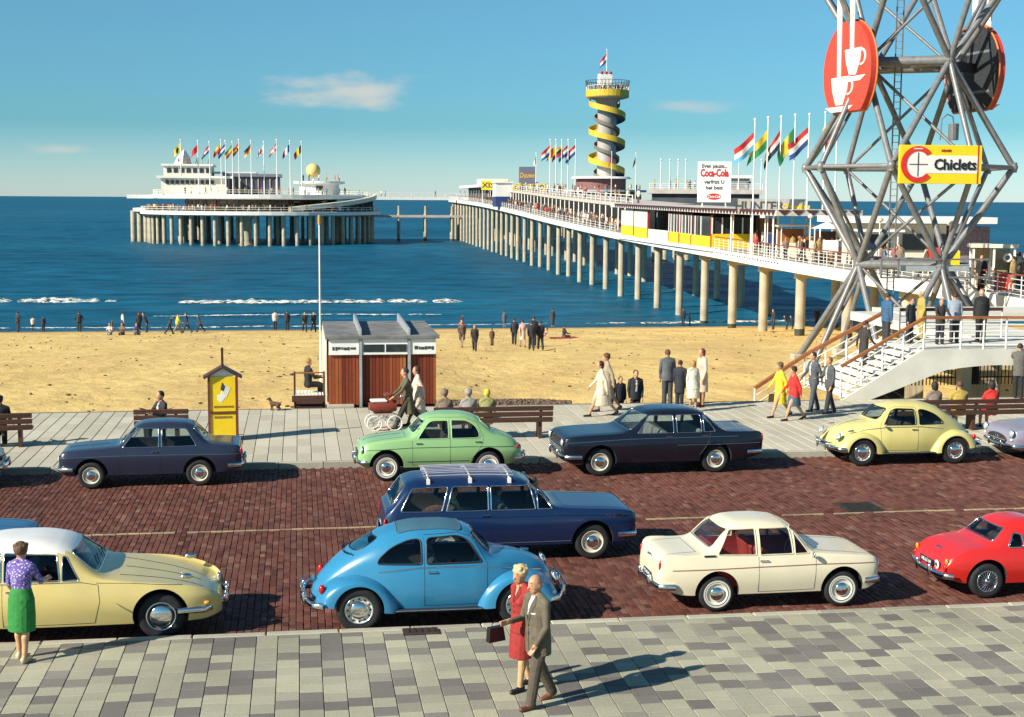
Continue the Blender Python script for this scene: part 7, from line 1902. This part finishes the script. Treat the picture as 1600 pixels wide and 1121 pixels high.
person('man in black with ginger hair leaning by the ticket booth', (cbn.x-1.1, 62.9, 1.84), 240, Mn(pose='stand', top=(.015, .015, .018), bot=(.015, .015, .018), hair=(.45, .18, .05)), 1.72, .03)
# ================================================================== lattice advertising tower
LT = Vector((27.55, 61.0, 0))
lt = thing('lattice_tower', 'grey tubular lattice advertising tower standing on the sand by the pier', 'tower', (LT.x, LT.y, -1.25))
def LP(r, deg, z): return Vector((r*math.cos(R(deg)), r*math.sin(R(deg)), z+1.25))
A0 = 13.0
narrow = [(3.25, 2.55), (12.25, 2.55)]; wide = [(-1.35, 4.7), (7.62, 4.62), (16.7, 4.7)]
def nn(z, r): return [LP(r, A0+3+90*k, z) for k in range(4)]
def ww_(z, r): return [LP(r, A0+45*k, z) for k in range(8)]
def strut(a, b, r=.105): MB().cyl(a, b, r*1.3, n=10).build('tube', steelgrey, lt)
Nn = [nn(*v) for v in narrow]; Ww = [ww_(*v) for v in wide]
for ni, wis in ((0, (0, 1)), (1, (1, 2))):
    for k in range(4):
        for wi_ in wis:
            for d in (-1, 0, 1): strut(Nn[ni][k], Ww[wi_][(2*k+d) % 8], .105 if d else .095)
for ni, wis in ((0, (0, 1)), (1, (1, 2))):
    for k in range(4):
        for wi_ in wis: strut(Nn[ni][k], Ww[wi_][(2*k+2) % 8], .055)
for W_ in Ww[1:]:
    for k in range(8): strut(W_[k], W_[(k+1) % 8], .075)
for N4 in Nn:
    for k in range(4): strut(N4[k], N4[(k+1) % 4], .17)
    strut(N4[0], N4[2], .12); strut(N4[1], N4[3], .12)
for P_ in [p for g in Nn for p in g]+[p for g in Ww[1:] for p in g]:
    MB().ell(P_, (.20, .20, .24), n=10).cyl(P_-Vector((0, 0, .22)), P_+Vector((0, 0, .22)), .16, n=8).build('node', steelgrey, lt)
for p in Ww[0]: MB().box(p+Vector((0, 0, .0)), (.6, .6, .35), bev=.05).build('foot', concrete, lt)
# service frame around the lower waist
y0 = -1.9
fr = MB()
for z in (3.55, 2.75): fr.bar((-2.2, y0-.75, z+1.25), (2.9, y0-.75, z+1.25), .08, .08)
for x in (-2.2, -1.4, 2.1, 2.9): fr.bar((x, y0-.75, 2.75+1.25), (x, y0-.75, 3.55+1.25), .08, .08)
fr.build('service_frame', steelgrey, lt)
MB().bar((-1.3, y0-.5, 3.15+1.25), (2.0, y0-.5, 3.15+1.25), .22, .26).build('beam', mat('pale_steel', (.40, .44, .44), .4, .2), lt)
# ladder through the middle
lad = MB()
for x in (-.16, .16): lad.bar((x-.75, -.4, 0.2), (x-.75, -.4, 19), .05, .05)
lad.build('ladder_rails', steelgrey, lt)
lr = MB()
for k in range(62): lr.cyl((-.91, -.4, .4+k*.3), (-.59, -.4, .4+k*.3), .018, n=5)
o = lr.build('ladder_rungs', mat('pale_steel', (.40, .44, .44), .4, .2), lt); o['kind'] = 'stuff'
# wire basket lamp above the gum sign
bs = MB().lathe([(.22, 0), (.22, .7)], n=12, smooth=False).lathe([(.01, .7), (.22, .7)], n=12).tube([(0, 0, .7), (-.05, 0, 1.0), (-.3, 0, 1.1), (-.55, 0, .9), (-.6, 0, 0)], .03, n=5)
b_ = bs.build('basket_lamp', mat('wire_grey', (.12, .13, .13), .6), None, Matrix.Translation((LT.x+.55, LT.y-3.4, 8.75))); tag(b_, 'round wire basket lamp standing above the yellow gum sign', 'lamp')
# ---- round cup signs
def outline_disc(R_, zb):
    pts = []
    for k in range(49):
        a = R(-62+ (360-56)*k/48-0)
        a = R(-62)+ (2*PI-R(56))*k/48
        pts.append((R_*.98*math.cos(a), R_*math.sin(a)))
    pts = [(R_*math.sin(t), R_*math.cos(t)) for t in [R(-142)+R(284)*k/48 for k in range(49)]]
    return pts
def cup_sign(loc, rz_, label, dark=False):
    t = thing('cup_sign', label, 'sign', loc, rz_)
    ol = outline_disc(2.22, 0)
    rim = mat('sign_rim_orange', (.55, .16, .04), .5)
    MB().prism([(x, -.14, z) for x, z in ol], (0, .28, 0)).build('disc', mat('sign_red', (.62, .055, .03), .5, var=.05), t)
    MB().tube([(x*1.01, .16, z*1.01) for x, z in ol], .05, n=6, closed=True).build('rim', rim, t)
    wm_ = mat('sign_white', (.78, .72, .62), .6, var=.04)
    def cup(cx, cz, k, nm):
        pts = [(-.62, .42), (.60, .42), (.50, -.05), (.24, -.50), (-.24, -.50), (-.50, -.05)]
        m_ = MB().prism([(cx+x*k, -.17, cz+z*k) for x, z in pts], (0, .05, 0))
        m_.prism([(cx+x*k, -.172, cz+z*k) for x, z in [(-1.0, -.55), (.95, -.55), (.55, -.72), (-.55, -.72)]], (0, .05, 0))
        hp = [(cx+k*(.60+.28*math.cos(t)), -.15, cz+k*(.08+.26*math.sin(t))) for t in [R(-100)+R(190)*j/10 for j in range(11)]]
        m_.tube(hp, .05*k, n=5); m_.build(nm, wm_, t)
    cup(-.55, -.78, 1.35, 'cup'); cup(.62, .42, 1.25, 'cup')
    for x0, x1, zt, zb_ in ((-.75, -.52, 3.6, -.30), (.42, .62, 3.6, .90)):
        MB().prism([(x0-.22, -.20, zt), (x0+.24, -.20, zt), (x1+.06, -.20, zb_), (x1-.24, -.20, zb_)], (0, .05, 0)).build('poured_stream', wm_, t)
    for z in (-.9, .9): MB().box((0, .16, z), (3.0, .06, .12)).build('back_rail', steelgrey, t)
    return t
view = math.degrees(math.atan2(LT.x, LT.y))
c1 = at(1327, 112, 60.4)
cup_sign((c1.x, 60.4, c1.z), R(-view-60), 'red round sign with white cups on the sunlit side of the lattice tower')
c2 = at(1523, 115, 62.0)
s2 = cup_sign((c2.x, 62.0, c2.z), R(-view-60+180), 'dark back of the second round cup sign on the lattice tower')
for ch in s2.children:
    if ch.name.startswith('disc'):
        me = ch.data
bkp = MB().prism([(x*.985, .15, z*.985) for x, z in outline_disc(2.22, 0)], (0, .03, 0)).build('back_plate', mat('sign_back', (.025, .027, .032), .7, var=.3), s2)
for s_, cc in ((-1, c1), (1, c2)):
    MB().bar(Vector((cc.x, 60.4 if s_ < 0 else 62, 12.25))-Vector((LT.x, LT.y, -1.25)), Vector((LT.x+s_*1.6, LT.y, 12.25))-Vector((LT.x, LT.y, -1.25)), .32, .42).build('sign_arm', mat('dark_beam', (.045, .045, .05), .5), lt)
# ---- gum sign
g0, g1 = at(1405, 287, 56.3), at(1532, 228, 56.3)
gw, gh = g1.x-g0.x, g1.z-g0.z
gs = thing('gum_sign', 'yellow chewing gum sign with red letter C on the lattice tower', 'sign', ((g0.x+g1.x)/2, 56.3, (g0.z+g1.z)/2), R(-3))
MB().box((0, 0, 0), (gw, .16, gh), bev=.01).build('board', mat('gum_yellow', (.84, .60, .012), .5, var=.03), gs)
MB().box((gw*.10, -.087, 0), (gw*.72, .012, gh*.46)).build('white_band', white, gs)
MB().box((gw*.455, -.09, 0), (.045, .016, gh)).build('red_line', inkr, gs)
cr_ = []; cx = -gw*.28
def arc(r0, r1, a0, a1, n=30): return [(cx+r0*math.cos(a), r0*1.02*math.sin(a)) for a in [a0+(a1-a0)*k/n for k in range(n+1)]]+[(cx+r1*math.cos(a), r1*1.1*math.sin(a)) for a in [a1+(a0-a1)*k/n for k in range(n+1)]]
MB().lathe([(.01, 0), (gh*.36, 0)], n=32).build('letter_field', white, gs, Matrix.Translation((cx, -.094, 0)) @ RX)
poly = arc(gh*.46, gh*.31, R(42), R(318))
m_ = MB(); n_ = len(poly)//2
for k in range(n_-1):
    a, b = poly[k], poly[k+1]; c_, d_ = poly[2*n_-1-k], poly[2*n_-2-k]
    m_.add([(a[0], -.098, a[1]), (b[0], -.098, b[1]), (d_[0], -.098, d_[1]), (c_[0], -.098, c_[1]), (a[0], -.115, a[1]), (b[0], -.115, b[1]), (d_[0], -.115, d_[1]), (c_[0], -.115, c_[1])], [[4, 5, 6, 7], [0, 1, 5, 4], [2, 3, 7, 6]])
m_.build('big_letter_c', mat('gum_red', (.62, .03, .02), .5), gs)
MB().box((cx, -.11, 0), (.03, .012, gh*.62)).box((cx+.02, -.108, 0), (gh*.5, .012, .03)).build('cross_lines', inkd, gs)
link('lettering', text_mesh('Chiclets', .62, black, .012, .017, xs=.92), gs, Matrix.Translation((gw*.175, -.11, -.02)) @ RX)
link('lettering', text_mesh('ADAMS', .13, inkr, .008, .004), gs, Matrix.Translation((gw*.06, -.10, gh*.36)) @ RX)
link('lettering', text_mesh('PEPPERMINT', .075, white, .006, .002), gs, Matrix.Translation((cx, -.12, gh*.40)) @ RX)
for s_ in (-.4, .4): MB().bar((s_*gw, .1, 0), (s_*gw*.8, 1.0, 0), .06, .06).build('bracket', steelgrey, gs)

# ================================================================== pier stairs and landing
sg_ = thing('pier_stairs', 'white concrete stairs with landing leading up to the pier', 'stairs', (16.4, 39.8, 0))
SI = Matrix.Translation((-16.4, -39.8, 0))
stucco = mat('stair_render', (.60, .58, .50), .8, var=.1, scale=1.2, bump=.1, bscale=12)
SY0, SY1 = 39.75, 43.0; XB, XT = 16.2, 18.75
def sb_(mb, name, m_): return mb.build(name, m_, sg_, SI.copy())
n_st = 9
for k in range(n_st):
    z1 = ZR+(ZL-ZR)*(k+1)/n_st; x0 = XB+(XT-XB)*k/n_st
    sb_(MB().box((x0+.19, (SY0+SY1)/2, z1-.045), (.38, SY1-SY0-.12, .09), bev=.01), 'step', white)
# solid sloping side faces
for y in (SY0, SY1-.16):
    sb_(MB().prism([(XB-.1, y, ZR-.05), (XB+.75, y, ZR-.05), (XT+.75, y, ZL-.62), (XT+.75, y, ZL+.0), (XT-.05, y, ZL+.0)], (0, .16, 0)), 'string_wall', stucco)
# landing slab with arched soffit
XE = 24.2
ar = [(XT-.05, ZL+.002), (XE, ZL+.002), (XE, ZL-.95)]
for k in range(11):
    t = k/10; x = XE-.3-(XE-.3-XT-.75)*t; ar.append((x, ZL-.92+.30*t+.26*math.sin(PI*t)))
sof = ar[3:]; lm_ = MB()
lm_.prism([(XE, SY0+.004, ZL+.002), (XE, SY0+.004, ZL-.95), (sof[0][0], SY0+.004, sof[0][1]), (sof[0][0], SY0+.004, ZL+.002)], (0, SY1-SY0-.01, 0))
for a, b in zip(sof[:-1], sof[1:]): lm_.prism([(a[0], SY0+.004, ZL+.002), (a[0], SY0+.004, a[1]), (b[0], SY0+.004, b[1]), (b[0], SY0+.004, ZL+.002)], (0, SY1-SY0-.01, 0))
lm_.prism([(sof[-1][0], SY0+.004, ZL+.002), (sof[-1][0], SY0+.004, sof[-1][1]), (XT-.05, SY0+.004, ZL-.30), (XT-.05, SY0+.004, ZL+.002)], (0, SY1-SY0-.01, 0))
sb_(lm_, 'landing', stucco)
sb_(MB().box((19.1, 43.2, .3), (1.2, .15, 2.4)), 'back_wall', mat('underpass_painted_shade', (.03, .03, .035), .8))  # dark sheet added to imitate the shade under the landing
sb_(MB().box((XE-.4, 48.5, ZL-.18), (3.0, 11.4, .34)), 'walkway', stucco)
sb_(MB().box((28.4, 54.2, ZL-.14), (9.0, 3.2, .34)), 'walkway', stucco)
for x in (21.3, 24.0): sb_(MB().box((x, 42.2, .3), (.35, .35, 1.6)), 'support', stucco)
up1 = Vector((0, 0, 1))
slope = [(XB-.05, SY0+.08, ZR+.05), (XT, SY0+.08, ZL)]
railing(slope+[(XT+1.2, SY0+.08, ZL), (21.4, SY0+.02, ZL), (22.6, SY0-.25, ZL), (23.8, SY0-.9, ZL)], 'railing', 'white railing with varnished handrail along the front of the stairs and landing', .85, .95, 4, hm=wood, pr=.03, hr=(.12, .08))
railing([(14.5, SY1-.1, ZR-1.0), (XB-.05, SY1-.1, ZR+.05), (XT+.2, SY1-.1, ZL)], 'railing', 'white railing with varnished handrail along the sea side of the stairs', .9, .95, 3, hm=wood, pr=.03, hr=(.16, .10))
railing([(XT+.6, SY1-.1, ZL), (22.9, SY1-.1, ZL)], 'railing', 'white railing with dark handrail along the sea side of the landing', .9, .95, 4, hm=darkwood, pr=.03, hr=(.12, .10))
# barred fence under the landing
fc = thing('barred_fence', 'fence of upright dark bars in the arch under the stair landing', 'fence', (19.4, 42.7, ZR))
bme_ = MB().cyl((0, 0, 0), (0, 0, 1.05), .02, n=5).mesh('bar', black)
for k in range(34): link('bar', bme_, fc, Matrix.Translation((.1+k*.125, 0, 0)))
for z in (.25, 1.0): MB().box((2.2, 0, z), (4.4, .03, .04)).build('rail', black, fc)
MB().box((2.35, .1, .55), (.75, .06, 1.1)).build('gate_panel', mat('dark_gate', (.02, .025, .04), .6), fc)
for x_ in (.9, 3.7): MB().box((x_, 1.9, .1), (1.5, .05, 2.1)).build('bathing_cabin_front', mat('cabin_stripe', (.55, .44, .28), .8, var=.5, scale=8, stretch=(6, 1, .1)), fc)
tg = MB().prism([(23.9, 38.85, ZL-.1), (24.9, 38.6, ZL-.1), (24.9, 38.6, ZL+1.2), (23.9, 38.85, ZL+1.2)], (0, .06, 0)).build('green_screen', mat('sea_green', (.05, .26, .22), .7), None); tag(tg, 'sea green canvas screen at the outer end of the stair landing', 'screen')

# ================================================================== wooden hut at the sand edge
hx0, hx1, hy, hz = .80, 3.92, 40.15, 2.10
hut = thing('beach_hut', 'reddish wooden beach hut with white sign band and flat grey roof', 'hut', (hx0, hy, 0))
HI = Matrix.Translation((-hx0, -hy, 0))
def hbld(mb, name, m_, parent=None): return mb.build(name, m_, parent or hut, HI.copy())
plankm = randmat('hut_plank', [(0, (.13, .028, .014)), (.4, (.20, .042, .018)), (.75, (.27, .07, .025)), (1, (.34, .11, .035))], .5, 'object', .2, 5)
hd = 4.6
hbld(MB().box(((hx0+hx1)/2, hy+hd/2+.1, .92), (hx1-hx0-.1, hd-.12, 2.1)), 'core', darkwood)
posts = [hx0+.93, hx0+2.33]
npk = 32; pw_ = (hx1-hx0)/npk
pkm = MB().box((0, 0, .84), (pw_-.012, .035, 1.52), bev=.006).mesh('plank', plankm)
for k in range(npk):
    x = hx0+pw_*(k+.5)
    if min(abs(x-p) for p in posts) < .055: continue
    link('plank', pkm, hut, HI @ Matrix.Translation((x, hy+.05+rng.uniform(-.004, .004), .06)))
for p in posts:
    hbld(MB().box((p, hy-.02, 1.02), (.075, .12, 2.2)), 'steel_post', mat('hut_steel', (.34, .36, .37), .5, .2))
    hbld(MB().prism([(p-.03, hy-.05, 2.05), (p-.03, hy+hd, 2.05), (p-.03, hy+hd, 2.42), (p-.03, hy-.02, 2.36)], (.06, 0, 0)), 'roof_fin', mat('hut_steel', (.34, .36, .37), .5, .2))
for (a, b), kd_ in (((hx0+.02, posts[0]-.05), 'sign'), ((posts[0]+.05, posts[1]-.05), 'win'), ((posts[1]+.05, hx1-.02), 'sign')):
    xm, w = (a+b)/2, b-a
    hbld(MB().box((xm, hy+.0, 1.84), (w, .10, .46), bev=.008), 'sign_band', white)
    if kd_ == 'win':
        for s_ in (-.25, .25): hbld(MB().box((xm+s_*w, hy-.052, 1.80), (w*.46, .02, .22)), 'window_pane', glassd)
    else:
        mk = MB(); xx_ = a+.10
        while xx_ < b-.12:
            l_ = rng.uniform(.04, .10); mk.box((xx_+l_/2, hy-.054, 1.80+rng.uniform(-.01, .01)), (l_, .012, rng.uniform(.05, .11))); xx_ += l_+rng.uniform(.008, .03)
        o = hbld(mk, 'worn_lettering', inkd); o['kind'] = 'stuff'
roofm_ = mat('hut_roofing_felt', (.16, .16, .155), .9, var=.35, scale=2.5, bump=.4, bscale=25)
hbld(MB().box(((hx0+hx1)/2, hy+hd/2-.02, 2.12), (hx1-hx0+.16, hd+.24, .10), bev=.01), 'roof', roofm_)
hbld(MB().box((hx0-.06, hy+hd/2+.1, 1.0), (.05, hd, 2.1)), 'side_wall', cream)
hbld(MB().box((hx0+.35, hy-.12, .10), (.75, .30, .16), bev=.01), 'doorstep', concrete)
hbld(MB().box(((hx0+hx1)/2, hy+.25, -.10), (hx1-hx0-.2, .3, .40)), 'base', black)  # black strip stands in for the dark shadow under the hut
# pole beside the hut
fp = thing('flagpole', 'slender white pole with red and yellow top beside the wooden hut', 'flagpole', (.62, 42.6, -.4))
MB().cyl((0, 0, 0), (0, 0, 5.7), .035, .022, n=8).build('pole', white, fp)
MB().cyl((0, 0, 5.7), (0, 0, 5.98), .05, .04, n=8).build('pole_top', mat('pole_orange', (.60, .25, .03), .5), fp)
# slatted landing with steps left of the hut
pf = thing('slatted_platform', 'small slatted wooden platform with rails left of the hut', 'platform', (-.10, 40.35, 0))
for k in range(9): MB().box((-.04+k*.10, .40, .44), (.075, .85, .05), bev=.008).build('slat', white, pf)
MB().box((.42, -.06, .33), (1.12, .06, .18)).build('edge_beam', darkwood, pf)
for z in (.10, .22): MB().box((.35, -.10, z), (.75, .20, .04)).build('step', darkwood, pf)
MB().box((.35, .05, .05), (.8, .05, .36)).build('riser', black, pf)
for x in (-.06, .78): MB().cyl((x, 0, -.2), (x, 0, 1.12), .03, n=6).build('post', darkwood, pf)
MB().bar((-.06, 0, 1.08), (.78, 0, 1.08), .05, .04).build('handrail', wood, pf)
person('person in black sitting on the slatted platform left of the hut', (.22, 40.75, .02), 20, dict(kind='man', pose='sit', seat=.72, top=(.010, .010, .014), bot=(.010, .010, .014), hair=(.30, .20, .05), hairstyle='short'), 1.62, .018)

# ================================================================== yellow poster kiosk on the promenade
ks = thing('poster_kiosk', 'narrow yellow poster kiosk with gabled top on the promenade', 'kiosk', (-1.88, 34.65, ZR), R(4))
kfr = mat('kiosk_maroon', (.16, .035, .025), .5)
MB().box((0, .18, .80), (.60, .34, 1.56)).build('case', mat('kiosk_side', (.30, .06, .04), .5), ks)
for x in (-.335, .335): MB().box((x, .16, .82), (.06, .42, 1.64), bev=.006).build('corner_post', kfr, ks)
for z0, z1 in ((.05, .68), (.74, 1.60)): MB().box((0, -.01, (z0+z1)/2), (.60, .03, z1-z0)).build('poster', yellow, ks)
MB().box((0, -.02, .71), (.62, .06, .035)).build('cross_bar', kfr, ks)
MB().prism([(-.33, -.0, 1.60), (.33, -.0, 1.60), (0, -.0, 1.80)], (0, .30, 0)).build('gable', white, ks)
for s_ in (-1, 1): MB().bar((s_*.46, .14, 1.575), (0, .14, 1.84), .50, .05).build('roof_board', darkwood, ks)
MB().box((0, .14, 2.05), (.06, .06, .50)).build('finial', darkwood, ks)
hnd = MB()   # pictured white hand
hnd.prism([(-.14, -.03, 1.02), (-.04, -.03, .96), (.06, -.03, 1.10), (-.02, -.03, 1.20), (-.14, -.03, 1.14)], (0, .008, 0))
for k in range(4): hnd.prism([(-.06+k*.035, -.031, 1.16-k*.02), (-.03+k*.035, -.031, 1.14-k*.02), (.06+k*.04, -.031, 1.40-k*.03), (.03+k*.04, -.031, 1.42-k*.03)], (0, .008, 0))
hnd.build('printed_hand', white, ks)
MB().prism([(-.06, -.034, 1.28), (.02, -.034, 1.24), (.06, -.034, 1.36), (-.02, -.034, 1.46)], (0, .006, 0)).build('printed_shape', inkd, ks)
mk = MB()
for z in (.86, .60):
    xx_ = -.22
    while xx_ < .2:
        l_ = rng.uniform(.03, .07); mk.box((xx_+l_/2, -.03, z), (l_, .01, rng.uniform(.035, .06))); xx_ += l_+.015
o = mk.build('worn_lettering', mat('ink_brown', (.25, .13, .03), .6), ks); o['kind'] = 'stuff'
